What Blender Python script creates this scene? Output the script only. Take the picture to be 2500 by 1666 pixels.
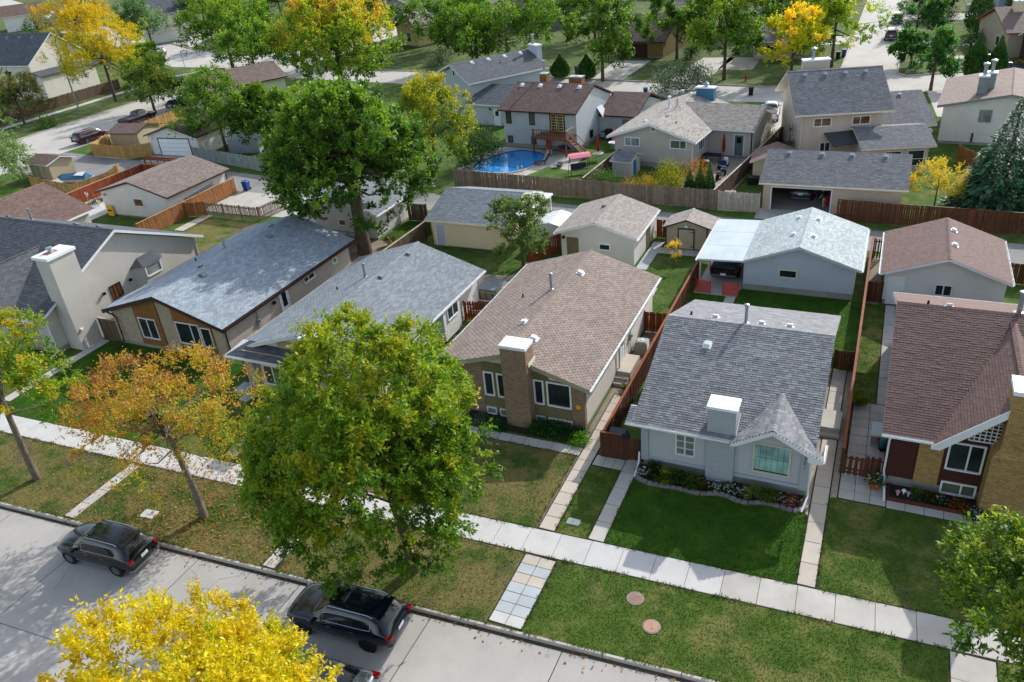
import bpy, math, random
import numpy as np
from mathutils import Matrix, Vector
R = math.radians
for o in list(bpy.data.objects): bpy.data.objects.remove(o)
scene = bpy.context.scene
COL = scene.collection
# ---------------------------------------------------------------- camera
cd = bpy.data.cameras.new('camera'); cam = bpy.data.objects.new('camera', cd); COL.objects.link(cam); scene.camera = cam
pitch, roll, yaw = 0.51458861, 0.09821166, -0.46714407
fw = Vector((math.sin(yaw)*math.cos(pitch), math.cos(yaw)*math.cos(pitch), -math.sin(pitch)))
rt = Vector((math.cos(yaw), -math.sin(yaw), 0)); dn = fw.cross(rt)
r2 = rt*math.cos(roll)+dn*math.sin(roll); d2 = -rt*math.sin(roll)+dn*math.cos(roll)
m = Matrix.Identity(4)
for i in range(3): m[i][0], m[i][1], m[i][2] = r2[i], -d2[i], -fw[i]
m.translation = (0, 0, 26)
cam.matrix_world = m
cd.sensor_fit = 'HORIZONTAL'; cd.sensor_width = 36; cd.lens = 36*1944/2500; cd.clip_end = 3000; cd.clip_start = .5
# ---------------------------------------------------------------- light
SUN_EL, SUN_AZ = R(32), R(17)      # azimuth from +Y towards +X
w = bpy.data.worlds.new('World'); scene.world = w; w.use_nodes = True
nt = w.node_tree; nt.nodes.clear()
sky = nt.nodes.new('ShaderNodeTexSky'); sky.sky_type = 'NISHITA'; sky.sun_disc = False
sky.sun_elevation = SUN_EL; sky.sun_rotation = SUN_AZ; sky.air_density = 1.0; sky.dust_density = 1.5; sky.ozone_density = 1.0
bg = nt.nodes.new('ShaderNodeBackground'); bg.inputs[1].default_value = 0.15
ow = nt.nodes.new('ShaderNodeOutputWorld'); # sky desaturated to keep the shadows neutral
hs = nt.nodes.new('ShaderNodeHueSaturation'); hs.inputs['Saturation'].default_value = .7; nt.links.new(sky.outputs[0], hs.inputs['Color']); nt.links.new(hs.outputs[0], bg.inputs[0]); nt.links.new(bg.outputs[0], ow.inputs[0])
sl = bpy.data.lights.new('sun', 'SUN'); sl.energy = 2.5; sl.angle = R(0.53); sl.color = (1, .975, .93)
so = bpy.data.objects.new('sun', sl); COL.objects.link(so)
sd = Vector((math.sin(SUN_AZ)*math.cos(SUN_EL), math.cos(SUN_AZ)*math.cos(SUN_EL), math.sin(SUN_EL)))
so.rotation_euler = sd.to_track_quat('Z', 'Y').to_euler(); so.location = (0, 60, 80)
vs = scene.view_settings; vs.view_transform = 'Standard'; vs.look = 'None'; vs.exposure = 1.0; vs.gamma = 1; vs.use_curve_mapping = False
scene.render.engine = 'CYCLES'
scene.cycles.max_bounces = 6; scene.cycles.transparent_max_bounces = 6; scene.cycles.caustics_reflective = False; scene.cycles.caustics_refractive = False

# ---------------------------------------------------------------- materials
def lin(h):
    if not isinstance(h, str): return tuple(h)[:3]
    h = h.lstrip('#'); c = [int(h[i:i+2], 16)/255 for i in (0, 2, 4)]
    return tuple(x/12.92 if x <= .04045 else ((x+.055)/1.055)**2.4 for x in c)
class NT:
    def __init__(s, m): s.t = m.node_tree; s.n = s.t.nodes; s.n.clear(); s.pos = None
    def new(s, ty, **kw):
        k = s.n.new(ty)
        for a, b in kw.items(): setattr(k, a, b)
        return k
    def L(s, a, b): s.t.links.new(a, b)
    def P(s):
        if not s.pos: s.pos = s.new('ShaderNodeNewGeometry').outputs['Position']
        return s.pos
    def noise(s, sc, det=3, rough=.55, vec=None):
        k = s.new('ShaderNodeTexNoise'); k.inputs['Scale'].default_value = sc; k.inputs['Detail'].default_value = det; k.inputs['Roughness'].default_value = rough
        s.L(vec or s.P(), k.inputs['Vector']); return k.outputs['Fac']
    def ramp(s, f, *st):
        k = s.new('ShaderNodeValToRGB'); e = k.color_ramp.elements
        while len(e) < len(st): e.new(.5)
        for el, (p, c) in zip(e, st): el.position = p; el.color = (*lin(c), 1)
        s.L(f, k.inputs[0]); return k.outputs[0]
    def mix(s, f, a, b, mode='MIX'):
        k = s.new('ShaderNodeMix', data_type='RGBA', blend_type=mode)
        for i, x in ((0, f), (6, a), (7, b)):
            if hasattr(x, 'default_value') or hasattr(x, 'is_linked'): s.L(x, k.inputs[i])
            elif i: k.inputs[i].default_value = (*lin(x), 1)
            else: k.inputs[i].default_value = x
        return k.outputs[2]
    def math(s, op, a, b=0., c=0.):
        k = s.new('ShaderNodeMath', operation=op)
        for i, x in enumerate((a, b, c)):
            if hasattr(x, 'is_linked'): s.L(x, k.inputs[i])
            else: k.inputs[i].default_value = x
        return k.outputs[0]
    def scl(s, col, f):   # multiply colour by scalar socket
        k = s.new('ShaderNodeVectorMath', operation='SCALE'); s.L(col, k.inputs[0]); s.L(f, k.inputs['Scale']); return k.outputs[0]
    def out(s, col, rough=.8, metal=0, spec=.3, bump=None, bs=.3, bd=.02, trans=0, tcol=None):
        b = s.new('ShaderNodeBsdfPrincipled'); b.inputs['Roughness'].default_value = rough; b.inputs['Metallic'].default_value = metal
        b.inputs['Specular IOR Level'].default_value = spec
        if hasattr(col, 'is_linked'): s.L(col, b.inputs['Base Color'])
        else: b.inputs['Base Color'].default_value = (*lin(col), 1)
        if bump is not None:
            k = s.new('ShaderNodeBump'); k.inputs['Strength'].default_value = bs; k.inputs['Distance'].default_value = bd; s.L(bump, k.inputs['Height']); s.L(k.outputs[0], b.inputs['Normal'])
        o = s.new('ShaderNodeOutputMaterial'); sh = b.outputs[0]
        if trans:
            t = s.new('ShaderNodeBsdfTranslucent'); s.L(tcol or col, t.inputs[0]); x = s.new('ShaderNodeMixShader'); x.inputs[0].default_value = trans
            s.L(sh, x.inputs[1]); s.L(t.outputs[0], x.inputs[2]); sh = x.outputs[0]
        s.L(sh, o.inputs[0]); return b
MATS = {}
def road_mat(name, col):
    m, n = newmat(name); c = lin(col)
    k = n.ramp(n.noise(.4, 5, .6), (.3, tuple(x*.86 for x in c)), (.7, tuple(x*1.12 for x in c)))
    k = n.scl(k, n.math('MULTIPLY_ADD', n.noise(30, 3, .7), .45, .78))
    oi = n.new('ShaderNodeObjectInfo').outputs['Random']; k = n.scl(k, n.math('MULTIPLY_ADD', oi, .1, .95))
    v = n.new('ShaderNodeTexVoronoi'); v.inputs['Scale'].default_value = .55; n.L(n.P(), v.inputs['Vector'])           # drips and patches
    k = n.mix(n.ramp(v.outputs['Distance'], (.03, (.55,)*3), (.085, (0, 0, 0))), k, tuple(x*.5 for x in c))
    w_ = n.new('ShaderNodeVectorMath', operation='MULTIPLY_ADD'); nz = n.new('ShaderNodeTexNoise'); nz.inputs['Scale'].default_value = 1.3; nz.inputs['Detail'].default_value = 4; n.L(n.P(), nz.inputs['Vector']); n.L(nz.outputs['Color'], w_.inputs[0]); w_.inputs[1].default_value = (.9,)*3; n.L(n.P(), w_.inputs[2])
    e = n.new('ShaderNodeTexVoronoi', feature='DISTANCE_TO_EDGE'); e.inputs['Scale'].default_value = .16; n.L(w_.outputs[0], e.inputs['Vector'])   # hairline cracks
    k = n.mix(n.math('MULTIPLY', n.ramp(e.outputs['Distance'], (.0015, (.8,)*3), (.004, (0, 0, 0))), n.ramp(n.noise(.25, 2), (.5, (0, 0, 0)), (.56, (1, 1, 1)))), k, tuple(x*.25 for x in c))
    k = n.mix(n.ramp(n.noise(.8, 6, .7), (.55, (0, 0, 0)), (.75, (.4,)*3)), k, tuple(x*.68 for x in c))
    n.out(k, .88, 0, .25, n.noise(60, 2), .25, .02); return m
def newmat(name):
    m = bpy.data.materials.new(name); m.use_nodes = True; MATS[name] = m; return m, NT(m)
def mat(name, col, rough=.8, var=.12, vs=1.5, fine=.08, fs=25, bump=0, bsc=60, bd=.02, metal=0, spec=.3, objr=0, dirt=None):
    """plain procedural surface: broad tone drift + fine grain, optional relief and per-object tone"""
    if name in MATS: return MATS[name]
    m, n = newmat(name); c = lin(col)
    col2 = tuple(x*(1-var) for x in c); col3 = tuple(min(1, x*(1+var)) for x in c)
    k = n.ramp(n.noise(vs, 4), (.3, col2), (.7, col3))
    if fine: k = n.scl(k, n.math('MULTIPLY_ADD', n.noise(fs, 2), fine*2, 1-fine))
    if objr:
        oi = n.new('ShaderNodeObjectInfo').outputs['Random']; k = n.scl(k, n.math('MULTIPLY_ADD', oi, objr*2, 1-objr))
    if dirt: k = n.mix(n.ramp(n.noise(.9, 5, .65), (.52, (0, 0, 0)), (.72, (dirt[1],)*3)), k, dirt[0])
    n.out(k, rough, metal, spec, n.noise(bsc, 2) if bump else None, bump, bd)
    return m
def shingle_mat(name, *cols, var=.9):
    """per-tab tone from face attribute 'rnd', granules and slow weathering drift"""
    if name in MATS: return MATS[name]
    m, n = newmat(name)
    a = n.new('ShaderNodeAttribute', attribute_name='rnd').outputs['Fac']
    st = [(i/(len(cols)-1), c) for i, c in enumerate(cols)]
    k = n.ramp(a, *st)
    k = n.scl(k, n.math('MULTIPLY_ADD', n.noise(55, 2), .4, .8))
    k = n.scl(k, n.math('MULTIPLY_ADD', n.noise(.55, 4, .6), .4, .8))
    n.out(k, .82, 0, .35, n.noise(160, 1), .35, .01); return m
def shingle_far_mat(name, c1, c2, sc=1.0):
    """courses too far off to be told apart: laid in the material"""
    if name in MATS: return MATS[name]
    m, n = newmat(name)
    uv = n.new('ShaderNodeTexCoord').outputs['UV']
    b = n.new('ShaderNodeTexBrick'); b.inputs['Scale'].default_value = 1; b.inputs['Brick Width'].default_value = .34*sc; b.inputs['Row Height'].default_value = .15*sc
    b.inputs['Mortar Size'].default_value = .012; b.inputs['Color1'].default_value = (*lin(c1), 1); b.inputs['Color2'].default_value = (*lin(c2), 1); b.inputs['Mortar'].default_value = (*[x*.35 for x in lin(c1)], 1)
    n.L(uv, b.inputs['Vector'])
    k = n.scl(b.outputs['Color'], n.math('MULTIPLY_ADD', n.noise(.6, 4), .5, .75)); k = n.scl(k, n.math('MULTIPLY_ADD', n.noise(9, 2), .5, .75))
    n.out(k, .85, 0, .3, b.outputs['Fac'], -.4, .02); return m
def brick_mat(name, c1, c2, mortar, dk=.55):
    if name in MATS: return MATS[name]
    m, n = newmat(name)
    uv = n.new('ShaderNodeTexCoord').outputs['UV']
    b = n.new('ShaderNodeTexBrick'); b.inputs['Scale'].default_value = 1; b.inputs['Brick Width'].default_value = .22; b.inputs['Row Height'].default_value = .078; b.inputs['Mortar Size'].default_value = .011
    b.inputs['Color1'].default_value = (*lin(c1), 1); b.inputs['Color2'].default_value = (*lin(c2), 1); b.inputs['Mortar'].default_value = (*lin(mortar), 1); b.inputs['Bias'].default_value = -.1
    n.L(uv, b.inputs['Vector'])
    dark = n.ramp(n.noise(7, 2), (.55, (0, 0, 0)), (.7, (dk,)*3))
    k = n.mix(dark, b.outputs['Color'], tuple(x*.3 for x in lin(c2)))
    n.out(k, .88, 0, .2, b.outputs['Fac'], -.6, .015); return m
def glass_mat(name, tint=(.012, .016, .018), rough=.04):
    if name in MATS: return MATS[name]
    m, n = newmat(name); n.out(n.ramp(n.noise(.8, 2), (.35, tint), (.65, tuple(x*2.2 for x in tint))), rough, 0, .45); return m
def lawn_mat(name, g1, g2, dry, dryness, thatch='#6b6250', ts=.62):
    if name in MATS: return MATS[name]
    m, n = newmat(name)
    k = n.mix(n.ramp(n.noise(.9, 5, .62), (.35, (0, 0, 0)), (.65, (1, 1, 1))), g1, g2)
    k = n.mix(n.ramp(n.noise(.45, 6, .68), (ts-dryness*.3, (0, 0, 0)), (ts+.14-dryness*.3, (.85,)*3)), k, dry)
    k = n.mix(n.ramp(n.noise(.33, 5, .7, n.new('ShaderNodeVectorMath', operation='ADD').outputs[0]), (.66-dryness*.12, (0, 0, 0)), (.76-dryness*.12, (dryness,)*3)), k, thatch)
    va = [x for x in n.n if x.type == 'VECT_MATH' and x.operation == 'ADD'][0]; n.L(n.P(), va.inputs[0]); va.inputs[1].default_value = (37, 11, 5)
    k = n.scl(k, n.math('MULTIPLY_ADD', n.noise(9, 4, .7), .6, .72))
    n.out(k, .9, 0, .12, n.noise(45, 3), .5, .04, trans=.3); return m
def leaf_mat(name='leaf', tr=.45):
    if name in MATS: return MATS[name]
    m, n = newmat(name)
    a = n.new('ShaderNodeAttribute', attribute_name='Col').outputs['Color']
    h = n.new('ShaderNodeHueSaturation'); h.inputs['Value'].default_value = 1.25; h.inputs['Saturation'].default_value = 1.1; n.L(a, h.inputs['Color'])
    n.out(a, .5, 0, .3, trans=tr, tcol=h.outputs[0]); return m
def paint_mat(name, col, rough=.22, metal=.0, coat=.6):
    if name in MATS: return MATS[name]
    m, n = newmat(name); b = n.out(n.scl(n.ramp(n.noise(2, 3), (.3, tuple(x*.85 for x in lin(col))), (.7, col)), n.math('MULTIPLY_ADD', n.noise(40, 2), .1, .95)), rough, metal, .35)
    b.inputs['Coat Weight'].default_value = coat; b.inputs['Coat Roughness'].default_value = .06; return m

# ---------------------------------------------------------------- objects
def tag(o, label=None, cat=None, group=None, kind=None):
    if label: o['label'] = label
    if cat: o['category'] = cat
    if group: o['group'] = group
    if kind: o['kind'] = kind
    return o
def thing(name, label, cat, loc=(0, 0, 0), rot=0, group=None):
    o = bpy.data.objects.new(name, None); o.empty_display_size = .3; COL.objects.link(o); o.location = loc; o.rotation_euler = (0, 0, rot)
    return tag(o, label, cat, group)
def link(name, me, parent=None, loc=None):
    o = bpy.data.objects.new(name, me); COL.objects.link(o)
    if parent: o.parent = parent
    if loc is not None: o.location = loc
    return o
def nvec(a): return a/np.linalg.norm(a)
class MB:
    def __init__(s): s.v = []; s.f = []
    def add(s, vs, fs):
        k = len(s.v); s.v += [tuple(map(float, p)) for p in vs]; s.f += [tuple(i+k for i in f) for f in fs]; return s
    def box(s, x0, x1, y0, y1, z0, z1):
        return s.add([(x0, y0, z0), (x1, y0, z0), (x1, y1, z0), (x0, y1, z0), (x0, y0, z1), (x1, y0, z1), (x1, y1, z1), (x0, y1, z1)],
                     [(0, 3, 2, 1), (4, 5, 6, 7), (0, 1, 5, 4), (1, 2, 6, 5), (2, 3, 7, 6), (3, 0, 4, 7)])
    def cbox(s, x, y, z, a, b, c): return s.box(x-a/2, x+a/2, y-b/2, y+b/2, z, z+c)
    def bev(s, x0, x1, y0, y1, z0, z1, r):      # box with chamfered vertical edges and top rim
        p = [(x0+r, y0), (x1-r, y0), (x1, y0+r), (x1, y1-r), (x1-r, y1), (x0+r, y1), (x0, y1-r), (x0, y0+r)]
        cx, cy = (x0+x1)/2, (y0+y1)/2
        k = lambda q, z, f: [(cx+(a-cx)*f, cy+(b-cy)*f, z) for a, b in q]
        f = 1-2*r/max(x1-x0, y1-y0)
        vs = k(p, z0, 1)+k(p, z1-r, 1)+k(p, z1, f)
        fs = [tuple(range(7, -1, -1)), tuple(range(16, 24))]
        for l in (0, 8):
            for i in range(8): fs.append((l+i, l+(i+1) % 8, l+8+(i+1) % 8, l+8+i))
        return s.add(vs, fs)
    def ext(s, pts, d):
        n = len(pts); q = [tuple(a+b for a, b in zip(p, d)) for p in pts]
        return s.add(list(pts)+q, [tuple(range(n-1, -1, -1)), tuple(range(n, 2*n))]+[(i, (i+1) % n, n+(i+1) % n, n+i) for i in range(n)])
    def poly(s, pts): return s.add(pts, [tuple(range(len(pts)))])
    def tube(s, pts, r, n=8, cap=True):
        pts = [np.array(p, float) for p in pts]; m = len(pts); rr = r if hasattr(r, '__len__') else [r]*m
        vs = []; fs = []
        for i, p in enumerate(pts):
            t = nvec(pts[min(i+1, m-1)]-pts[max(i-1, 0)]); a = np.cross(t, (0, 0, 1) if abs(t[2]) < .9 else (1, 0, 0)); a = nvec(a); b = np.cross(t, a)
            for k in range(n):
                q = 2*math.pi*k/n; vs.append(p+rr[i]*(math.cos(q)*a+math.sin(q)*b))
        for i in range(m-1):
            for k in range(n): fs.append((i*n+k, i*n+(k+1) % n, (i+1)*n+(k+1) % n, (i+1)*n+k))
        if cap: fs += [tuple(range(n-1, -1, -1)), tuple(range((m-1)*n, m*n))]
        return s.add(vs, fs)
    def lathe(s, prof, c=(0, 0, 0), n=14, ax='z', cap=True):
        vs = []; fs = []; m = len(prof)
        for r, z in prof:
            for k in range(n):
                q = 2*math.pi*k/n; p = (r*math.cos(q), r*math.sin(q), z)
                if ax == 'y': p = (p[0], p[2], p[1])
                if ax == 'x': p = (p[2], p[0], p[1])
                vs.append((p[0]+c[0], p[1]+c[1], p[2]+c[2]))
        for i in range(m-1):
            for k in range(n): fs.append((i*n+k, i*n+(k+1) % n, (i+1)*n+(k+1) % n, (i+1)*n+k))
        return s.add(vs, fs+([tuple(range(n-1, -1, -1)), tuple(range((m-1)*n, m*n))] if cap else []))
    def mesh(s, name, mt, smooth=False, off=(0, 0, 0), uv=None):
        me = bpy.data.meshes.new(name); me.from_pydata([(x-off[0], y-off[1], z-off[2]) for x, y, z in s.v], [], s.f)
        if mt: me.materials.append(MATS[mt] if isinstance(mt, str) else mt)
        if smooth:
            me.shade_smooth(); me.set_sharp_from_angle(angle=R(smooth if smooth > 1 else 40))
        if uv:   # metric box projection for courses and bonds
            l = me.uv_layers.new(name='UVMap'); V = s.v; d = l.data
            for p in me.polygons:
                nn = p.normal; t = (-nn.y, nn.x) if abs(nn.z) < .98 else (1, 0); k = math.hypot(*t) or 1; t = (t[0]/k, t[1]/k)
                g = math.sqrt(max(1e-6, 1-nn.z*nn.z)); 
                for li in p.loop_indices:
                    x, y, z = V[me.loops[li].vertex_index]
                    u = x*t[0]+y*t[1]
                    v = z/g if abs(nn.z) < .98 else y
                    d[li].uv = (u, v)
        return me
    def build(s, name, mt, parent=None, off=(0, 0, 0), smooth=False, loc=None, uv=None, **tg):
        return tag(link(name, s.mesh(name, mt, smooth, off, uv), parent, loc), **tg)
def copy_tree(o, loc=None, rot=None, label=None, group=None, parent=None):
    c = o.copy(); COL.objects.link(c); c.parent = parent
    if loc is not None: c.location = loc
    if rot is not None: c.rotation_euler = (0, 0, rot)
    if label: c['label'] = label
    if group: c['group'] = group
    for ch in o.children: copy_tree(ch, parent=c)
    return c
# ---------------------------------------------------------------- palette
mat('white_trim', '#d8d9d8', .5, .05, 2, .03); mat('cream_trim', '#cfc6ae', .6, .06); mat('brown_trim', '#3d2722', .5, .1); mat('tan_trim', '#9b937d', .6, .06)
mat('grey_trim', '#a9b0b4', .55, .06); mat('dark_trim', '#2a2a2c', .6, .1); mat('rust_trim', '#8a5138', .7, .1)
mat('concrete', '#a8a39a', .85, .1, .8, .12, 30, bump=.2, dirt=('#7d776c', .35)); mat('foundation', '#8b8983', .9, .14, .7, .12, 20, bump=.3, dirt=('#6a665e', .5))
mat('walk', '#aca79f', .85, .1, .8, .12, 35, bump=.2, objr=.06, dirt=('#8f8575', .3)); mat('walk_white', '#b5b3af', .85, .07, .8, .1, 35, bump=.2, objr=.03, dirt=('#8a877f', .25)); mat('walk_blue', '#a2a7aa', .85, .07, .8, .1, 35, bump=.2, objr=.05); mat('walk_tan', '#b0a699', .88, .08, .8, .12, 35, bump=.2, objr=.05)
road_mat('road', '#a09c96'); mat('joint', '#3a3834', .95); mat('asphalt', '#7d7b78', .92, .16, .25, .2, 20, bump=.3, dirt=('#5c5a57', .5)); mat('street_far', '#a9a59d', .9, .1, .2, .12, 12, dirt=('#8e8a82', .4))
mat('kerb', '#aca59a', .85, .14, .9, .15, 25, bump=.3, objr=.06, dirt=('#6f695f', .5)); mat('gravel', '#9a9184', .95, .25, 6, .5, 30, bump=.9, bsc=28, bd=.06); mat('soil', '#2f271f', .95, .3, 4, .4, 25, bump=.8, bsc=22, bd=.05); mat('dirt_yard', '#7d7263', .95, .25, .8, .35, 15, bump=.5, bsc=18, bd=.04)
for nm, c in (('stucco_beige', '#b9b4ab'), ('stucco_grey', '#b3b6b9'), ('stucco_cream', '#cfc9be'), ('stucco_white', '#d2cfca'), ('stucco_blue', '#a9b2b9'), ('stucco_taupe', '#a69a90'), ('stucco_pink', '#bfae9f'), ('stucco_tan', '#b3aca2'), ('stucco_pool', '#aeb3b3'), ('stucco_peach', '#bfab97')):
    mat(nm, c, .9, .06, .6, .14, 45, bump=.7, bsc=38, bd=.03, dirt=(tuple(x*.7 for x in lin(c)), .18))
brick_mat('brick_brown', '#836a53', '#9b8066', '#766a5c'); brick_mat('brick_tan', '#9a7a48', '#b39360', '#7d6844'); brick_mat('brick_grey', '#9ea3a7', '#a6abaf', '#959a9e', .08); brick_mat('stone_beige', '#a3937c', '#b5a58d', '#8a7c69')
mat('wood_red', '#7d3a1c', .75, .2, 2, .2, 30, objr=.16); mat('wood_brown', '#54301c', .75, .18, 2, .2, 30, objr=.2); mat('wood_dark', '#4f2c1f', .7, .15, 2, .15, 30, objr=.15); mat('wood_grey', '#786a5c', .9, .2, 3, .25, 30, objr=.24); mat('wood_tan', '#a9834f', .8, .15, 2, .2, 30, objr=.14); mat('wood_old', '#5d4c3e', .9, .2, 3, .25, 30, objr=.22); mat('wood_pale', '#a59a8c', .85, .15, 3, .2, 30, objr=.1); mat('wood_greygreen', '#7d8784', .9, .15, 2, .2, 30, objr=.14); mat('wood_orange', '#8a5a33', .8, .15, 2, .2, 20, objr=.14)
mat('siding_cream', '#cdbd99', .7, .05); mat('siding_tan', '#a5977e', .75, .05, 2, .05); mat('siding_olive', '#6f6748', .75, .06, 2, .06); mat('siding_brown', '#43211a', .8, .1, 2, .12, 20); mat('siding_grey', '#6f7074', .75, .06); mat('siding_yellow', '#c6b878', .8, .06); mat('wood_panel', '#7d5328', .7, .15, 3, .15)
glass_mat('glass'); glass_mat('glass_car', (.006, .007, .008), .03); glass_mat('glass_teal', (.16, .27, .25), .12); glass_mat('glass_olive', (.05, .06, .04), .06); glass_mat('glass_red', (.12, .05, .02), .08); glass_mat('glass_pale', (.12, .14, .13), .08)
mat('metal', '#9aa0a4', .35, .08, 3, .06, metal=.7, spec=.5); mat('metal_white', '#dfe3e5', .45, .04, 1, .03); mat('metal_roof', '#a3aeb3', .6, .08, .7, .05, metal=.1); mat('black', '#141416', .6, .15); mat('rubber', '#18181a', .85, .1); mat('chrome', '#c5c8ca', .2, .05, metal=.9); mat('alloy', '#8f9296', .3, .06, metal=.8); mat('plate', '#d9dcdf', .5, .05); mat('red_plastic', '#a51d1d', .35, .08); mat('tail_red', '#7d0c10', .2, .1, spec=.6); mat('headlight', '#c9ced2', .12, .05, spec=.6); mat('blue_plastic', '#1f3f78', .5, .1); mat('teal_cloth', '#17615c', .7, .15); mat('navy', '#171c2e', .7, .15); mat('white_plastic', '#dcdcda', .45, .05); mat('yellow_plastic', '#d9a91c', .5, .08); mat('pink_cloth', '#c4717d', .8, .08); mat('grey_plastic', '#8d9196', .55, .06); mat('dark_cloth', '#3a3f4a', .75, .12); mat('terracotta', '#a2543a', .8, .12); mat('manhole_pink', '#8f746c', .85, .12, 6, .3, 40, bump=.6, bsc=35); mat('manhole_orange', '#a57f6c', .8, .1, 4, .1); mat('skin', '#b98468', .6, .06); mat('bark', '#574a3e', .95, .25, 3, .35, 14, bump=.9, bsc=16, bd=.08); mat('bark_pale', '#6d6257', .95, .25, 3, .3, 14, bump=.8, bsc=16, bd=.06); mat('green_door', '#55625e', .6, .06); mat('tarp', '#3f6d86', .5, .2, 3); mat('slate_box', '#6f7679', .6, .08); mat('blue_steel', '#2f6079', .5, .1)
mat('orange_net', '#c4432a', .7, .1); mat('wood_deck', '#6d452e', .75, .18, 3, .2, 25, objr=.12); mat('lime', '#6f9a2a', .8, .2)
shingle_mat('sh_301', '#646669', '#6e7073', '#787a7d', '#85878a', '#72706f'); shingle_mat('sh_h4', '#766860', '#7d6e65', '#84756b', '#8a7c73'); shingle_mat('sh_h6', '#5d4741', '#634c46', '#6a524b', '#5f4b47')
shingle_mat('sh_h2', '#77818a', '#808a92', '#89939a', '#949da3'); shingle_mat('sh_h3', '#656c72', '#6c7379', '#747b81', '#7d8489'); shingle_mat('sh_h1', '#44484c', '#4a4e52', '#505458', '#575b5f'); shingle_mat('sh_g5', '#8b9697', '#95a0a0', '#9fa9a9', '#aab3b2'); shingle_mat('sh_g4', '#7d756e', '#857d76', '#8d857e', '#968e87'); shingle_mat('sh_bg', '#595b5f', '#616367', '#696b6f', '#737579'); shingle_mat('sh_h0', '#5d4a42', '#6d5346', '#66595a', '#7a6252'); shingle_mat('sh_g1', '#6d615b', '#796c65', '#85786f', '#655b57'); shingle_mat('sh_tan', '#77716a', '#878179', '#938d85', '#9c968e'); shingle_mat('sh_pool', '#54423d', '#64504a', '#6f5b54', '#5a4a46'); shingle_mat('sh_dark', '#43474b', '#505459', '#5c6166', '#4a4e55'); shingle_mat('sh_brownfar', '#6a5952', '#74635c', '#7e6e66')
lawn_mat('lawn_lush', '#38591a', '#466a1f', '#5f6f2a', .15); lawn_mat('lawn_mid', '#4c6426', '#5d7430', '#82804a', .45); lawn_mat('lawn_dry', '#4d6228', '#5f6f36', '#857a4c', .7); lawn_mat('lawn_back', '#49652a', '#5a7634', '#76794a', .4); lawn_mat('grass_far', '#4c6232', '#5d733e', '#7a7a50', .5)
leaf_mat(); leaf_mat('needle', .12)
mat('felt', '#1d1d1f', .95, .2)
mat('gutter_grit', '#4a4238', .95, .3, 2, .4, 20)
# ---------------------------------------------------------------- building kit
rng = np.random.default_rng(7)
STY = dict(tab=(.145, .33, .014), arch=(.14, .30, .02), hexa=(.15, .31, .018), far=(.16, .5, .02))
TABV = {}
def tab_variants(style, mt):
    k = (style, mt)
    if k in TABV: return TABV[k]
    e, wd, t = STY[style]; out = []
    for i in range(8):
        mb = MB(); g = .006; l = e+.03; c = .09 if style == 'hexa' else 0
        if style == 'hexa':
            P = [(g, c*.9), (c, 0), (wd-c, 0), (wd-g, c*.9), (wd-g, l), (g, l)]
        else: P = [(g, 0), (wd-g, 0), (wd-g, l), (g, l)]
        n = len(P); zt = lambda v: t*(1-v/l)+.003
        mb.add([(u, v, zt(v)) for u, v in P]+[(u, v, -.001) for u, v in P], [tuple(range(n))]+[((i+1) % n, i, n+i, n+(i+1) % n) for i in range(n)])
        me = mb.mesh('shingle', mt); at = me.attributes.new('rnd', 'FLOAT', 'FACE'); at.data.foreach_set('value', [i/7]*len(me.polygons)); out.append(me)
    TABV[k] = out; return out
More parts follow.
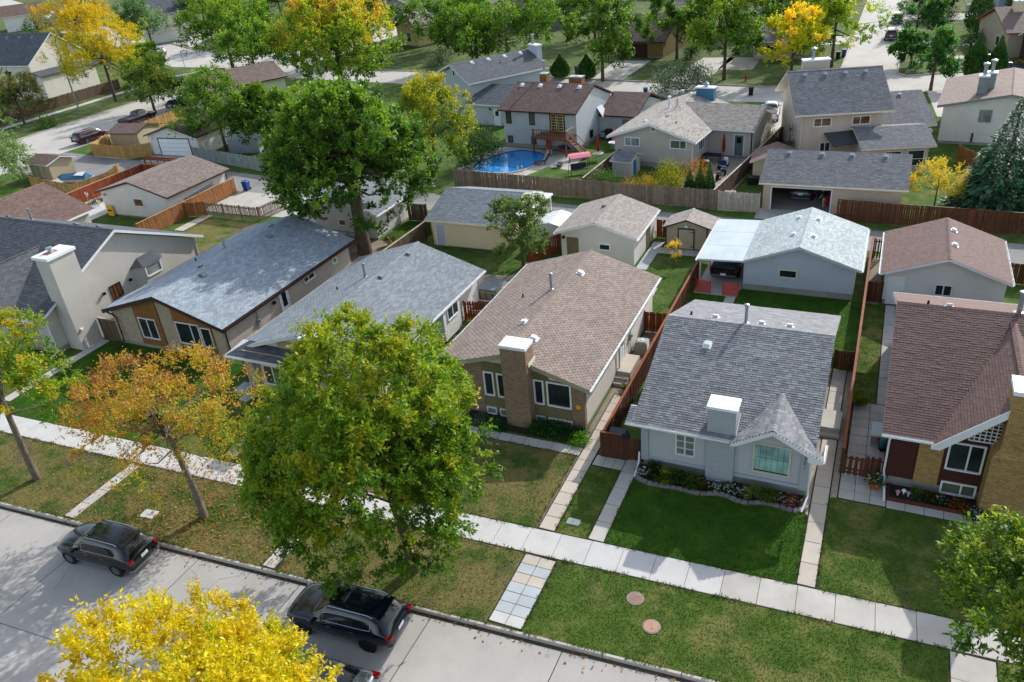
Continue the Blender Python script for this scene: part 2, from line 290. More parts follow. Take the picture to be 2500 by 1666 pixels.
def shingles(roof, off, O, U, V, poly, style, mt, n_ind=0, seed=0, order=1):
    """lay courses of tabs on a slope: O eave corner, U along eave, V up slope, poly outline in (u,v)"""
    rg = random.Random(seed); e, wd, t = STY[style]
    O = np.array(O, float)-np.array(off, float); U = nvec(np.array(U, float)); V = nvec(np.array(V, float)); N = np.cross(U, V)
    vmax = max(p[1] for p in poly); rows = int(math.ceil(vmax/e)); quads = []; ind = []
    for r in range(rows):
        v0 = r*e; vm = min(v0+e*.5, vmax-1e-3); xs = []
        for (u1, w1), (u2, w2) in zip(poly, poly[1:]+poly[:1]):
            if (w1 <= vm) != (w2 <= vm): xs.append(u1+(u2-u1)*(vm-w1)/(w2-w1))
        xs.sort()
        for a, b in zip(xs[::2], xs[1::2]):
            u = math.floor(a/wd)*wd-(r % 2)*wd/2-rg.uniform(0, .05)
            while u < b:
                ww = wd if style != 'arch' else wd*rg.choice((.5, .8, 1, 1, 1.3))
                p, q = max(u, a), min(u+ww, b)
                if q-p > .03:
                    full = q-p > wd-1e-6 and ww == wd and v0+e+.03 < vmax
                    (ind if full else quads).append((p, q, v0, min(v0+e+.03, vmax+.0)))
                u += ww
    if n_ind and len(ind) > n_ind:
        if order > 1: rg.shuffle(ind)
        quads += ind[n_ind:]; ind = ind[:n_ind]
    elif not n_ind: quads += ind; ind = []
    link('underlayment', MB().poly([tuple(O+u*U+v*V+N*.0015) for u, v in poly]).mesh('underlayment', 'felt'), roof)
    # joined field
    n = len(quads)
    if n:
        Q = np.array(quads); hexa = style == 'hexa'; l = e+.03
        tl = t+.003+np.array([rg.uniform(-.004, .006) for _ in range(n)])
        def pt(u, v, h): return O+u[:, None]*U+v[:, None]*V+h[:, None]*N
        g = .006; z = np.full(n, -.001)
        up = .003+0*tl
        if hexa:
            c = np.minimum(.09, (Q[:, 1]-Q[:, 0])*.3)
            vs = [pt(Q[:, 0]+g, Q[:, 2]+c*.9, tl*.8), pt(Q[:, 0]+c, Q[:, 2], tl), pt(Q[:, 1]-c, Q[:, 2], tl), pt(Q[:, 1]-g, Q[:, 2]+c*.9, tl*.8), pt(Q[:, 1]-g, Q[:, 3], up), pt(Q[:, 0]+g, Q[:, 3], up),
                  pt(Q[:, 0]+g, Q[:, 2]+c*.9, z), pt(Q[:, 0]+c, Q[:, 2], z), pt(Q[:, 1]-c, Q[:, 2], z), pt(Q[:, 1]-g, Q[:, 2]+c*.9, z)]
            ft = [(0, 1, 2, 3), (0, 3, 4, 5), (6, 7, 1, 0), (7, 8, 2, 1), (8, 9, 3, 2)]
        else:
            vs = [pt(Q[:, 0]+g, Q[:, 2], tl), pt(Q[:, 1]-g, Q[:, 2], tl), pt(Q[:, 1]-g, Q[:, 3], up), pt(Q[:, 0]+g, Q[:, 3], up), pt(Q[:, 0]+g, Q[:, 2], z), pt(Q[:, 1]-g, Q[:, 2], z)]
            ft = [(0, 1, 2, 3), (4, 5, 1, 0), (4, 0, 3), (5, 2, 1)]
        k = len(vs); A = np.stack(vs, 1).reshape(-1, 3)
        me = bpy.data.meshes.new('shingle_courses'); nf = len(ft)*n
        me.vertices.add(len(A)); me.vertices.foreach_set('co', A.ravel())
        tot = np.tile([len(f) for f in ft], n); li = np.concatenate([np.array(f) for f in ft]); idx = (np.arange(n)[:, None]*k+li[None]).ravel()
        me.loops.add(len(idx)); me.loops.foreach_set('vertex_index', idx.astype(np.int32)); me.polygons.add(nf)
        st = np.concatenate([[0], np.cumsum(tot)[:-1]]); me.polygons.foreach_set('loop_start', st.astype(np.int32)); me.polygons.foreach_set('loop_total', tot.astype(np.int32)); me.update(calc_edges=True)
        rv = np.array([rg.random() for _ in range(n)]); at = me.attributes.new('rnd', 'FLOAT', 'FACE'); at.data.foreach_set('value', np.repeat(rv, len(ft)).astype(np.float32))
        me.shade_flat(); me.materials.append(MATS[mt]); tag(link('shingle_courses', me, roof), kind='stuff')
    if ind:
        var = tab_variants(style, mt); M3 = Matrix([[U[i], V[i], N[i]] for i in range(3)]).to_4x4()
        for p, q, v0, v1 in ind:
            o = link('shingle', var[rg.randrange(8)], roof); M3.translation = Vector(O+p*U+v0*V); o.matrix_local = M3
def ridge_caps(roof, off, A, Bp, mt, w=.16, drop=.05):
    A = np.array(A, float)-np.array(off); Bp = np.array(Bp, float)-np.array(off); L = np.linalg.norm(Bp-A); d = (Bp-A)/L; s = nvec(np.cross(d, (0, 0, 1))); mb = MB(); n = int(L/.2)
    vals = []
    for i in range(n):
        p = A+d*(i*.2); q = A+d*(i*.2+.26); h1, h2 = .04, .022
        mb.add([p+s*w-(0, 0, drop-.012), p+(0, 0, h1), p-s*w-(0, 0, drop-.012), q+s*w-(0, 0, drop), q+(0, 0, h2), q-s*w-(0, 0, drop)], [(0, 1, 4, 3), (1, 2, 5, 4), (0, 2, 1)]); vals += [random.random()]*3
    me = mb.mesh('ridge_cap', mt); at = me.attributes.new('rnd', 'FLOAT', 'FACE'); at.data.foreach_set('value', vals); link('ridge_cap', me, roof)
class B:
    """a building: Empty at its base, parts in world coordinates (or local ones when rotated)"""
    def __init__(s, name, label, x, y, rot=0, local=False, cat='house', group=None):
        s.root = thing(name, label, cat, (x, y, 0), R(rot), group); s.off = (0, 0, 0) if local else (x, y, 0); s.roofs = []
    def part(s, name, mb, mt, parent=None, smooth=False, kind=None, uv=None, label=None): return mb.build(name, mt, parent or s.root, s.off, smooth, uv=uv, kind=kind, label=label)
    def walls(s, x0, x1, y0, y1, h, mt, axis=None, rp=None, zr=0, found=.35, uv=None, fm='foundation', z0=0):
        mb = MB(); f = z0+found
        if axis == 'y': mb.ext([(x0, y0, f), (x1, y0, f), (x1, y0, h), (rp if rp is not None else (x0+x1)/2, y0, zr), (x0, y0, h)], (0, y1-y0, 0))
        elif axis == 'x': mb.ext([(x0, y0, f), (x0, y1, f), (x0, y1, h), (x0, rp if rp is not None else (y0+y1)/2, zr), (x0, y0, h)], (x1-x0, 0, 0))
        else: mb.box(x0, x1, y0, y1, f, h)
        s.wall = s.part('wall', mb, mt, uv=uv)
        if found: s.part('foundation', MB().box(x0+.03, x1-.03, y0+.03, y1-.03, z0-.1, f), fm)
        return s.wall
    def gable(s, x0, x1, y0, y1, ze, zr, axis, sh, trim='white_trim', style='tab', rp=None, t=.16, ind=0, front=0, caps=True, slopes=(1, 1), notch=None):
        """roof slab with fascia edges, courses of shingles on both slopes. front: which slope carries the single tabs"""
        mb = MB(); seed = len(bpy.data.objects)
        if axis == 'y':
            rp = (x0+x1)/2 if rp is None else rp
            mb.ext([(x0, y0, ze), (x0, y0, ze-t), (rp, y0, zr-t), (x1, y0, ze-t), (x1, y0, ze), (rp, y0, zr)], (0, y1-y0, 0))
            roof = s.part('roof', mb, trim); lA = math.hypot(rp-x0, zr-ze); lB = math.hypot(x1-rp, zr-ze); Y = y1-y0
            if slopes[0]: shingles(roof, s.off, (x0, y1, ze), (0, -1, 0), (rp-x0, 0, zr-ze), [(0, 0), (Y, 0), (Y, lA), (0, lA)], style, sh, ind if front == 0 else 0, seed, 2)
            if slopes[1]: shingles(roof, s.off, (x1, y0, ze), (0, 1, 0), (rp-x1, 0, zr-ze), [(0, 0), (Y, 0), (Y, lB), (0, lB)], style, sh, ind if front == 1 else 0, seed+1, 2)
            if caps: ridge_caps(roof, s.off, (rp, y0, zr), (rp, y1, zr), sh)
        else:
            rp = (y0+y1)/2 if rp is None else rp
            pz = lambda y: ze+(zr-ze)*(y-y0)/(rp-y0)
            for a, c, ys in ([(x0, x1, y0)] if not notch else [(x0, notch[0], y0), (notch[0], notch[1], notch[2]), (notch[1], x1, y0)]):
                mb.ext([(a, ys, pz(ys)), (a, rp, zr), (a, y1, ze), (a, y1, ze-t), (a, rp, zr-t), (a, ys, pz(ys)-t)], (c-a, 0, 0))
            roof = s.part('roof', mb, trim); lA = math.hypot(rp-y0, zr-ze); lB = math.hypot(y1-rp, zr-ze); X = x1-x0
            if slopes[0]: shingles(roof, s.off, (x0, y0, ze), (1, 0, 0), (0, rp-y0, zr-ze), [(0, 0), (X, 0), (X, lA), (0, lA)] if not notch else [(0, 0), (notch[0]-x0, 0), (notch[0]-x0, (notch[2]-y0)*lA/(rp-y0)), (notch[1]-x0, (notch[2]-y0)*lA/(rp-y0)), (notch[1]-x0, 0), (X, 0), (X, lA), (0, lA)], style, sh, ind if front == 0 else 0, seed)
            if slopes[1]: shingles(roof, s.off, (x1, y1, ze), (-1, 0, 0), (0, rp-y1, zr-ze), [(0, 0), (X, 0), (X, lB), (0, lB)], style, sh, ind if front == 1 else 0, seed+1)
            if caps: ridge_caps(roof, s.off, (x0, rp, zr), (x1, rp, zr), sh)
        s.roofs.append((axis, x0, x1, y0, y1, ze, zr, rp)); s.roof = roof; return roof
    def slope_z(s, x, y, k=0):
        ax, x0, x1, y0, y1, ze, zr, rp = s.roofs[k]
        a, lo, hi = (x, x0, x1) if ax == 'y' else (y, y0, y1)
        f = (a-lo)/(rp-lo) if a < rp else (hi-a)/(hi-rp); g = (zr-ze)/(rp-lo) if a < rp else -(zr-ze)/(hi-rp)
        return ze+(zr-ze)*f, (g, 0) if ax == 'y' else (0, g)
    def mp(s, side, plane):
        return {'F': lambda a, z, d: (a, plane-d, z), 'B': lambda a, z, d: (a, plane+d, z), 'R': lambda a, z, d: (plane+d, a, z), 'L': lambda a, z, d: (plane-d, a, z)}[side]
    def bar(s, mb, f, a0, a1, z0, z1, d0, d1):
        p = [f(a, z, d) for a in (a0, a1) for z in (z0, z1) for d in (d0, d1)]
        x, y, z = zip(*p); mb.box(min(x), max(x), min(y), max(y), min(z), max(z)); return mb
    def win(s, side, plane, a0, a1, z0, z1, mull=(), fm='white_trim', gm='glass', fw=.07, rails=(), sill=True, dep=.06):
        f = s.mp(side, plane); mb = MB()
        s.bar(mb, f, a0, a0+fw, z0, z1, -.05, dep); s.bar(mb, f, a1-fw, a1, z0, z1, -.05, dep); s.bar(mb, f, a0+fw, a1-fw, z1-fw, z1, -.05, dep); s.bar(mb, f, a0+fw, a1-fw, z0, z0+fw, -.05, dep+(.03 if sill else 0))
        for k in mull: c = a0+(a1-a0)*k; s.bar(mb, f, c-.035, c+.035, z0+fw, z1-fw, -.04, dep-.01)
        for k in rails: c = z0+(z1-z0)*k; s.bar(mb, f, a0+fw, a1-fw, c-.02, c+.02, -.03, dep-.015)
        w = s.part('window', mb, fm)
        e = [a0+fw]+[a0+(a1-a0)*k for k in mull]+[a1-fw]
        for p, q in zip(e, e[1:]): s.part('pane', s.bar(MB(), f, p, q, z0+fw, z1-fw, -.03, .012), gm, w)
        return w
    def door(s, side, plane, a0, a1, z0, z1, mt='white_trim', fm='white_trim', panels=True, lite=None):
        f = s.mp(side, plane); mb = MB(); s.bar(mb, f, a0, a1, z0, z1, -.05, .03)
        if panels:
            W = a1-a0; H_ = z1-z0
            for i in (0, 1):
                for lo, hi in ((.08, .42), (.48, .9)): s.bar(mb, f, a0+W*(.12+.43*i), a0+W*(.45+.43*i), z0+H_*lo, z0+H_*hi, .03, .042)
        d = s.part('door', mb, mt); fr = MB()
        s.bar(fr, f, a0-.08, a0, z0, z1+.08, -.04, .05); s.bar(fr, f, a1, a1+.08, z0, z1+.08, -.04, .05); s.bar(fr, f, a0, a1, z1, z1+.08, -.04, .05)
        s.part('door_frame', fr, fm, d); s.part('handle', s.bar(MB(), f, a1-.14, a1-.09, z0+1, z0+1.06, .03, .09), 'metal', d)
        if lite: s.part('pane', s.bar(MB(), f, a0+.2, a1-.2, z0+lite[0], z0+lite[1], .03, .05), 'glass', d)
        return d
    def gdoor(s, side, plane, a0, a1, z1, mt='white_trim', fm='white_trim'):
        f = s.mp(side, plane); d = s.part('garage_door', s.bar(MB(), f, a0, a1, .02, z1, -.06, .0), mt); n = 4
        for i in range(n): s.part('panel', s.bar(MB(), f, a0+.03, a1-.03, .03+i*(z1-.03)/n, (i+1)*(z1-.03)/n-.01, 0, .03), mt, d)
        fr = MB(); s.bar(fr, f, a0-.1, a0, 0, z1+.1, -.04, .05); s.bar(fr, f, a1, a1+.1, 0, z1+.1, -.04, .05); s.bar(fr, f, a0, a1, z1, z1+.1, -.04, .05); s.part('door_frame', fr, fm, d); return d
    def gutter(s, p0, p1, mt='white_trim', w=.11):
        (x0, y0, z0), (x1, y1, z1) = p0, p1; L = math.hypot(x1-x0, y1-y0); d = ((x1-x0)/L, (y1-y0)/L); n = (d[1], -d[0])   # opens to the right of travel
        P = [(0, -.1), (w, -.1), (w, .0), (w-.012, .0), (w-.012, -.088), (.012, -.088), (.012, .0), (0, .0)]
        mb = MB().ext([(x0+n[0]*a, y0+n[1]*a, z0+b) for a, b in P], (x1-x0, y1-y0, z1-z0))
        for i in range(1, int(L/.8)): mb.box(*sorted((x0+d[0]*i*.8-.02, x0+d[0]*i*.8+.02+n[0]*w)), *sorted((y0+d[1]*i*.8-.02, y0+d[1]*i*.8+.02+n[1]*w)), z0-.02, z0-.005)
        return s.part('gutter', mb, mt)
    def spout(s, pts, mt='white_trim', r=.045): return s.part('downspout', MB().tube(pts, r, 6), mt)
    def vent(s, x, y, k=0, mt='white_trim', w=.32):
        z, g = s.slope_z(x, y, k); gx, gy = g; mb = MB(); h = .13
        q = lambda a, b, c: (x+a, y+b, z+gx*a+gy*b+c)
        mb.add([q(-w*.7, -w*.7, .01), q(w*.7, -w*.7, .01), q(w*.7, w*.7, .01), q(-w*.7, w*.7, .01), q(-w*.7, -w*.7, .03), q(w*.7, -w*.7, .03), q(w*.7, w*.7, .03), q(-w*.7, w*.7, .03)], [(4, 5, 6, 7), (0, 1, 5, 4), (1, 2, 6, 5), (2, 3, 7, 6), (3, 0, 4, 7)])
        a = w*.42; mb.add([q(-a, -a, .03), q(a, -a, .03), q(a, a, .03), q(-a, a, .03), q(-w*.5, -w*.5, h), q(w*.5, -w*.5, h), q(w*.5, w*.5, h), q(-w*.5, w*.5, h), q(-w*.4, -w*.4, h+.05), q(w*.4, -w*.4, h+.05), q(w*.4, w*.4, h+.05), q(-w*.4, w*.4, h+.05)],
               [(0, 1, 5, 4), (1, 2, 6, 5), (2, 3, 7, 6), (3, 0, 4, 7), (4, 5, 9, 8), (5, 6, 10, 9), (6, 7, 11, 10), (7, 4, 8, 11), (8, 9, 10, 11)])
        return s.part('roof_vent', mb, mt)
    def pipe(s, x, y, h=1.0, r=.085, k=0, mt='metal', cap=True):
        z, g = s.slope_z(x, y, k); mb = MB().lathe([(r*2.2, z-.08), (r*2, z+.06), (r, z+.1), (r, z+h-.12)]+([(r*1.5, z+h-.12), (r*1.5, z+h-.02), (r*.6, z+h+.02)] if cap else [(r, z+h)]), (x, y, 0), 12)
        return s.part('vent_pipe', mb, mt, smooth=30)
    def stack(s, x, y, h=.22, k=0): z, g = s.slope_z(x, y, k); return s.part('vent_stack', MB().lathe([(.09, z-.03), (.06, z+.06), (.05, z+h)], (x, y, 0), 10), 'rubber')
    def chimney(s, x0, x1, y0, y1, z1, mt, cap='metal_white', z0=0, capo=.06, caph=.14, uv=True):
        c = s.part('chimney', MB().box(x0, x1, y0, y1, z0, z1), mt, uv=uv)
        mb = MB().box(x0-capo, x1+capo, y0-capo, y1+capo, z1, z1+caph); mx, my = (x0+x1)/2, (y0+y1)/2; e = capo-.01
        mb.add([(x0-e, y0-e, z1+caph), (x1+e, y0-e, z1+caph), (x1+e, y1+e, z1+caph), (x0-e, y1+e, z1+caph), (mx, my, z1+caph+.05)], [(0, 1, 4), (1, 2, 4), (2, 3, 4), (3, 0, 4)])
        s.part('chimney_cap', mb, cap, c); return c
    def lamp(s, side, plane, a, z, mt='black'):
        f = s.mp(side, plane); mb = MB(); s.bar(mb, f, a-.06, a+.06, z-.1, z+.1, -.01, .04); s.bar(mb, f, a-.1, a+.1, z-.06, z+.12, .06, .22); s.bar(mb, f, a-.02, a+.02, z, z+.04, .04, .06); s.part('wall_lamp', mb, mt)
    def siding(s, side, plane, a0, a1, z0, z1, mt, h=.16, vertical=False):
        """lapped or vertical boards standing on the wall, too fine to pick apart singly: one part"""
        f = s.mp(side, plane); mb = MB(); lo, hi = (a0, a1) if vertical else (z0, z1); n = max(1, int(round((hi-lo)/h))); h = (hi-lo)/n
        for i in range(n):
            b0 = lo+i*h
            if vertical: s.bar(mb, f, b0+.008, b0+h-.008, z0, z1, -.02, .022)
            else:
                pts = [f(a0, b0, .035), f(a0, b0+h, .012), f(a0, b0+h, -.01), f(a0, b0, -.01)]; q = f(a1, b0, .035); mb.ext(pts, tuple(c-d for c, d in zip(q, pts[0])))
        return s.part('siding', mb, mt, kind='stuff')
def mound(x, y, r, h, n=10): return MB().lathe([(r, 0), (r*.9, h*.5), (r*.5, h*.9), (.02, h)], (x, y, 0), n)

# ---------------------------------------------------------------- fences: each board an object of its own
def fence(name, label, pts, h, mt, bw=.14, gap=.006, th=.02, cap=None, rails=1, post=2.4, posts='in', both=False, pointed=0, z=0, step=None, jitter=.012, cat='fence', group=None, raila=(.3, .85), postmat=None):
    P = [np.array(p, float) for p in pts]; root = thing(name, label, cat, (P[0][0], P[0][1], z), 0, group); rg = random.Random(int(abs(P[0][0]*31+P[0][1]*17)))
    var = []
    for i in range(6):
        mb = MB(); hh = h+rg.uniform(-jitter*2, jitter); b = bw/2
        if pointed: mb.ext([(-b, -th/2, .04), (b, -th/2, .04), (b, -th/2, hh-pointed), (b*.45, -th/2, hh), (-b*.45, -th/2, hh), (-b, -th/2, hh-pointed)], (0, th, 0))
        else: mb.box(-b, b, -th/2, th/2, .04, hh)
        var.append(mb.mesh('board', mt))
    nb = 0
    for A, C in zip(P, P[1:]):
        L = np.linalg.norm(C-A); d = (C-A)/L; n = np.array((-d[1], d[0])); ang = math.atan2(d[1], d[0]); N = max(1, int(L/(bw+gap))); loc = A-P[0]
        for i in range(N):
            s = (i+.5)*L/N; o = loc+d*s+n*(.05 if both and i % 2 else -.05 if both else -.035)
            b = link('board', var[rg.randrange(6)], root, (o[0], o[1], rg.uniform(-.015, .01))); b.rotation_euler = (rg.uniform(-.018, .018), rg.uniform(-.02, .02), ang); nb += 1
        k = int(round(L/post)); pm = postmat or mt
        for i in range(k+1):
            q = loc+d*(L*i/max(1, k)); link('post', MB().cbox(0, 0, 0, .09, .09, h+.04).mesh('post', pm), root, (q[0], q[1], 0)).rotation_euler = (0, 0, ang)
        if rails:
            for f in raila:
                r = link('rail', MB().box(0, L, -.018, .018, -.045, .045).mesh('rail', pm), root, (loc[0], loc[1], h*f)); r.rotation_euler = (0, 0, ang)
        if cap:
            r = link('cap_rail', MB().box(-.04, L+.04, -.07, .07, 0, .035).mesh('cap_rail', cap), root, (loc[0], loc[1], h+.012)); r.rotation_euler = (0, 0, ang)
    return root

# ---------------------------------------------------------------- trees and plants
def fnoise(p, seed, sc):
    r = np.random.default_rng(seed); o = 0
    for k in range(4):
        d = r.normal(size=3); d /= np.linalg.norm(d); f = sc*(1.0+.55*k); o = o+np.sin(p@d*f+r.uniform(0, 6.28))/(1+.4*k)
    return o/2.2
def leafmesh(name, pos, dirs, nrm, ln, wd, col, mt):
    n = len(pos); s = np.cross(dirs, nrm); s /= np.linalg.norm(s, axis=1, keepdims=True)+1e-9
    ln = ln[:, None]; wd = wd[:, None]; up = np.cross(s, dirs)
    v = np.stack([pos, pos+dirs*ln*.45+s*wd*.5+up*wd*.12, pos+dirs*ln, pos+dirs*ln*.45-s*wd*.5+up*wd*.12], 1).reshape(-1, 3).astype(np.float32)
    me = bpy.data.meshes.new(name); me.vertices.add(4*n); me.vertices.foreach_set('co', v.ravel()); me.loops.add(4*n); me.loops.foreach_set('vertex_index', np.arange(4*n, dtype=np.int32))
    me.polygons.add(n); me.polygons.foreach_set('loop_start', np.arange(n, dtype=np.int32)*4); me.polygons.foreach_set('loop_total', np.full(n, 4, np.int32)); me.update(calc_edges=True)
    a = me.attributes.new('Col', 'FLOAT_COLOR', 'FACE'); c = np.concatenate([col, np.ones((n, 1))], 1).astype(np.float32); a.data.foreach_set('color', c.ravel()); me.materials.append(MATS[mt]); return me
def unit(a): return a/(np.linalg.norm(a, axis=1, keepdims=True)+1e-9)
def pal_mix(pal, t):
    P = np.array([lin(c) for c in pal]); x = np.clip(t, 0, .999)*(len(P)-1); i = x.astype(int); f = (x-i)[:, None]; return P[i]*(1-f)+P[i+1]*f
def tree(name, label, x, y, h, r, pal, cz=None, rz=None, dx=0, dy=0, ncl=150, npl=60, ls=.16, asp=.42, cs=.75, trunk=.2, seed=1, gap=.15, shell=.45, lean=(0, 0), hue=None, bark='bark', cat='tree', group=None, ry=None, droop=0., tip=.55, flat=1., limbs=14, z=0, tw=7, bright=1.3, lobes=0, lobe=1., lt=.12):
    """trunk and limbs reach out to clumps; every clump is a spray of twigs set with leaves"""
    rg = np.random.default_rng(seed); root = thing(name, label, cat, (x, y, z), 0, group)
    cz = cz if cz is not None else h*.6; rz = rz or (h-cz); ry = ry or r
    S3 = np.array((r, ry, rz)); nl = lobes or max(14, int(ncl/11)); LB = []
    while len(LB) < nl:      # boughs: rounded lobes that give the crown its lumps and dark gaps
        d = rg.normal(size=3); d /= np.linalg.norm(d)
        if d[2] < -.72: continue
        k = rg.uniform(.5, .8)*(1+.14*fnoise(d[None], seed+5, 3.3)[0]); q = d*k*(1-.2*max(0, d[2])*np.array((1, 1, 0)))
        if fnoise(q[None], seed+11, 4.2)[0] < -1+gap*2: continue
        LB.append(q)
    LB = np.array(LB); li = rg.integers(0, nl, ncl); lr = rg.uniform(.2, .34, nl)*lobe; od = unit(LB)
    dv = unit(rg.normal(size=(ncl, 3))+od[li]*.9+np.array((0, 0, .35))); inner = rg.random(ncl) < .2
    C = np.where(inner[:, None], LB[li]*rg.uniform(.2, .8, (ncl, 1)), LB[li]+dv*(lr[li]*rg.uniform(.75, 1.05, ncl))[:, None])*S3; ctr = np.array((dx, dy, cz)); out = unit(dv*.8+od[li]*.5)
    lobe_tone = rg.normal(size=nl)[li]
    cs_ = cs*rg.uniform(.7, 1.25, ncl)
    D = unit(np.repeat(out*.75+np.array((0, 0, tip)), tw, 0)+rg.normal(size=(ncl*tw, 3))*.55)    # twigs
    m = max(1, npl//tw); T0 = np.repeat(C, tw, 0)+rg.normal(size=(ncl*tw, 3))*.12*np.repeat(cs_, tw)[:, None]
    Lt = np.repeat(cs_, tw)*rg.uniform(.6, 1.15, ncl*tw); t = rg.uniform(.12, 1.05, (ncl*tw, m))
    pos = (T0[:, None]+D[:, None]*(Lt[:, None]*t)[..., None]).reshape(-1, 3)+rg.normal(size=(ncl*tw*m, 3))*.05*cs
    pos[:, 2] -= droop*((t**2)*Lt[:, None]).ravel()
    dd = np.repeat(D, m, 0); ld = unit(dd*.6+rg.normal(size=dd.shape)*.75+np.array((0, 0, -.15-droop))); nr = unit(rg.normal(size=dd.shape)*.7+np.array((0, 0, .9))+np.repeat(np.repeat(out, tw, 0), m, 0)*.35)
    sz = ls*rg.uniform(.7, 1.3, len(pos))
    # colour: clump tone, height and side drift, leaf jitter; sunlit lobe tops painted in
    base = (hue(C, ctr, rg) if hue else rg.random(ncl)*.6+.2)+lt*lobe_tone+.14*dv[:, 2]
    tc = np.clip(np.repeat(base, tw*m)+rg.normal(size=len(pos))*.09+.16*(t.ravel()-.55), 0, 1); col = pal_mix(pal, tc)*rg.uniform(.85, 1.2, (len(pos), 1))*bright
    link('crown', leafmesh('crown', pos+ctr, ld, nr, sz, sz*asp, col, 'leaf'), root)
    mb = MB(); lx, ly = lean; fork = min(cz-rz*.45, h*.42); top = np.array((dx*.8+lx, dy*.8+ly, cz+rz*.25))
    tp = [np.array((0, 0, -.1)), np.array((lx*.2, ly*.2, fork*.45)), np.array((dx*.25+lx*.5, dy*.25+ly*.5, fork)), (np.array((dx*.25+lx*.5, dy*.25+ly*.5, fork))+top)/2, top]
    mb.tube(tp, [trunk*1.25, trunk, trunk*.85, trunk*.5, trunk*.12], 10)
    link('trunk', mb.mesh('trunk', bark, 60), root)
    mb = MB(); sel = rg.permutation(ncl)[:limbs]
    for i in sel:
        e = ctr+C[i]; s0 = tp[2]+(tp[4]-tp[2])*rg.uniform(0, .7); mid = s0*.45+e*.55+np.array((0, 0, -.15*np.linalg.norm(e-s0)*.5))+rg.normal(size=3)*.12; rr = trunk*rg.uniform(.25, .5)
        mb.tube([s0, s0*.75+mid*.25, mid, e], [rr, rr*.85, rr*.55, rr*.12], 6)
    link('branches', mb.mesh('branches', bark, 60), root)
    return root
def conifer(name, label, x, y, h, r, pal, n=2600, ls=.35, seed=1, group=None, z0=.03, cat='tree', tight=False, power=1.0, lsw=.16, z=0):
    rg = np.random.default_rng(seed); root = thing(name, label, cat, (x, y, z), 0, group)
    t = rg.random(n)**(.8 if tight else .62); zz = h*(z0+(1-z0)*(1-t)) ; 
    prof = (t**power)*r if not tight else r*np.minimum(1, (t*1.45)**.85)*(.7+.3*np.minimum(1, (1-t)*5))
    a = rg.random(n)*6.283; k = rg.uniform(.35, 1, n)**.5; lay = 1+.16*np.sin(zz*5.2+3*np.sin(a*3+zz)) if not tight else 1+.1*np.sin(a*5+zz*2)
    rr = prof*k*lay; o = np.stack([np.cos(a), np.sin(a), np.zeros(n)], 1); pos = o*rr[:, None]; pos[:, 2] = zz
    d = unit(o+rg.normal(size=(n, 3))*.3+np.array((0, 0, 1.6 if tight else -.12))); nr = unit(o*.5+rg.normal(size=(n, 3))*.35+np.array((0, 0, 1)) if not tight else o+rg.normal(size=(n, 3))*.5)
    sz = ls*rg.uniform(.6, 1.2, n)*(1 if tight else 1)*np.clip(prof/r*1.2, .35, 1); tc = np.clip(rg.normal(.5, .22, n), 0, 1); col = pal_mix(pal, tc)*rg.uniform(.7, 1.25, (n, 1))
    link('crown', leafmesh('crown', pos, d, nr, sz, sz*lsw/.35*1.6, col, 'needle'), root)
    link('trunk', MB().tube([(0, 0, -.1), (0, 0, h*.5), (0, 0, h*.93)], [r*.08+.04, r*.06+.03, .02], 8).mesh('trunk', 'bark'), root); return root
def shrub(name, label, x, y, r, h, pal, ncl=26, npl=40, ls=.1, seed=1, group=None, cat='shrub', asp=.5, cs=.3, ry=None, flowers=None, z=0, tip=.5, stems=True, hue=None):
    rg = np.random.default_rng(seed); root = thing(name, label, cat, (x, y, z), 0, group); ry = ry or r
    d = unit(rg.normal(size=(ncl, 3))); d[:, 2] = np.abs(d[:, 2]); C = d*np.array((r, ry, h*.8))*rg.uniform(.5, .95, (ncl, 1)); C[:, 2] += h*.06
    n = ncl*npl; pos = np.repeat(C, npl, 0)+rg.normal(size=(n, 3))*cs*.5*np.array((1, 1, .8)); pos[:, 2] = np.abs(pos[:, 2])+.02
    ld = unit(rg.normal(size=(n, 3))*.7+np.repeat(d, npl, 0)*.7+np.array((0, 0, tip))); nr = unit(rg.normal(size=(n, 3))*.6+np.array((0, 0, 1)))
    base = hue(C, None, rg) if hue else rg.random(ncl); sz = ls*rg.uniform(.7, 1.3, n); col = pal_mix(pal, np.clip(np.repeat(base, npl)+rg.normal(size=n)*.12, 0, 1))*rg.uniform(.75, 1.2, (n, 1))
    link('foliage', leafmesh('foliage', pos, ld, nr, sz, sz*asp, col, 'leaf'), root)
    if stems:
        mb = MB()
        for i in range(0, ncl, max(1, ncl//8)): mb.tube([(0, 0, -.02), C[i]*.5+np.array((0, 0, h*.1)), C[i]], [.02+.012*r, .015+.008*r, .006], 5)
        link('stem', mb.mesh('stem', 'bark'), root)
    if flowers:
        m = flowers[1]; fi = rg.integers(0, n, m); fp = pos[fi]+np.array((0, 0, .04)); fs = np.full(m, flowers[2] if len(flowers) > 2 else .07)
        k = 3; pp = np.repeat(fp, k, 0); a = np.tile(np.arange(k)*6.283/k, m)+np.repeat(rg.random(m)*6, k); dv = np.stack([np.cos(a), np.sin(a), np.full(m*k, .25)], 1)
        cc = np.array([lin(c) for c in flowers[0]])[rg.integers(0, len(flowers[0]), m)]; link('bloom', leafmesh('bloom', pp-dv*.01, unit(dv), np.tile((0, 0, 1.), (m*k, 1)), np.repeat(fs, k), np.repeat(fs, k)*.9, np.repeat(cc, k, 0), 'leaf'), root)
    return root
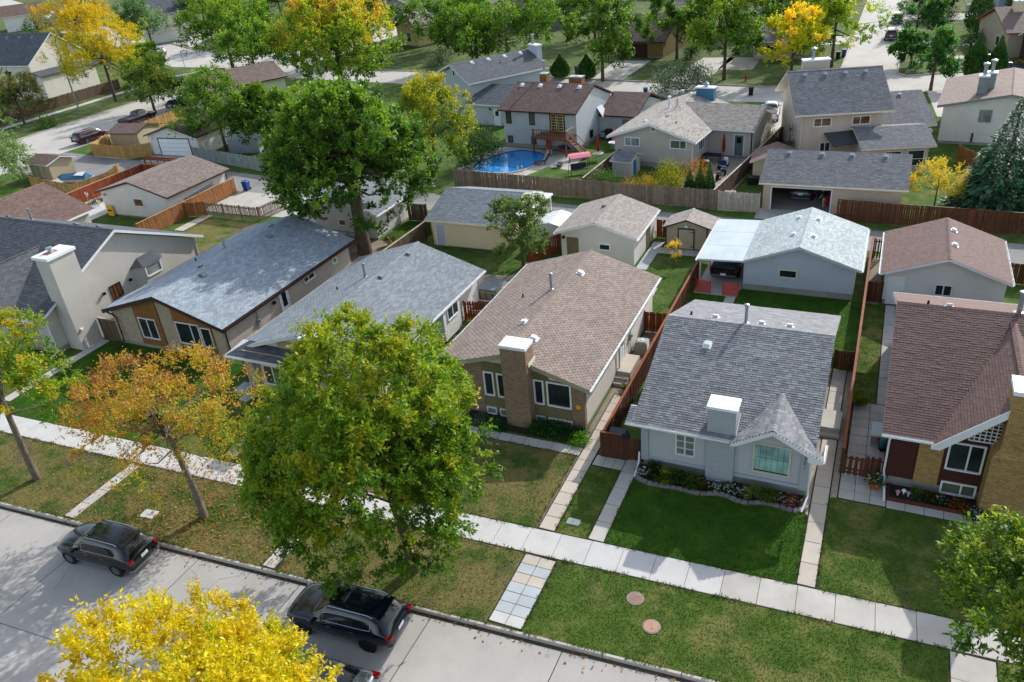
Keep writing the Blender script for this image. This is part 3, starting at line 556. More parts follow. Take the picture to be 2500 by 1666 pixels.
# ---------------------------------------------------------------- the ground: base, streets, blocks, lawns, walks
def sheet(name, pts, z, mt, kind='structure', parent=None, thick=0, **kw):
    mb = MB()
    if thick: mb.ext([(x, y, z-thick) for x, y in pts], (0, 0, thick))
    else: mb.poly([(x, y, z) for x, y in pts])
    return mb.build(name, mt, parent, kind=None if parent else kind, **kw)
sheet('ground', [(-1500, -500), (1500, -500), (1500, 2500), (-1500, 2500)], -.3, 'grass_far')
sheet('street', [(-420, -20), (140, -20), (140, 420), (-420, 420)], -.145, 'street_far')
KY = lambda x: 19.87+.055*x          # street kerb line
blockA = sheet('yard_ground', [(-101.6, KY(-101.6)+.2), (90, KY(90)+.2), (90, 140), (40, 125), (12, 114.5), (1, 110.5), (-8, 105), (-20, 105.5), (-60, 112), (-101.6, 118)], 0, 'lawn_back', thick=.25)
sheet('near_verge', [(-200, KY(-200)-11.6), (90, KY(90)-11.6), (90, -15), (-200, -15)], 0, 'lawn_mid', thick=.25)
NWB = [(-101.6, 127), (-60, 121), (-41, 117.7), (-15, 113.8), (-8.6, 116), (-6.9, 119), (-6.9, 260), (-9, 400), (-101.6, 400)]
sheet('north_block', NWB, 0, 'grass_far', thick=.25)
sheet('north_east_block', [(1.6, 120.6), (12, 124.5), (40, 134.5), (120, 160), (120, 400), (0, 400), (.45, 260), (.45, 122)], 0, 'grass_far', thick=.25)
sheet('west_block', [(-117.3, 20), (-117.3, 121), (-121, 126), (-136, 127), (-200, 163), (-400, 270), (-400, 20)], 0, 'grass_far', thick=.25)
sheet('west_far_block', [(-117.3, 400), (-117.3, 150), (-122, 141), (-128, 138), (-150, 147), (-200, 175), (-400, 285), (-400, 400)], 0, 'grass_far', thick=.25)
def kerb_run(pts, w=.16, seg=3.0, z=.02):
    root = bpy.data.objects.new('kerb', None); COL.objects.link(root); root['kind'] = 'structure'
    for (x0, y0), (x1, y1) in zip(pts, pts[1:]):
        L = math.hypot(x1-x0, y1-y0); n = max(1, int(L/seg)); a = math.atan2(y1-y0, x1-x0); l = L/n
        me = MB().add([(.012, 0, -.2), (l-.012, 0, -.2), (l-.012, w, -.2), (.012, w, -.2), (.012, .03, z-.02), (.03, .05, z), (l-.03, .05, z), (l-.012, .03, z-.02), (l-.012, w, z), (.012, w, z)],
                      [(0, 1, 7, 4), (4, 7, 6, 5), (5, 6, 8, 9), (3, 9, 8, 2), (1, 2, 8, 6, 7), (0, 4, 5, 9, 3)]).mesh('kerb_stone', 'kerb')
        for i in range(n): link('kerb_stone', me, root, (x0+(x1-x0)*i/n, y0+(y1-y0)*i/n, random.uniform(-.008, .008))).rotation_euler = (0, 0, a)
kerb_run([(-62, KY(-62)), (14, KY(14))])
for nm, pts in (('kerb', [(-101.8, 68.5+3.2), (-101.8, 116)]), ('kerb', [(-117.3, 30), (-117.3, 121), (-121, 126), (-136, 127)]), ('kerb', NWB[:7]), ('kerb', [(.45, 260), (.45, 122), (1.6, 120.6), (12, 124.5), (40, 134.5)]), ('kerb', [(1, 110.5), (12, 114.5), (40, 125)]), ('kerb', [(-128, 138), (-150, 147), (-200, 175)])):
    mb = MB()
    for (x0, y0), (x1, y1) in zip(pts, pts[1:]):
        L = math.hypot(x1-x0, y1-y0); n = (-(y1-y0)/L*.09, (x1-x0)/L*.09); mb.ext([(x0+n[0], y0+n[1], -.2), (x0-n[0], y0-n[1], -.2), (x0-n[0], y0-n[1], .025), (x0+n[0], y0+n[1], .025)], (x1-x0, y1-y0, 0))
    mb.build('kerb', 'kerb', kind='structure')
# street slabs with sawn joints
road = sheet('road', [(-64, KY(-64)-11.6), (18, KY(18)-11.6), (18, KY(18)+.02), (-64, KY(-64)+.02)], -.14, 'joint')
jx = [-63, -57, -51, -45, -39, -33.1, -26.8, -21.1, -14.6, -8.85, -2.9, 3.1, 9.2, 15]
for a, b in zip(jx, jx[1:]):
    for lo, hi in ((-5.9, -.02), (-11.55, -5.93)):
        g = .02; mb = MB().ext([(x, KY(x)+k, -.139) for x, k in ((a+g, lo), (b-g, lo), (b-g, hi), (a+g, hi))], (0, 0, .012+random.uniform(0, .004))); link('road_slab', mb.mesh('road_slab', 'road'), road)
sheet('gutter_dirt', [(-62, KY(-62)-.16), (16, KY(16)-.16), (16, KY(16)+.01), (-62, KY(-62)+.01)], -.1195, 'gutter_grit')
def slab(parent, x0, x1, y0, y1, mt, z=.03, g=.01, rot=0, name='slab'):
    cx, cy = (x0+x1)/2, (y0+y1)/2; a, b = (x1-x0)/2-g, (y1-y0)/2-g
    o = link(name, MB().bev(-a, a, -b, b, -.06, 0, .008).mesh(name, mt), parent, (cx, cy, z+random.uniform(-.004, .004))); o.rotation_euler = (random.uniform(-.003, .003), random.uniform(-.003, .003), rot); return o
def walk(name, **kw):
    o = bpy.data.objects.new(name, None); COL.objects.link(o); o['kind'] = 'structure'; return o
def walk_grid(name, x0, x1, y0, y1, nx, ny, mt, z=.03, bed=True):
    r = walk(name)
    if bed: sheet('bedding', [(x0-.05, y0-.05), (x1+.05, y0-.05), (x1+.05, y1+.05), (x0-.05, y1+.05)], .014, 'soil', parent=r)
    for i in range(nx):
        for j in range(ny): slab(r, x0+(x1-x0)*i/nx, x0+(x1-x0)*(i+1)/nx, y0+(y1-y0)*j/ny, y0+(y1-y0)*(j+1)/ny, mt if isinstance(mt, str) else mt(i, j), z)
    return r
sw = walk('sidewalk'); SY = lambda x: 24.78+.034*x
sheet('edge_soil', [(-64, SY(-64)-.86), (14, SY(14)-.86), (14, SY(14)+.86), (-64, SY(-64)+.86)], .016, 'soil', parent=sw)
for i in range(-42, 11):
    x = -3.72+i*1.47; mt = 'walk_white' if x < -3.8 else 'walk'
    slab(sw, x, x+1.47, SY(x+.73)-.77, SY(x+.73)+.77, mt, .035, .008, .034)
tn = {6: 'walk_tan', 5: 'walk_blue', 4: 'walk_tan', 3: 'walk_blue', 2: 'walk_blue', 1: 'walk_blue', 0: 'walk_white'}
walk_grid('verge_path', -12.2, -10.74, 19.55, 23.5, 2, 7, lambda i, j: tn[j])
walk_grid('verge_path', -35.85, -35.15, 18.2, 22.6, 1, 4, 'walk'); walk_grid('verge_path', -23.45, -22.75, 18.85, 23.1, 1, 5, 'walk'); walk_grid('verge_path', 4.75, 6.25, 20.4, 24.1, 1, 3, 'walk')
walk_grid('front_path', -12.3, -11.52, 25.25, 36.9, 1, 13, 'walk_tan'); walk_grid('front_path', -22, -12.35, 30.88, 31.58, 12, 1, 'walk')
walk_grid('front_path', -9.88, -9.15, 25.3, 31.6, 1, 5, 'walk'); walk_grid('front_path', -11.45, -9.9, 30.4, 31.25, 3, 1, 'walk')
walk_grid('front_path', -.86, -.14, 25.62, 36.1, 1, 8, 'walk_tan'); walk_grid('side_path', -.94, -.2, 38.2, 43.1, 1, 4, 'walk')
walk_grid('side_patio', .25, 2.28, 31.6, 33.6, 3, 3, 'walk'); walk_grid('front_path', 2.3, 8.6, 31.55, 32.1, 8, 1, 'walk'); walk_grid('side_patio', .4, 2.1, 33.7, 40, 2, 8, 'walk'); walk_grid('back_path', 1.52, 2.14, 40.05, 52.1, 1, 13, 'walk')
walk_grid('front_path', -50.1, -49.3, 25, 33.2, 1, 8, 'walk'); walk_grid('back_path', -61.8, -60.6, 52.1, 56.3, 2, 4, 'walk_tan'); walk_grid('back_path', -16.05, -15.15, 53.8, 59.2, 1, 5, 'walk_blue'); walk_grid('patio', -15.2, -11.3, 57.05, 58.15, 4, 1, 'walk'); walk_grid('back_path', -8.65, -7.95, 44.8, 50.9, 1, 4, 'walk'); walk_grid('front_path', -31.2, -30.4, 25, 30.2, 1, 5, 'walk'); walk_grid('back_path', -14.6, -13.5, 49.3, 50.9, 1, 1, 'walk_white')
# alley and hard standings
sheet('alley', [(-101.7, 63.2), (-75, 64), (-50, 62.3), (-20, 61.6), (30, 60), (30, 63.6), (12, 64.4), (-12, 65.7), (-40, 66.4), (-64, 68.3), (-85, 70.6), (-101.7, 72.2)], .006, 'asphalt')
for nm, pts, mt in (('parking_pad', [(-63, 57), (-49.5, 57.5), (-49.5, 62.6), (-63, 63.2)], 'concrete'), ('parking_pad', [(-9.2, 65.9), (-3, 65.5), (-3, 68.3), (-9.2, 68.3)], 'concrete'), ('driveway', [(-86, 70.6), (-79, 69.9), (-79, 73.2), (-86, 73)], 'concrete'), ('parking_pad', [(-94, 63.6), (-80, 63.7), (-80, 58.8), (-92, 60)], 'concrete'), ('patio', [(-79.5, 49.3), (-73.5, 49.3), (-73.5, 63), (-79.5, 63)], 'walk_white'), ('carport_floor', [(-10.9, 50.9), (-7.78, 50.9), (-7.78, 61.4), (-10.9, 61.4)], 'concrete'), ('pool_deck', [(-42, 73.4), (-29.5, 70.5), (-29.5, 81.3), (-40, 82.8), (-42, 81)], 'concrete'), ('patio', [(-17, 72.3), (-12.3, 69.5), (-11, 85), (-17, 83)], 'gravel'),
                    ('dirt_yard', [(-60.4, 47), (-49.6, 46.5), (-49.6, 55.4), (-60.4, 55.4)], 'lawn_dry'), ('dirt_yard', [(-49, 48.5), (-36, 48.5), (-36, 54.3), (-49, 54.3)], 'dirt_yard'), ('gravel_bed', [(-27.8, 45.8), (-23.5, 45.8), (-23.5, 50.6), (-27.8, 50)], 'dirt_yard'), ('side_strip', [(-12.65, 37), (-11.2, 37), (-11.2, 45), (-12.65, 45)], 'dirt_yard'), ('gravel_bed', [(-.1, 31.4), (.26, 31.6), (.16, 43), (-.16, 43)], 'gravel'), ('gravel_bed', [(-1.12, 30.2), (-.9, 29.9), (-.88, 43), (-1.12, 43)], 'gravel'), ('gravel_bed', [(-9.1, 30), (-8.75, 30), (-8.75, 31.4), (-9.1, 31.4)], 'gravel'), ('gravel_bed', [(-12.64, 25.5), (-12.34, 25.5), (-12.34, 37), (-12.64, 37)], 'dirt_yard'),
                    ('gravel_strip', [(.3, 52), (1.1, 52), (1.1, 60), (.3, 60)], 'dirt_yard'), ('driveway', [(-35.5, 108), (-30.5, 107.2), (-30.5, 95), (-35, 95)], 'concrete'), ('driveway', [(-41.5, 117.9), (-36.5, 117), (-36, 131), (-42, 131)], 'concrete'), ('driveway', [(-30.2, 116), (-24.6, 115.2), (-23, 133), (-28, 133)], 'concrete'), ('driveway', [(-24, 124), (-19, 124), (-19, 133), (-24, 133)], 'gravel'), ('driveway', [(.5, 140), (14, 141), (14, 145.5), (.5, 145)], 'concrete'), ('driveway', [(.5, 163), (18, 164), (18, 171), (.5, 170)], 'concrete'), ('driveway', [(6, 125.5), (14, 127.5), (14, 134), (6, 133)], 'concrete'), ('driveway', [(-7, 143), (-20, 142), (-20, 150), (-7, 151)], 'concrete'), ('driveway', [(-13, 105.4), (-10.6, 105.3), (-10.6, 90), (-13, 90)], 'concrete'), ('driveway', [(4, 111.4), (9, 113.4), (10, 100), (5, 100)], 'concrete'),
                    ('sidewalk', [(-127.9, 30), (-126.2, 30), (-126.2, 118), (-127.9, 118)], 'walk_white'), ('sidewalk', [(-127.9, 118), (-126.2, 118), (-122.5, 125), (-124.2, 126)], 'walk_white'), ('driveway', [(-152, 149), (-164, 155), (-175, 175), (-160, 170)], 'concrete')):
    sheet(nm, pts, .012, mt)
# front lawns
def in_poly(P, pts):
    P = np.array(P); x, y = pts[:, 0], pts[:, 1]; c = np.zeros(len(pts), bool)
    for (x0, y0), (x1, y1) in zip(P, np.roll(P, -1, 0)):
        k = ((y0 > y) != (y1 > y)); c ^= k & (x < (x1-x0)*(y-y0)/(y1-y0+1e-12)+x0)
    return c
V0 = lambda x: KY(x)+.18
V1 = lambda x: SY(x)-.83
S1 = lambda x: SY(x)+.83
def strip(x0, x1, f, g): return [(x0, f(x0)), (x1, f(x1)), (x1, g(x1)), (x0, g(x0))]
lawns = [('verge', strip(-60, -35.9, V0, V1), 'lawn_dry', 150), ('verge', strip(-35.1, -23.5, V0, V1), 'lawn_dry', 150), ('verge', strip(-22.7, -12.27, V0, V1), 'lawn_dry', 170), ('verge', strip(-10.68, 4.7, V0, V1), 'lawn_mid', 200), ('verge', strip(6.3, 12, V0, V1), 'lawn_mid', 120),
         ('lawn', strip(-60, -50.2, S1, lambda x: 29.6), 'lawn_mid', 90), ('lawn', strip(-49.2, -36.3, S1, lambda x: 33.2), 'lawn_lush', 110), ('lawn', strip(-36.2, -31.3, S1, lambda x: 30.6), 'lawn_mid', 90), ('lawn', strip(-30.3, -23, S1, lambda x: 30.8), 'lawn_mid', 90), ('lawn', strip(-22.8, -12.4, S1, lambda x: 30.82), 'lawn_dry', 170), ('lawn', strip(-11.45, -9.95, S1, lambda x: 30.35), 'lawn_mid', 220),
         ('lawn', [(-9.08, S1(-9.08)), (-.92, S1(-.92)), (-.95, 30), (-1.5, 29.86), (-2.4, 29.96), (-2.9, 29.96), (-3.58, 29.68), (-4.07, 29.7), (-4.6, 29.93), (-5.09, 29.92), (-5.78, 29.66), (-7.3, 29.68), (-8.35, 29.66), (-9.05, 29.9)], 'lawn_lush', 260), ('lawn', strip(-.08, 12, S1, lambda x: 31.5), 'lawn_mid', 200),
         ('lawn', [(.3, 40.1), (1.46, 40.1), (1.46, 52), (.3, 52)], 'lawn_mid', 120), ('lawn', [(-8, 44.5), (.1, 44.5), (.1, 52.2), (-7.9, 52.2)], 'lawn_lush', 110), ('lawn', [(-11, 44.5), (-8.7, 44.5), (-8.7, 50.8), (-11, 50.8)], 'lawn_lush', 110), ('lawn', [(-15.1, 47.2), (-11.3, 46), (-11.3, 57), (-15.1, 57)], 'lawn_back', 110), ('lawn', [(-11.1, 37.2), (-9.5, 37.2), (-9.5, 44), (-11.1, 44)], 'lawn_back', 60), ('lawn', [(-27.8, 50.7), (-22.6, 51), (-22.6, 54.2), (-27.8, 54.2)], 'lawn_back', 80), ('lawn', [(8.2, 44), (14, 44), (14, 53), (8.2, 53)], 'lawn_back', 60), ('lawn', [(-39.4, 54.5), (-35.8, 54.5), (-35.8, 60), (-39.4, 59)], 'lawn_lush', 60)]
GR = np.random.default_rng(3); blades = {}
for nm, P, mt, dens in lawns:
    sheet(nm, P, .02, mt)
    A = np.array(P); lo, hi = A.min(0), A.max(0); n = int((hi-lo).prod()*dens*1.6); q = lo+GR.random((n, 2))*(hi-lo); q = q[in_poly(P, q)]; blades.setdefault(mt, []).append(q)
def edge_pts(x0, y0, x1, y1, dens=46, sp=.05):      # ragged tufts hanging over the paving
    n = int(math.hypot(x1-x0, y1-y0)*dens); f = GR.random(n); keep = np.sin(f*37+x0)+np.sin(f*91+y0)*.6 > -.5; f = f[keep]
    return np.stack([x0+(x1-x0)*f+GR.normal(0, sp, len(f)), y0+(y1-y0)*f+GR.normal(0, sp, len(f))], 1)
EDGE = {'lawn_dry': [edge_pts(a, V1(a)+.03, a+6, V1(a+6)+.03) for a in range(-58, -13, 6)]+[edge_pts(a, V0(a)-.02, a+6, V0(a+6)-.02) for a in range(-58, -13, 6)]+[edge_pts(-12.45, 25.6, -12.45, 30.8), edge_pts(-22, S1(-22)-.03, -12.4, S1(-12.4)-.03), edge_pts(-22, 30.84, -12.4, 30.84)],
        'lawn_mid': [edge_pts(-10.6, V1(-10.6)+.03, 4.7, V1(4.7)+.03), edge_pts(-10.6, V0(-10.6)-.02, 4.7, V0(4.7)-.02), edge_pts(-10.66, 19.6, -10.66, 23.4), edge_pts(-.06, 25.7, -.06, 31.5), edge_pts(0, S1(0)-.03, 9, S1(9)-.03), edge_pts(-11.47, 25.4, -11.47, 30.3), edge_pts(-9.94, 25.5, -9.94, 30.3)],
        'lawn_lush': [edge_pts(-9.08, S1(-9.08)-.03, -.95, S1(-.95)-.03), edge_pts(-.93, 25.8, -.93, 29.9), edge_pts(-9.1, 25.6, -9.1, 29.8), edge_pts(-7.4, 29.72, -5.2, 29.75), edge_pts(-4, 29.75, -2, 29.95)]}
for mt, L in blades.items():
    ne = sum(map(len, EDGE.get(mt, []))); q = np.concatenate(L+EDGE.get(mt, [])); n = len(q); b = np.concatenate([q, np.full((n, 1), .015)], 1); a = GR.random(n)*6.283; s = np.stack([np.cos(a), np.sin(a), 0*a], 1)*GR.uniform(.012, .03, (n, 1)); hgt = GR.uniform(.02, .05, n); hgt[n-ne:] *= 2.2; ln = np.stack([GR.normal(0, .03, n), GR.normal(0, .03, n), hgt], 1); b[n-ne:, 2] += .02; ln[n-ne:, :2] *= 1.6
    v = np.stack([b-s, b+s, b+s*.5+ln, b-s*.4+ln*.9], 1).reshape(-1, 3).astype(np.float32); me = bpy.data.meshes.new('grass'); me.vertices.add(4*n); me.vertices.foreach_set('co', v.ravel()); me.loops.add(4*n); me.loops.foreach_set('vertex_index', np.arange(4*n, dtype=np.int32)); me.polygons.add(n); me.polygons.foreach_set('loop_start', np.arange(n, dtype=np.int32)*4); me.polygons.foreach_set('loop_total', np.full(n, 4, np.int32)); me.update(calc_edges=True); me.materials.append(MATS[mt])
    tag(link('grass', me), {'lawn_dry': 'dry leaf strewn turf on the verge left of the paved crossing', 'lawn_mid': 'patchy green turf on the verge right of the paved crossing', 'lawn_lush': 'deep green clipped turf in the front lawn beside the flower bed', 'lawn_back': 'bright turf in the back yards between the garages'}[mt], 'grass', kind='stuff')
# fallen leaves under the turning tree
n = 5200; q = np.stack([GR.normal(-29.5, 4.2, n), GR.uniform(18, 31, n)], 1); q = q[(np.abs(q[:, 0]+29) < 11) & (q[:, 1] > KY(q[:, 0])+.1) & ((q[:, 1] < 23.9) | (GR.random(n) < .35))]; n2 = 260; q = np.concatenate([q, np.stack([GR.uniform(-36, 6, n2), KY(GR.uniform(-36, 6, n2))*0+0], 1)*0+np.stack([GR.uniform(-36, 2, n2)]*1+[np.zeros(n2)], 1)]); k = q[:, 1] == 0; q[k, 1] = KY(q[k, 0])-np.abs(GR.normal(.05, .25, k.sum()))-.03; n = len(q)
pos = np.concatenate([q, np.where(k, -.12, .06)[:, None]+GR.random((n, 1))*.03], 1); a = GR.random(n)*6.283; d = np.stack([np.cos(a), np.sin(a), GR.normal(0, .2, n)], 1); sz = GR.uniform(.08, .17, n)
tag(link('fallen_leaves', leafmesh('fallen_leaves', pos, unit(d), unit(GR.normal(size=(n, 3))*.3+np.array((0, 0, 1))), sz, sz*.6, pal_mix(['#7a4a22', '#a3702e', '#b98f4a', '#8a5a30'], GR.random(n)), 'leaf')), 'tan fallen leaves scattered on the verge below the turning tree', 'fallen leaves', kind='stuff')
def text_part(parent, s, size, M4, mt, name='lettering', ext=.006):
    c = bpy.data.curves.new(name, 'FONT'); c.body = s; c.size = size; c.extrude = ext; c.align_x = 'CENTER'; c.align_y = 'CENTER'; o = bpy.data.objects.new(name, c)
    COL.objects.link(o); me = bpy.data.meshes.new_from_object(o); bpy.data.objects.remove(o); me.materials.clear(); me.materials.append(MATS[mt]); t = link(name, me, parent); t.matrix_local = M4; return t
def face_front(x, y, z): return Matrix.Translation((x, y, z)) @ Matrix.Rotation(R(90), 4, 'X')
def wedge_slope(b, roof, pts, trim, t=.13):    # a cut roof plane as a thin solid
    return b.part('roof_plane', MB().ext([(x, y, z-t) for x, y, z in pts], (0, 0, t)), trim, roof)
# ================= house 301: grey stucco, ridge along the street, small front gable
b = B('bungalow', 'grey stucco bungalow numbered 301 with grey shingles and painted chimney', -5.1, 31.25)
b.walls(-9.0, -1.15, 31.25, 43.9, 2.92, 'stucco_grey', 'x', 37.5, 5.1, found=.5)
r = b.gable(-9.4, -.92, 30.7, 44.3, 2.9, 5.3, 'x', 'sh_301', 'white_trim', 'arch', ind=300, notch=(-4.4, -1.0, 31.35))
wedge_slope(b, r, [(-9.72, 30.7, 2.9), (-9.405, 30.7, 2.9), (-9.405, 31.7, 3.25), (-9.72, 31.7, 3.25)], 'white_trim'); shingles(r, b.off, (-9.72, 30.7, 2.9), (1, 0, 0), (0, 1, .353), [(0, 0), (.3, 0), (.3, 1.0), (0, 1.0)], 'arch', 'sh_301', 0, 3)
g = b.part('front_gable_roof', MB().ext([(-4.62, 30.5, 2.74), (-2.8, 30.5, 3.81), (-2.8, 33.75, 3.81), (-4.62, 30.72, 2.74)], (0, 0, .14)).ext([(-2.8, 30.5, 3.81), (-.56, 30.5, 2.62), (-.56, 30.75, 2.62), (-2.8, 33.75, 3.81)], (0, 0, .14)), 'grey_trim', r)
lA, lB = math.hypot(1.82, 1.07), math.hypot(2.24, 1.19)
shingles(r, b.off, (-4.62, 33.75, 2.884), (0, -1, 0), (1.82, 0, 1.07), [(3.03, 0), (3.25, 0), (3.25, lA), (0, lA)], 'arch', 'sh_301', 0, 5); shingles(r, b.off, (-.56, 30.5, 2.765), (0, 1, 0), (-2.24, 0, 1.19), [(0, 0), (.25, 0), (3.25, lB), (0, lB)], 'arch', 'sh_301', 0, 6)
ridge_caps(r, b.off, (-2.8, 30.5, 3.955), (-2.8, 33.75, 3.955), 'sh_301')
b.part('gable_wall', MB().ext([(-4.4, 31.2, 2.5), (-1.15, 31.2, 2.5), (-1.15, 31.2, 2.86), (-2.8, 31.2, 3.76), (-4.4, 31.2, 2.8)], (0, 1.5, 0)), 'stucco_grey')
b.part('gable_fascia', MB().ext([(-4.62, 30.46, 2.7), (-4.62, 30.46, 2.88), (-2.8, 30.46, 3.95), (-.56, 30.46, 2.76), (-.56, 30.46, 2.58), (-1.2, 30.46, 2.58), (-1.2, 30.46, 2.86), (-2.8, 30.46, 3.72), (-4.4, 30.46, 2.76)], (0, .035, 0)), 'white_trim')
b.chimney(-5.8, -4.5, 30.95, 31.9, 4.3, 'brick_grey'); b.part('flashing', MB().ext([(-4.48, 30.9, 2.95), (-4.48, 31.95, 3.4), (-4.48, 31.95, 3.6), (-4.48, 30.9, 3.12)], (.03, 0, 0)), 'white_trim')
for x0, x1 in ((-9.06, -8.7), (-1.5, -1.12)): b.part('pilaster', MB().box(x0, x1, 31.12, 31.4, .42, 2.85), 'brick_grey', uv=True)
b.part('base_band', MB().box(-8.7, -5.8, 31.19, 31.25, .46, .64).box(-4.5, -1.5, 31.16, 31.22, .46, .64), 'stucco_blue')
b.win('F', 31.25, -7.36, -6.38, 1.08, 2.36, (.48,), gm='glass_pale', rails=(.33, .66)); b.win('F', 31.2, -3.66, -1.97, 1.0, 2.68, (), 'cream_trim', 'glass_teal', .06)
w_ = b.part('blind_line', MB(), 'dark_trim') if 0 else None
mb = MB()
for i in range(1, 6): mb.box(-3.6+i*.264, -3.59+i*.264, 31.178, 31.19, 1.12, 2.62)
mb.box(-3.6, -2.03, 31.178, 31.19, 1.86, 1.87).box(-3.6, -2.03, 31.176, 31.19, 1.06, 1.12); b.part('window_bars', mb, 'dark_trim')
for i, ch in enumerate('301'): text_part(b.root, ch, .24, face_front(-1.33+5.1, 31.11-31.25, 2.28-i*.26), 'dark_trim', 'house_number')
b.gutter((-9.72, 30.68, 2.88), (-4.66, 30.68, 2.88)); b.gutter((-.58, 30.5, 2.74), (-.58, 31.9, 2.74))
mb = MB()
for i in range(14): a = i/13; b.part('light_clip', MB().box(-4.62+1.82*a-.02, -4.62+1.82*a+.02, 30.43, 30.47, 2.87+1.07*a, 2.91+1.07*a), 'dark_trim')
for i in range(16): a = i/15; b.part('light_clip', MB().box(-2.8+2.24*a-.02, -2.8+2.24*a+.02, 30.43, 30.47, 3.94-1.19*a, 3.98-1.19*a), 'dark_trim')
b.spout([(-4.72, 30.62, 2.82), (-4.6, 30.75, 2.74), (-4.42, 30.9, 2.7)]); b.spout([(-9.12, 31.0, .95), (-9.12, 30.9, .4), (-9.12, 30.1, .06)]); b.spout([(-1.06, 31.1, 2.6), (-1.06, 31.08, .5), (-1.05, 30.9, .3), (-1.2, 30.0, .08)])
b.pipe(-5.35, 38.0, 1.15); b.stack(-8.35, 38.6); b.vent(-7.05, 38.7); b.vent(-4.6, 38.4, w=.3); b.vent(-3.2, 38.6); b.vent(-6.9, 35.9)
b.part('step', MB().box(-1.1, -.1, 36.2, 36.55, 0, .18), 'concrete'); b.part('step', MB().box(-1.1, -.1, 36.55, 38.2, 0, .42), 'concrete')
# ================= H4: brown shingles, brick front, brick chimney
b = B('bungalow', 'brick fronted bungalow with brown scalloped shingles and broad brick chimney', -17.05, 33.05)
b.walls(-21.4, -12.72, 33.05, 46.6, 2.88, 'stucco_cream', 'y', -17.05, 4.16, found=.25)
r = b.gable(-21.8, -12.3, 32.75, 47.0, 2.9, 4.36, 'y', 'sh_h4', 'tan_trim', 'hexa', ind=300, front=1, t=.26)
for x0, x1 in ((-21.42, -18.68), (-13.42, -12.7)):
    zt = lambda x: 2.9+1.46*(1-abs(x+17.05)/4.75)-.28
    b.part('brick_facing', MB().ext([(x0, 33.0, .12), (x1, 33.0, .12), (x1, 33.0, zt(x1)), (x0, 33.0, zt(x0))], (0, .3, 0)), 'brick_brown', uv=True)
for x0, x1 in ((-18.66, -17.1), (-15.6, -13.44)):
    b.siding('F', 33.04, x0, x1, .56, 1.33, 'siding_olive', .2, True); b.siding('F', 33.04, x0, x1, 2.95, min(2.9+1.46*(1-abs(x+17.05)/4.75) for x in (x0, x1))-.3 if x1 > -15 else 3.5, 'siding_olive', .2, True) if x1 < -15 else b.siding('F', 33.04, x0, x0+.9, 2.95, 3.35, 'siding_olive', .2, True)
    b.part('infill', MB().box(x0, x1, 33.0, 33.05, .1, 2.95), 'siding_olive')
for a0, a1 in ((-18.64, -18.0), (-17.82, -17.2), (-15.6, -15.0), (-14.84, -13.42)):
    b.win('F', 33.0, a0, a1, 1.33, 2.9, fw=.09); b.win('F', 33.0, a0, a1, .06, .54, gm='glass_pale', fw=.07)
b.chimney(-17.09, -15.62, 32.3, 33.3, 5.0, 'brick_brown', capo=.04, caph=.18); b.part('flashing', MB().ext([(-15.6, 32.5, 3.9), (-15.6, 33.4, 3.9), (-15.6, 33.4, 4.1), (-15.6, 32.5, 4.1)], (.04, 0, 0)), 'cream_trim')
b.gutter((-12.3, 32.8, 2.88), (-12.3, 47, 2.88)); b.gutter((-21.8, 47, 2.88), (-21.8, 32.8, 2.88)); b.spout([(-12.3, 38.9, 2.8), (-12.6, 38.9, 2.5), (-12.62, 38.9, .1)], 'grey_trim')
b.door('R', -12.72, 39.3, 40.2, .6, 2.6, 'white_trim', lite=(1.1, 1.8)); b.part('landing', MB().bev(-12.72, -11.85, 38.5, 40.6, 0, .6, .02), 'walk_tan'); b.part('step', MB().box(-12.7, -11.9, 38.15, 38.5, 0, .38), 'walk_tan'); b.part('step', MB().box(-12.7, -11.9, 37.8, 38.15, 0, .19), 'walk_tan')
b.pipe(-17.6, 41.0, 1.15); b.stack(-19.4, 40.6); b.vent(-16.6, 43.6, w=.34); b.vent(-17.6, 36.6, w=.34); b.vent(-16.3, 35.1, w=.34)
b.part('house_plaque', MB().lathe([(.02, -.03), (.13, -.03), (.15, 0)], (-13.05, 32.97, 1.55), 12, 'y'), 'yellow_plastic')
# ================= H6: brown shingles, steep front gable with brick chimney and lattice
b = B('bungalow', 'brown shingled house with red brown siding, white lattice arch and tan brick chimney', 6, 33.35)
b.walls(2.1, 12.5, 33.35, 47.2, 3.05, 'siding_brown', 'x', 40.25, 6.0, found=.5)
r = b.gable(1.68, 13, 32.9, 47.6, 3.15, 6.2, 'x', 'sh_h6', 'white_trim', 'tab', ind=300, t=.2, notch=(4.1, 9.5, 33.5))
sl = .95; x0, x1, xr, zr = 3.8, 9.8, 6.8, 6.02
b.part('front_gable_roof', MB().ext([(x0, 32.6, 2.98), (xr, 32.6, zr-.18), (xr, 39.7, zr-.18), (x0, 32.9, 2.98)], (0, 0, .17)).ext([(xr, 32.6, zr-.18), (x1, 32.6, 2.98), (x1, 32.9, 2.98), (xr, 39.7, zr-.18)], (0, 0, .17)), 'white_trim', r)
l = math.hypot(3, zr-3.16)
shingles(r, b.off, (x0, 39.7, 3.16), (0, -1, 0), (3, 0, zr-3.16), [(6.8, 0), (7.1, 0), (7.1, l), (0, l)], 'tab', 'sh_h6', 0, 8); shingles(r, b.off, (x1, 32.6, 3.16), (0, 1, 0), (-3, 0, zr-3.16), [(0, 0), (.3, 0), (7.1, l), (0, l)], 'tab', 'sh_h6', 0, 9); ridge_caps(r, b.off, (xr, 32.6, zr+.01), (xr, 39.7, zr+.01), 'sh_h6')
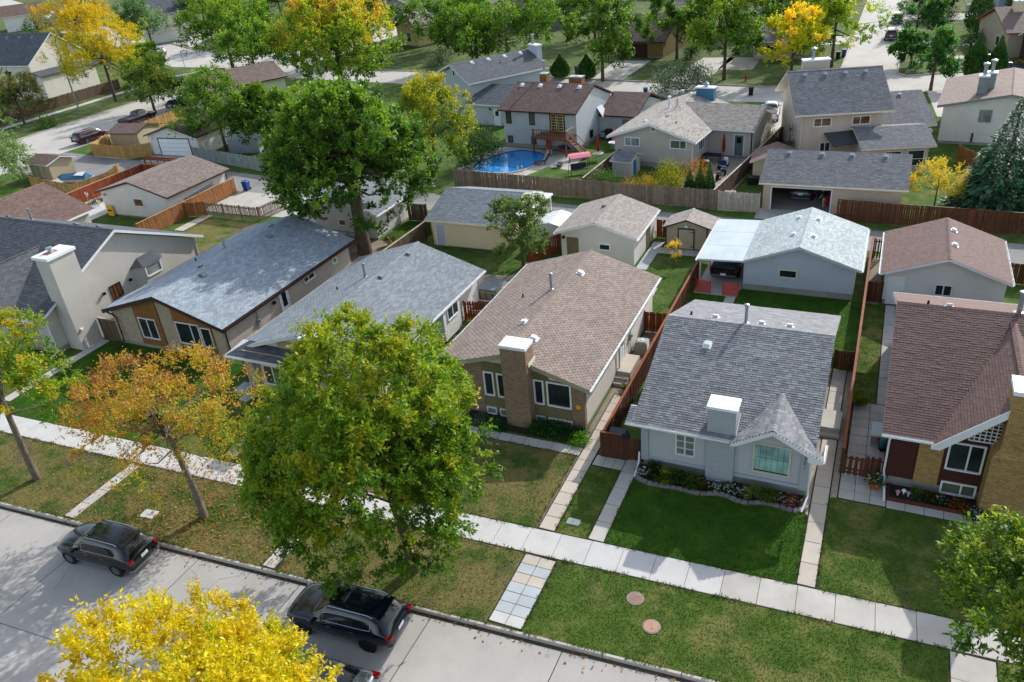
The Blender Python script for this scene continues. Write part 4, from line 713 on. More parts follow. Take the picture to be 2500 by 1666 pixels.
b.part('gable_fascia', MB().ext([(3.68, 32.56, 2.95), (3.68, 32.56, 3.1), (6.8, 32.56, 6.04), (9.92, 32.56, 3.1), (9.92, 32.56, 2.95), (9.55, 32.56, 2.95), (6.8, 32.56, 5.62), (4.05, 32.56, 2.95)], (0, .035, 0)), 'white_trim')
b.part('gable_wall', MB().ext([(4.1, 33.3, .5), (9.5, 33.3, .5), (9.5, 33.3, 3.2), (6.8, 33.3, 5.75), (4.1, 33.3, 3.2)], (0, 2.5, 0)), 'siding_brown')
b.part('brick_facing', MB().box(3.3, 4.3, 33.26, 33.36, .5, 2.98), 'brick_tan', uv=True)
b.siding('F', 33.35, 2.12, 3.28, .52, 2.95, 'siding_brown', .12)
b.win('F', 33.3, 4.45, 5.9, 1.52, 3.05, (.58,), fw=.08); b.win('F', 33.3, 4.45, 5.9, .12, .82, (.58,), gm='glass_olive', fw=.08)
lat = MB(); cx, cz_, rr = 6.2, 3.3, 1.08
arc = [(cx+rr*math.cos(a), 33.24, cz_+rr*math.sin(a)) for a in np.linspace(math.pi, math.pi*.35, 12)]; lat.tube(arc, .035, 6).tube([(cx-rr, 33.24, cz_), (cx+.1, 33.24, cz_)], .035, 6)
for i in range(1, 7): x = cx-rr+i*.2; lat.box(x-.022, x+.022, 33.22, 33.25, cz_, cz_+math.sqrt(max(0, rr*rr-(x-cx)**2)))
for i in range(1, 6): z = cz_+i*.19; lat.box(cx-math.sqrt(max(.01, rr*rr-(z-cz_)**2)), cx+.1, 33.215, 33.245, z-.022, z+.022)
b.part('lattice', lat, 'white_trim')
c = b.part('chimney', MB().box(6.25, 7.6, 32.5, 33.7, 3.6, 6.35).box(6.0, 7.8, 32.35, 33.7, 0, 3.2).add([(6.0, 32.35, 3.2), (7.8, 32.35, 3.2), (7.8, 33.7, 3.2), (6, 33.7, 3.2), (6.25, 32.5, 3.6), (7.6, 32.5, 3.6), (7.6, 33.7, 3.6), (6.25, 33.7, 3.6)], [(0, 1, 5, 4), (1, 2, 6, 5), (3, 0, 4, 7)]), 'brick_tan', uv=True); b.part('chimney_cap', MB().box(6.18, 7.67, 32.43, 33.77, 6.35, 6.55), 'metal_white', c)
b.gutter((1.7, 32.88, 3.13), (4.1, 32.88, 3.13)); b.spout([(2.05, 32.8, 3.0), (2.05, 33.15, 2.75), (2.05, 33.25, .8), (2.1, 33.2, .55), (2.2, 31.95, .08)], r=.05); b.gutter((13, 47.62, 3.13), (1.7, 47.62, 3.13))
b.pipe(7.05, 40.6, 1.2, .12); b.stack(3.1, 40.45); b.vent(4.05, 40.5, w=.3); b.vent(8, 40.5, w=.3)
# ================= H3: slate grey shingles, front skirt roof
b = B('bungalow', 'grey shingled bungalow with sloped skirt roof over its front windows', -29.9, 31)
b.walls(-34.6, -25.2, 31.6, 45.3, 2.6, 'stucco_white', 'y', -29.9, 4.15, found=.3); b.part('front_wall', MB().box(-34.2, -25.5, 30.95, 31.7, 0, 2.9), 'stone_beige', uv=True)
r = b.gable(-35.15, -24.65, 31.3, 45.7, 2.65, 4.35, 'y', 'sh_h3', 'white_trim', 'tab', ind=300, front=1)
b.part('skirt_roof', MB().ext([(-35.15, 30.5, 2.55), (-26, 30.5, 2.55), (-26, 31.75, 3.05), (-34.6, 31.75, 3.05)], (0, 0, .12)), 'white_trim', r)
shingles(r, b.off, (-35.1, 30.5, 2.675), (1, 0, 0), (0, 1.25, .5), [(0, 0), (9.1, 0), (9.1, 1.34), (1.0, 1.34)], 'tab', 'sh_h1', 0, 12)
b.siding('F', 31.58, -31.8, -28.2, 3.05, 3.62, 'siding_tan', .14, True)
b.siding('F', 30.95, -33.6, -33.0, .05, 2.5, 'siding_grey', .11, True); b.win('F', 30.95, -32.8, -30.2, .75, 2.15, (.28,), gm='glass_olive'); b.win('F', 30.95, -28.6, -26.4, .75, 2.15, (.5,))
b.part('gate_screen', MB().box(-35, -34.3, 31.5, 31.56, .1, 2.3), 'wood_old'); b.part('landing', MB().box(-35.1, -34.2, 30.3, 31.3, 0, .22), 'walk_blue'); b.part('landing', MB().box(-34.2, -33.5, 29.7, 30.4, 0, .12), 'walk_blue'); b.part('downlight_post', MB().box(-34.28, -34.2, 31.0, 31.08, .1, 2.5), 'white_trim')
b.gutter((-35.15, 30.49, 2.66), (-26, 30.49, 2.66)); b.gutter((-24.65, 31.4, 2.63), (-24.65, 45.7, 2.63)); b.gutter((-35.15, 45.7, 2.63), (-35.15, 30.6, 2.63), 'cream_trim')
b.chimney(-29.2, -27.9, 30.75, 31.9, 4.5, 'stone_beige', capo=.05); b.part('box_bay', MB().box(-25.22, -24.72, 39.4, 41.7, .25, 2.45), 'stucco_white'); b.win('R', -24.72, 39.9, 41.4, 1.5, 2.42, (.5,)); b.lamp('R', -25.2, 38.4, 1.85)
b.pipe(-30.7, 39.9, 1.05); b.stack(-32.2, 38.6, .2)
for x, y in ((-29.5, 43.7), (-29.4, 39.9), (-29.4, 36.1), (-29.4, 32.9)): b.vent(x, y, mt='slate_box', w=.3)
# ================= H2: pale blue grey shingles, brown fascia, timber and stone front
b = B('bungalow', 'pale blue grey shingled bungalow with brown fascia and timber panelled front', -43.05, 33.3)
b.walls(-48.1, -38, 33.3, 47.9, 2.78, 'stucco_taupe', 'y', -43.05, 4.3, found=.3, uv=None)
r = b.gable(-48.6, -37.5, 32.9, 48.3, 2.8, 4.5, 'y', 'sh_h2', 'brown_trim', 'tab', ind=300, front=1, t=.3)
zt = lambda x: 2.8+1.7*(1-abs(x+43.05)/5.55)-.34
def fpanel(x0, x1, mt, d, nm, uv=None, zb=.3): b.part(nm, MB().ext([(x0, 33.3-d, zb), (x1, 33.3-d, zb), (x1, 33.3-d, zt(x1))]+([(-43.05, 33.3-d, zt(-43.05))] if x0 < -43.05 < x1 else [])+[(x0, 33.3-d, zt(x0))], (0, d, 0)), mt, uv=uv)
fpanel(-48.1, -45.85, 'stone_beige', .05, 'stone_facing', True); fpanel(-45.83, -43.95, 'wood_panel', .04, 'timber_panel'); fpanel(-43.9, -43.45, 'wood_panel', .12, 'timber_post'); fpanel(-43.43, -42.2, 'stone_beige', .05, 'stone_facing', True); fpanel(-42.18, -38.8, 'wood_panel', .04, 'timber_panel'); fpanel(-38.78, -38.0, 'stone_beige', .05, 'stone_facing', True)
b.win('F', 33.26, -45.6, -43.98, .85, 2.45, (.5,)); b.win('F', 33.26, -42.1, -40.0, .95, 2.6, (.65,)); b.win('F', 33.26, -39.9, -39.0, .95, 2.45)
b.gutter((-37.5, 33, 2.78), (-37.5, 48.3, 2.78), 'brown_trim'); b.gutter((-48.6, 48.3, 2.78), (-48.6, 33, 2.78), 'brown_trim'); b.spout([(-48.5, 33.0, 2.7), (-48.05, 33.15, 2.4), (-47.6, 33.1, 2.2), (-47.5, 33.0, .35), (-47.7, 32.3, .15)], 'brown_trim', .06); b.spout([(-37.55, 33.5, 2.7), (-37.95, 33.5, 2.3), (-37.95, 33.5, .2)], 'brown_trim')
b.door('R', -38, 39.15, 40.0, .45, 2.35, 'white_trim', lite=(.7, 1.75)); b.win('R', -38, 41.95, 43.3, 1.75, 2.25, (.45,)); b.lamp('R', -38, 38.4, 1.95); b.win('R', -38, 45.6, 46.2, 1.7, 2.2, gm='glass_pale')
b.pipe(-45.2, 42.2, .95, mt='wood_pale'); b.stack(-46.8, 40.6); b.vent(-43.3, 45.6, mt='slate_box'); b.vent(-42.3, 44.2, mt='slate_box', w=.38); b.vent(-43.3, 37.8, mt='slate_box'); b.vent(-42.3, 36.9, mt='slate_box', w=.38)
# ================= H1: dark shingles, tall stucco chimney, gable end facing the drive
b = B('bungalow', 'beige stucco house with dark roof, tall white capped chimney and bay window', -58, 30.6)
b.walls(-66, -51.5, 30.6, 45.2, 2.95, 'stucco_beige', 'x', 37.8, 6.35, found=.4)
r = b.gable(-66.5, -51.05, 29.9, 45.8, 3.0, 6.65, 'x', 'sh_h1', 'white_trim', 'tab', ind=300, t=.22)
x0, x1, xr, zr = -59.9, -54.0, -57, 5.78
b.part('front_gable_roof', MB().ext([(x0, 29.0, 2.85), (xr, 29.0, zr-.17), (xr, 35.9, zr-.17), (x0, 29.9, 2.85)], (0, 0, .16)).ext([(xr, 29.0, zr-.17), (x1, 29.0, 2.85), (x1, 29.9, 2.85), (xr, 35.9, zr-.17)], (0, 0, .16)), 'white_trim', r)
l = math.hypot(x1-xr, zr-3.02); shingles(r, b.off, (x0, 35.9, 3.02), (0, -1, 0), (xr-x0, 0, zr-3.02), [(6.0, 0), (6.9, 0), (6.9, l), (0, l)], 'tab', 'sh_h1', 0, 8); shingles(r, b.off, (x1, 29, 3.02), (0, 1, 0), (xr-x1, 0, zr-3.02), [(0, 0), (.9, 0), (6.9, l), (0, l)], 'tab', 'sh_h1', 0, 9); ridge_caps(r, b.off, (xr, 29, zr), (xr, 35.9, zr), 'sh_h1')
b.part('gable_wall', MB().ext([(-59.6, 29.6, .3), (-54.4, 29.6, .3), (-54.4, 29.6, 3.0), (xr, 29.6, 5.4), (-59.6, 29.6, 3.0)], (0, 2.5, 0)), 'stucco_beige'); b.door('F', 30.6, -53.6, -52.6, .3, 2.4, 'siding_tan'); b.win('F', 29.6, -58.4, -55.6, 1.0, 2.4, (.5,))
b.part('porch_wall', MB().box(-54.3, -53.75, 30.5, 30.62, .3, 2.7), 'siding_tan')
c = b.chimney(-51.45, -50.1, 31.55, 33.6, 6.95, 'stucco_beige', 'metal_white', capo=.12, caph=.2, uv=None); b.part('flue', MB().lathe([(.3, 7.1), (.3, 7.24), (.14, 7.26), (.14, 7.42), (.22, 7.44), (.22, 7.54), (.05, 7.58)], (-50.8, 32.4, 0), 12), 'metal', c); b.part('clay_collar', MB().box(-51.1, -50.5, 31.95, 32.85, 7.1, 7.2), 'terracotta', c)
b.win('R', -51.5, 36.1, 37.15, 1.62, 2.7, (.33, .66), 'brown_trim', 'glass_red'); b.lamp('R', -51.5, 35.5, 2.42); b.lamp('R', -51.5, 38.0, 2.4)
b.part('bay', MB().ext([(-51.55, 38.5, 1.0), (-50.85, 39.0, 1.0), (-50.85, 40.8, 1.0), (-51.55, 41.3, 1.0)], (0, 0, 2.15)), 'stucco_beige'); b.part('bay_roof', MB().add([(-51.5, 38.3, 3.15), (-50.7, 38.9, 3.15), (-50.7, 40.9, 3.15), (-51.5, 41.5, 3.15), (-51.5, 39.2, 3.7), (-51.5, 40.6, 3.7)], [(0, 1, 4), (1, 2, 5, 4), (2, 3, 5), (0, 3, 2, 1)]), 'sh_h1'); b.win('R', -50.85, 39.1, 40.7, 2.15, 3.08, gm='glass_pale', fw=.1)
b.gutter((-54, 29.88, 2.98), (-51.1, 29.88, 2.98)); b.spout([(-51.45, 30.3, 2.8), (-51.42, 30.55, 2.5), (-51.42, 30.55, .3), (-51.3, 29.8, .12)]); b.spout([(-51.2, 45.3, 2.9), (-51.45, 45.1, 2.5), (-51.45, 45.1, .2)])
b.pipe(-61.2, 38.6, 1.0, .09); 
for x, y in ((-66.2, 38.3), (-63.6, 38.4), (-55.8, 38.4), (-53.2, 38.3)): b.vent(x, y, mt='slate_box', w=.3)
b.part('dryer_hood', MB().box(-50.1, -49.95, 31.85, 32.05, 1.45, 1.6), 'white_trim')
# ================= H0: brown hip behind H1, only its back half shows
b = B('bungalow', 'brown mottled shingle roof of the house behind the dark roofed one', -74.4, 35)
b.walls(-80.6, -68.8, 34, 49, 2.7, 'stucco_beige', 'y', -74.4, 4.7); b.gable(-81, -68.3, 33.5, 49.5, 2.75, 5.0, 'y', 'sh_h0', 'white_trim', 'arch', rp=-74.4); b.gutter((-68.3, 34, 2.72), (-68.3, 49.5, 2.72))

# meters, conduits and hoods on the side walls
for hx, hy, lb in ((-25.2, 37.2, 0), (-38, 36.6, 0), (-12.72, 41.3, 0)):
    t = thing('electric_meter', {-25.2: 'grey electric meter on the side wall of the skirt roofed bungalow', -38: 'grey electric meter on the wall below the pale blue roof', -12.72: 'grey electric meter on the brick bungalow side wall by the air conditioner'}[hx], 'meter', (hx, hy, 0)); MB().box(0, .12, -.14, .14, 1.2, 1.65).build('box', 'grey_plastic', t); MB().lathe([(.09, .12), (.09, .2), (.05, .22)], (0, 0, 1.5), 12, 'x').build('dial', 'glass_pale', t); MB().tube([(.06, 0, 1.65), (.06, 0, 2.6)], .03, 6).build('conduit', 'metal', t); MB().tube([(.06, .05, 1.2), (.06, .05, .0)], .025, 6).build('conduit', 'metal', t)
# ================= garages along the alley
b = B('garage', 'grey stucco garage with pale green grey shingles and attached metal carport roof', -4.2, 52.3, cat='garage')
b.walls(-7.75, -.55, 52.3, 58.9, 2.38, 'stucco_blue', 'y', -4.15, 3.6, found=.45); r = b.gable(-7.75, -.18, 51.7, 59.3, 2.45, 3.78, 'y', 'sh_g5', 'grey_trim', 'arch', rp=-4.15)
b.win('F', 52.3, -5.4, -4.2, 1.2, 1.82, fm='cream_trim'); b.gutter((-.18, 51.8, 2.43), (-.18, 59.3, 2.43))
for x, y in ((-4.9, 57.6), (-3.5, 57.4), (-4.9, 54.4), (-3.5, 54.2)): b.vent(x, y, w=.3)
cr = b.part('carport_roof', MB().ext([(-10.85, 51.6, 2.22), (-7.6, 51.6, 2.36), (-7.6, 59.35, 2.36), (-10.85, 59.35, 2.22)], (0, 0, .1)), 'grey_trim')
for i in range(4):
    for j in range(3):
        x0 = -10.84+i*.81; y0 = 51.62+j*2.58; z = lambda x: 2.32+(x+10.85)*.043
        b.part('roof_sheet', MB().ext([(x0+.01, y0+.01, z(x0)+.003), (x0+.8, y0+.01, z(x0+.8)+.003), (x0+.8, y0+2.56, z(x0+.8)+.003), (x0+.01, y0+2.56, z(x0)+.003)], (0, 0, .012)), 'metal_roof', cr)
for x, y in ((-10.7, 51.9), (-10.7, 55.5), (-10.7, 59.1)): b.part('carport_post', MB().cbox(x, y, 0, .12, .12, 2.25), 'wood_pale')
b.gutter((-10.88, 59.3, 2.3), (-10.88, 51.6, 2.3))
b = B('garage', 'white stucco garage with reddish brown shingles and a side door', 4.7, 52.3, cat='garage')
b.walls(1.25, 8.1, 52.3, 58.5, 2.42, 'stucco_white', 'y', 4.68, 3.65, found=.35); b.gable(.93, 8.32, 51.65, 58.8, 2.5, 3.85, 'y', 'sh_h6', 'white_trim', 'tab', rp=4.68)
b.door('F', 52.3, 1.52, 2.36, .05, 1.98, 'white_trim'); b.win('F', 52.3, 4.2, 5.2, 1.0, 1.8, (.5,)); b.vent(5.05, 56.7, w=.3); b.vent(5.05, 54.2, w=.3); b.gutter((8.32, 51.7, 2.48), (8.32, 58.8, 2.48)); b.gutter((.93, 58.8, 2.48), (.93, 51.7, 2.48))
b = B('garage', 'cream stucco garage with tan shingles beside the small shed', -19.2, 54.1, cat='garage')
b.walls(-22.1, -16.2, 54.1, 60, 2.34, 'stucco_cream', 'y', -19.2, 3.32, found=.12); b.gable(-22.5, -15.88, 53.75, 60.3, 2.42, 3.5, 'y', 'sh_g4', 'white_trim', 'arch', rp=-19.2)
b.door('F', 54.1, -21.55, -20.75, .05, 1.95, 'siding_olive', 'siding_olive', False); b.win('F', 54.1, -19.05, -18.0, 1.12, 1.78, fw=.14); b.door('R', -16.2, 57.6, 58.5, .05, 2.0, 'siding_olive', 'siding_olive'); b.gutter((-15.88, 53.8, 2.4), (-15.88, 60.3, 2.4)); b.gutter((-22.5, 60.3, 2.4), (-22.5, 53.8, 2.4)); b.vent(-19.7, 57.6, mt='slate_box', w=.3); b.lamp('F', 54.1, -21.85, 2.0)
b = B('shed', 'small tan shed with dark trim and double cross hinged door', -13.1, 58.2, cat='shed')
b.walls(-14.8, -11.55, 58.2, 60.2, 1.84, 'siding_tan', 'y', -13.15, 2.4, found=.05); b.gable(-15, -10.9, 57.9, 60.5, 1.88, 2.6, 'y', 'sh_g4', 'dark_trim', 'arch', rp=-13.15, t=.1)
b.siding('F', 58.2, -14.78, -11.57, .08, 1.8, 'siding_tan', .22, True); b.door('F', 58.15, -13.75, -12.6, .1, 1.72, 'siding_tan', 'dark_trim', False); b.part('corner_trim', MB().box(-14.84, -14.74, 58.12, 58.2, .05, 1.85), 'dark_trim'); b.part('corner_trim', MB().box(-11.6, -11.5, 58.12, 58.2, .05, 1.85), 'dark_trim'); b.part('base_trim', MB().box(-14.8, -11.5, 58.13, 58.2, .02, .1), 'dark_trim'); b.lamp('F', 58.2, -13.15, 1.98, 'white_trim')
for z in (.3, 1.5): b.part('hinge', MB().box(-12.85, -12.58, 58.08, 58.14, z, z+.05), 'dark_trim')
b = B('garage', 'cream sided garage with blue grey roof and white door left of the apple tree', -30.8, 54.55, cat='garage')
b.walls(-34, -27.55, 54.55, 62.2, 2.34, 'siding_cream', 'x', 58.6, 3.55, found=.1); b.gable(-34.5, -27.05, 54.2, 62.7, 2.4, 3.72, 'x', 'sh_h3', 'cream_trim', 'tab', rp=58.6); b.siding('F', 54.55, -34, -33.75, .1, 2.3, 'siding_cream', .16); b.siding('F', 54.55, -32.75, -27.55, .1, 2.3, 'siding_cream', .16); b.door('F', 54.55, -33.66, -32.84, .05, 1.95, 'stucco_blue'); b.gutter((-34.5, 54.2, 2.38), (-27.05, 54.2, 2.38), 'cream_trim')
b.part('lean_to_roof', MB().ext([(-27, 55, 3.1), (-25.2, 55, 3.0), (-25.2, 60.5, 3.0), (-27, 60.5, 3.1)], (0, 0, .06)), 'white_trim')
for i in range(9): b.part('lath', MB().box(-27, -25.1, 55.1+i*.62, 55.25+i*.62, 3.17, 3.22), 'white_trim')
for y in (55.2, 60.3): b.part('post', MB().cbox(-25.4, y, 0, .09, .09, 3.0), 'white_trim')
b = B('shed', 'white metal roofed garden shed behind the apple tree', -23.9, 57.5, cat='shed')
b.walls(-25, -22.9, 56.4, 59, 1.8, 'metal_white', 'y', -23.95, 2.1, found=.05); rr = b.part('roof', MB().ext([(-25.2, 56.2, 1.8), (-23.95, 56.2, 2.14), (-22.7, 56.2, 1.8), (-22.7, 56.2, 1.86), (-23.95, 56.2, 2.2), (-25.2, 56.2, 1.86)], (0, 3, 0)), 'metal_white')
for i in range(6): b.part('seam', MB().ext([(-25.2, 56.4+i*.5, 1.865), (-23.95, 56.4+i*.5, 2.205), (-22.7, 56.4+i*.5, 1.865), (-22.7, 56.4+i*.5, 1.885), (-23.95, 56.4+i*.5, 2.225), (-25.2, 56.4+i*.5, 1.885)], (0, .03, 0)), 'metal_white', rr)
b = B('garage', 'pinkish stucco garage with white door behind the big maple', -43.6, 54.4, cat='garage')
b.walls(-47.8, -39.65, 54.4, 60.8, 2.45, 'stucco_beige', 'y', -43.7, 3.7, found=.15); b.gable(-48.3, -39.05, 53.9, 61.1, 2.52, 3.95, 'y', 'sh_h3', 'white_trim', 'tab', rp=-43.7); b.door('F', 54.4, -47.2, -46.2, .05, 2.0, 'white_trim'); b.win('F', 54.4, -43.6, -42.8, 1.1, 1.7, gm='glass_red'); b.gutter((-39.05, 54, 2.5), (-39.05, 61.1, 2.5)); b.part('wall_ornament', MB().ext([(-45.6, 54.36, 1.55), (-45.2, 54.36, 1.4), (-44.7, 54.36, 1.62), (-44.9, 54.36, 1.8), (-45.2, 54.36, 1.66), (-45.45, 54.36, 1.85)], (0, .04, 0)), 'rust_trim')
b = B('garage', 'beige stucco garage with brown flecked shingles inside the red fence', -68.5, 54.2, cat='garage')
b.walls(-73.1, -64, 54.2, 62.6, 2.48, 'stucco_white', 'y', -68.5, 3.65, found=.15); b.gable(-73.6, -63.5, 53.9, 63, 2.55, 3.88, 'y', 'sh_g1', 'brown_trim', 'arch', rp=-68.5); b.win('F', 54.2, -68.7, -67.3, 1.2, 2.1, gm='glass_red', fw=.1); b.gutter((-63.5, 54, 2.52), (-63.5, 63, 2.52), 'brown_trim'); b.spout([(-63.5, 62.8, 2.4), (-63.95, 62.7, 2.1), (-63.95, 62.7, .1)], 'dark_trim'); b.lamp('F', 54.2, -72.5, 2.2, 'wood_pale')
mb = MB()
for y0 in (56.5, ): 
    mb.tube([(-63.93, 56.4, 1.2), (-63.93, 60.6, 1.5)], .03, 6).tube([(-63.93, 56.4, 1.6), (-63.93, 60.6, 1.9)], .03, 6)
    for i in range(14): mb.box(-63.96, -63.9, 56.5+i*.3, 56.55+i*.3, 1.2+i*.021, 1.62+i*.021)
mb.build('ladder', 'metal', off=(-63.93, 58.5, 0), loc=(-63.93, 58.5, 0), label='long aluminium ladder hung flat along the beige garage wall', cat='ladder')
b = B('garage', 'long grey shingled garage with open door showing a parked car', -3.4, 68.2, cat='garage')
x0, x1, y0, y1 = -8.9, 1.9, 68.2, 76
mb = MB().box(x0, x0+.12, y0+.12, y1-.12, 0, 2.45).box(x1-.12, x1, y0+.12, y1-.12, 0, 2.45).box(x0, x1, y1-.12, y1, 0, 2.45).box(x0, -8.2, y0, y0+.12, 0, 2.45).box(-3.42, x1, y0, y0+.12, 0, 2.45).box(-8.2, -3.42, y0, y0+.12, 2.05, 2.45)
b.part('wall', mb, 'stucco_peach'); b.gable(-9.25, 2.32, 67.75, 76.4, 2.5, 4.1, 'x', 'sh_bg', 'cream_trim', 'arch', rp=72.1)
for xx in (x0+.12, x1-.24): b.part('gable_wall', MB().ext([(xx, y0+.1, 2.4), (xx, y1-.1, 2.4), (xx, 72.1, 3.85)], (.12, 0, 0)), 'stucco_peach')
b.part('door_frame', MB().box(-8.28, -8.18, 68.14, 68.24, 0, 2.12).box(-3.44, -3.34, 68.14, 68.24, 0, 2.12).box(-8.18, -3.44, 68.14, 68.24, 2.02, 2.12), 'white_trim'); b.part('floor', MB().box(-8.7, 1.7, 68.25, 75.8, 0, .03), 'foundation'); b.gutter((-9.25, 67.73, 2.48), (2.32, 67.73, 2.48), 'cream_trim')
for x in (-7.4, -4.7, -2.3, .3): b.vent(x, 71.6, mt='slate_box', w=.36)
# ================= back row beyond the alley (slightly turned)
b = B('two_level_house', 'pale grey house with dark brown roof, french doors and deck behind the pool', -40.13, 83.0, -6.5, True)
b.walls(0, 9.3, 0, 9, 4.25, 'stucco_pool', 'x', 4.5, 6.1, found=.45); b.gable(-.5, 9.5, -.45, 9.5, 4.3, 6.35, 'x', 'sh_pool', 'brown_trim', 'tab')
for a0, a1, z0, z1 in ((.35, 1.05, 2.7, 4.1), (3.4, 4.1, 2.7, 4.1), (.4, 1.05, .5, 1.3), (3.5, 4.15, .5, 1.35)): b.win('F', 0, a0, a1, z0, z1, fm='brown_trim', gm='glass_olive', fw=.09)
dd = b.part('french_door', MB().box(6.0, 7.9, -.06, .02, 2.05, 4.15), 'brown_trim')
for a in (6.2, 7.05):
    mb = MB().box(a, a+.7, -.1, -.06, 2.15, 4.05); b.part('door_leaf', mb, 'cream_trim' if 0 else 'siding_yellow', dd)
    for i in range(3):
        for j in range(6): b.part('pane', MB().box(a+.08+i*.19, a+.24+i*.19, -.115, -.1, 2.25+j*.3, 2.49+j*.3), 'glass', dd)
b.part('deck', MB().box(5.0, 9.2, -2.4, -.05, 1.85, 2.0), 'wood_deck')
for i in range(16): b.part('deck_board', MB().box(5.0, 9.2, -2.4+i*.147, -2.27+i*.147, 2.0, 2.03), 'wood_deck')
for x, y in ((5.1, -2.3), (9.1, -2.3), (7.1, -2.3)): b.part('deck_post', MB().cbox(x, y, 0, .14, .14, 2.9), 'wood_deck')
for z in (2.35, 2.85): b.part('rail', MB().box(5, 8.2, -2.42, -2.36, z, z+.08), 'wood_deck')
for i in range(9): b.part('baluster', MB().box(5.2+i*.33, 5.26+i*.33, -2.4, -2.36, 2.03, 2.85), 'wood_deck')
for i in range(8): b.part('baluster', MB().box(9.16, 9.2, -2.3+i*.28, -2.24+i*.28, 2.03, 2.9), 'wood_pale')
b.part('rail', MB().box(9.14, 9.22, -2.4, -.2, 2.9, 2.97), 'wood_pale')
for i in range(7): b.part('stair_tread', MB().box(9.3+i*.3, 9.65+i*.3, -2.35, -1.35, 1.7-i*.25, 1.76-i*.25), 'wood_deck')
for y in (-2.4, -1.3): b.part('stringer', MB().ext([(9.2, y, 1.95), (11.4, y, .05), (11.4, y, .3), (9.2, y, 2.2)], (0, .06, 0)), 'wood_deck'); b.part('stair_rail', MB().tube([(9.2, y, 2.95), (11.3, y, 1.1)], .04, 6), 'wood_deck')
b.part('awning_frame', MB().box(9.3, 9.34, 5.2, 6.6, 2.6, 3.6).ext([(9.3, 5.2, 3.6), (10.1, 5.2, 2.5), (10.1, 6.6, 2.5), (9.3, 6.6, 3.6)], (0, 0, .04)), 'grey_trim'); b.win('R', 9.3, 3.2, 4.0, .6, 1.5, fm='brown_trim')
b.part('garage_wall', MB().ext([(9.3, 6, 0), (9.3, 14, 0), (9.3, 14, 2.6), (9.3, 10, 3.9), (9.3, 6, 2.6)], (4.3, 0, 0)), 'stucco_pool')
b.gable(9.31, 14, 5.5, 14.4, 2.7, 4.35, 'x', 'sh_pool', 'brown_trim', 'tab', caps=False); b.door('F', 6, 12.2, 13.0, .1, 2.1, 'glass_pale', 'rust_trim', False)
b.chimney(1.8, 2.7, 5.8, 6.6, 6.9, 'wood_orange', 'metal', 5.2, uv=None); b.part('flue', MB().lathe([(.14, 7.3), (.14, 8.3), (.2, 8.3), (.2, 8.45)], (2.25, 6.2, 0), 10), 'metal'); b.chimney(5.5, 7.1, 6.0, 6.9, 6.6, 'wood_orange', 'metal', 5.2, uv=None); b.part('flue', MB().lathe([(.14, 6.9), (.14, 7.7), (.2, 7.7), (.2, 7.85)], (6.3, 6.4, 0), 10), 'black')
for x in (.5, 2.9, 5.4, 7.9): b.vent(x, 3.9, w=.36)
b = B('bungalow', 'taupe bungalow with pale grey roof, blue chimney box and roof antenna', -25.44, 78.5, -6.5, True)
b.walls(0, 8.3, 0, 13, 3.0, 'stucco_tan', 'y', 4.1, 4.25, found=.5); b.gable(-.7, 8.85, -.6, 13.5, 3.0, 4.55, 'y', 'sh_tan', 'white_trim', 'arch', rp=4.05, t=.2)
b.part('wing_wall', MB().ext([(8.3, 5.2, .1), (8.3, 12, .1), (8.3, 12, 2.85), (8.3, 8.6, 4.05), (8.3, 5.2, 2.9)], (4.6, 0, 0)), 'stucco_tan')
wr = b.part('wing_roof', MB().ext([(4.2, 4.3, 2.9), (13.2, 4.3, 2.9), (13.2, 8.8, 4.3), (4.2, 8.8, 4.3)], (0, 0, .16)).ext([(4.2, 8.8, 4.3), (13.2, 8.8, 4.3), (13.2, 13.2, 2.9), (4.2, 13.2, 2.9)], (0, 0, .16)), 'white_trim')
l = math.hypot(4.5, 1.4); shingles(wr, b.off, (4.2, 4.3, 3.07), (1, 0, 0), (0, 4.5, 1.4), [(4.6, 0), (9, 0), (9, l), (0, l)], 'arch', 'sh_tan', 0, 4); ridge_caps(wr, b.off, (4.2, 8.8, 4.48), (13.2, 8.8, 4.48), 'sh_tan')
b.win('F', 0, 1.1, 2.8, 2.0, 2.95, (.42,), fw=.1, gm='glass_pale'); b.win('F', 0, 6.0, 7.75, 2.05, 2.98, (.6,), fw=.1, gm='glass_olive'); b.win('F', 0, 3.95, 4.5, 3.65, 4.2, fw=.07, gm='glass_pale'); b.win('R', 8.3, 1.8, 3.6, 1.3, 2.6, (.3, .7)); b.door('F', 5.2, 11.0, 11.9, .2, 2.3, 'green_door', lite=(1.3, 1.9)); b.part('basement_window', MB().box(1.3, 2.2, -.06, .02, .08, .42), 'black')
b.chimney(4.4, 6.4, 12.2, 13, 5.15, 'blue_steel', 'white_trim', 3.8, uv=None); b.part('flue', MB().lathe([(.2, 5.2), (.2, 5.5), (.35, 5.55), (.1, 5.8)], (5.4, 12.6, 0), 10), 'metal'); b.pipe(3.3, 6.9, 1.2, .13, mt='white_trim'); b.vent(2.6, 1.8, w=.34); b.stack(5.8, 2.2); b.vent(3.6, 12.6, w=.34)
an = MB(); z = 4.3
for a in (0, 2.1, 4.2): an.tube([(4.5+.45*math.cos(a), 6+.45*math.sin(a), z-.1), (4.5, 6, z+1.2)], .025, 5)
an.tube([(4.5, 6, z+.4), (4.5, 6, z+2.0)], .03, 5).box(4.2, 5.1, 5.95, 6.05, z+1.9, z+1.98).box(4.4, 4.5, 5.6, 6.4, z+1.7, z+1.76).box(4.9, 5.2, 5.8, 6.2, z+1.85, z+2.1); b.part('antenna', an, 'metal')
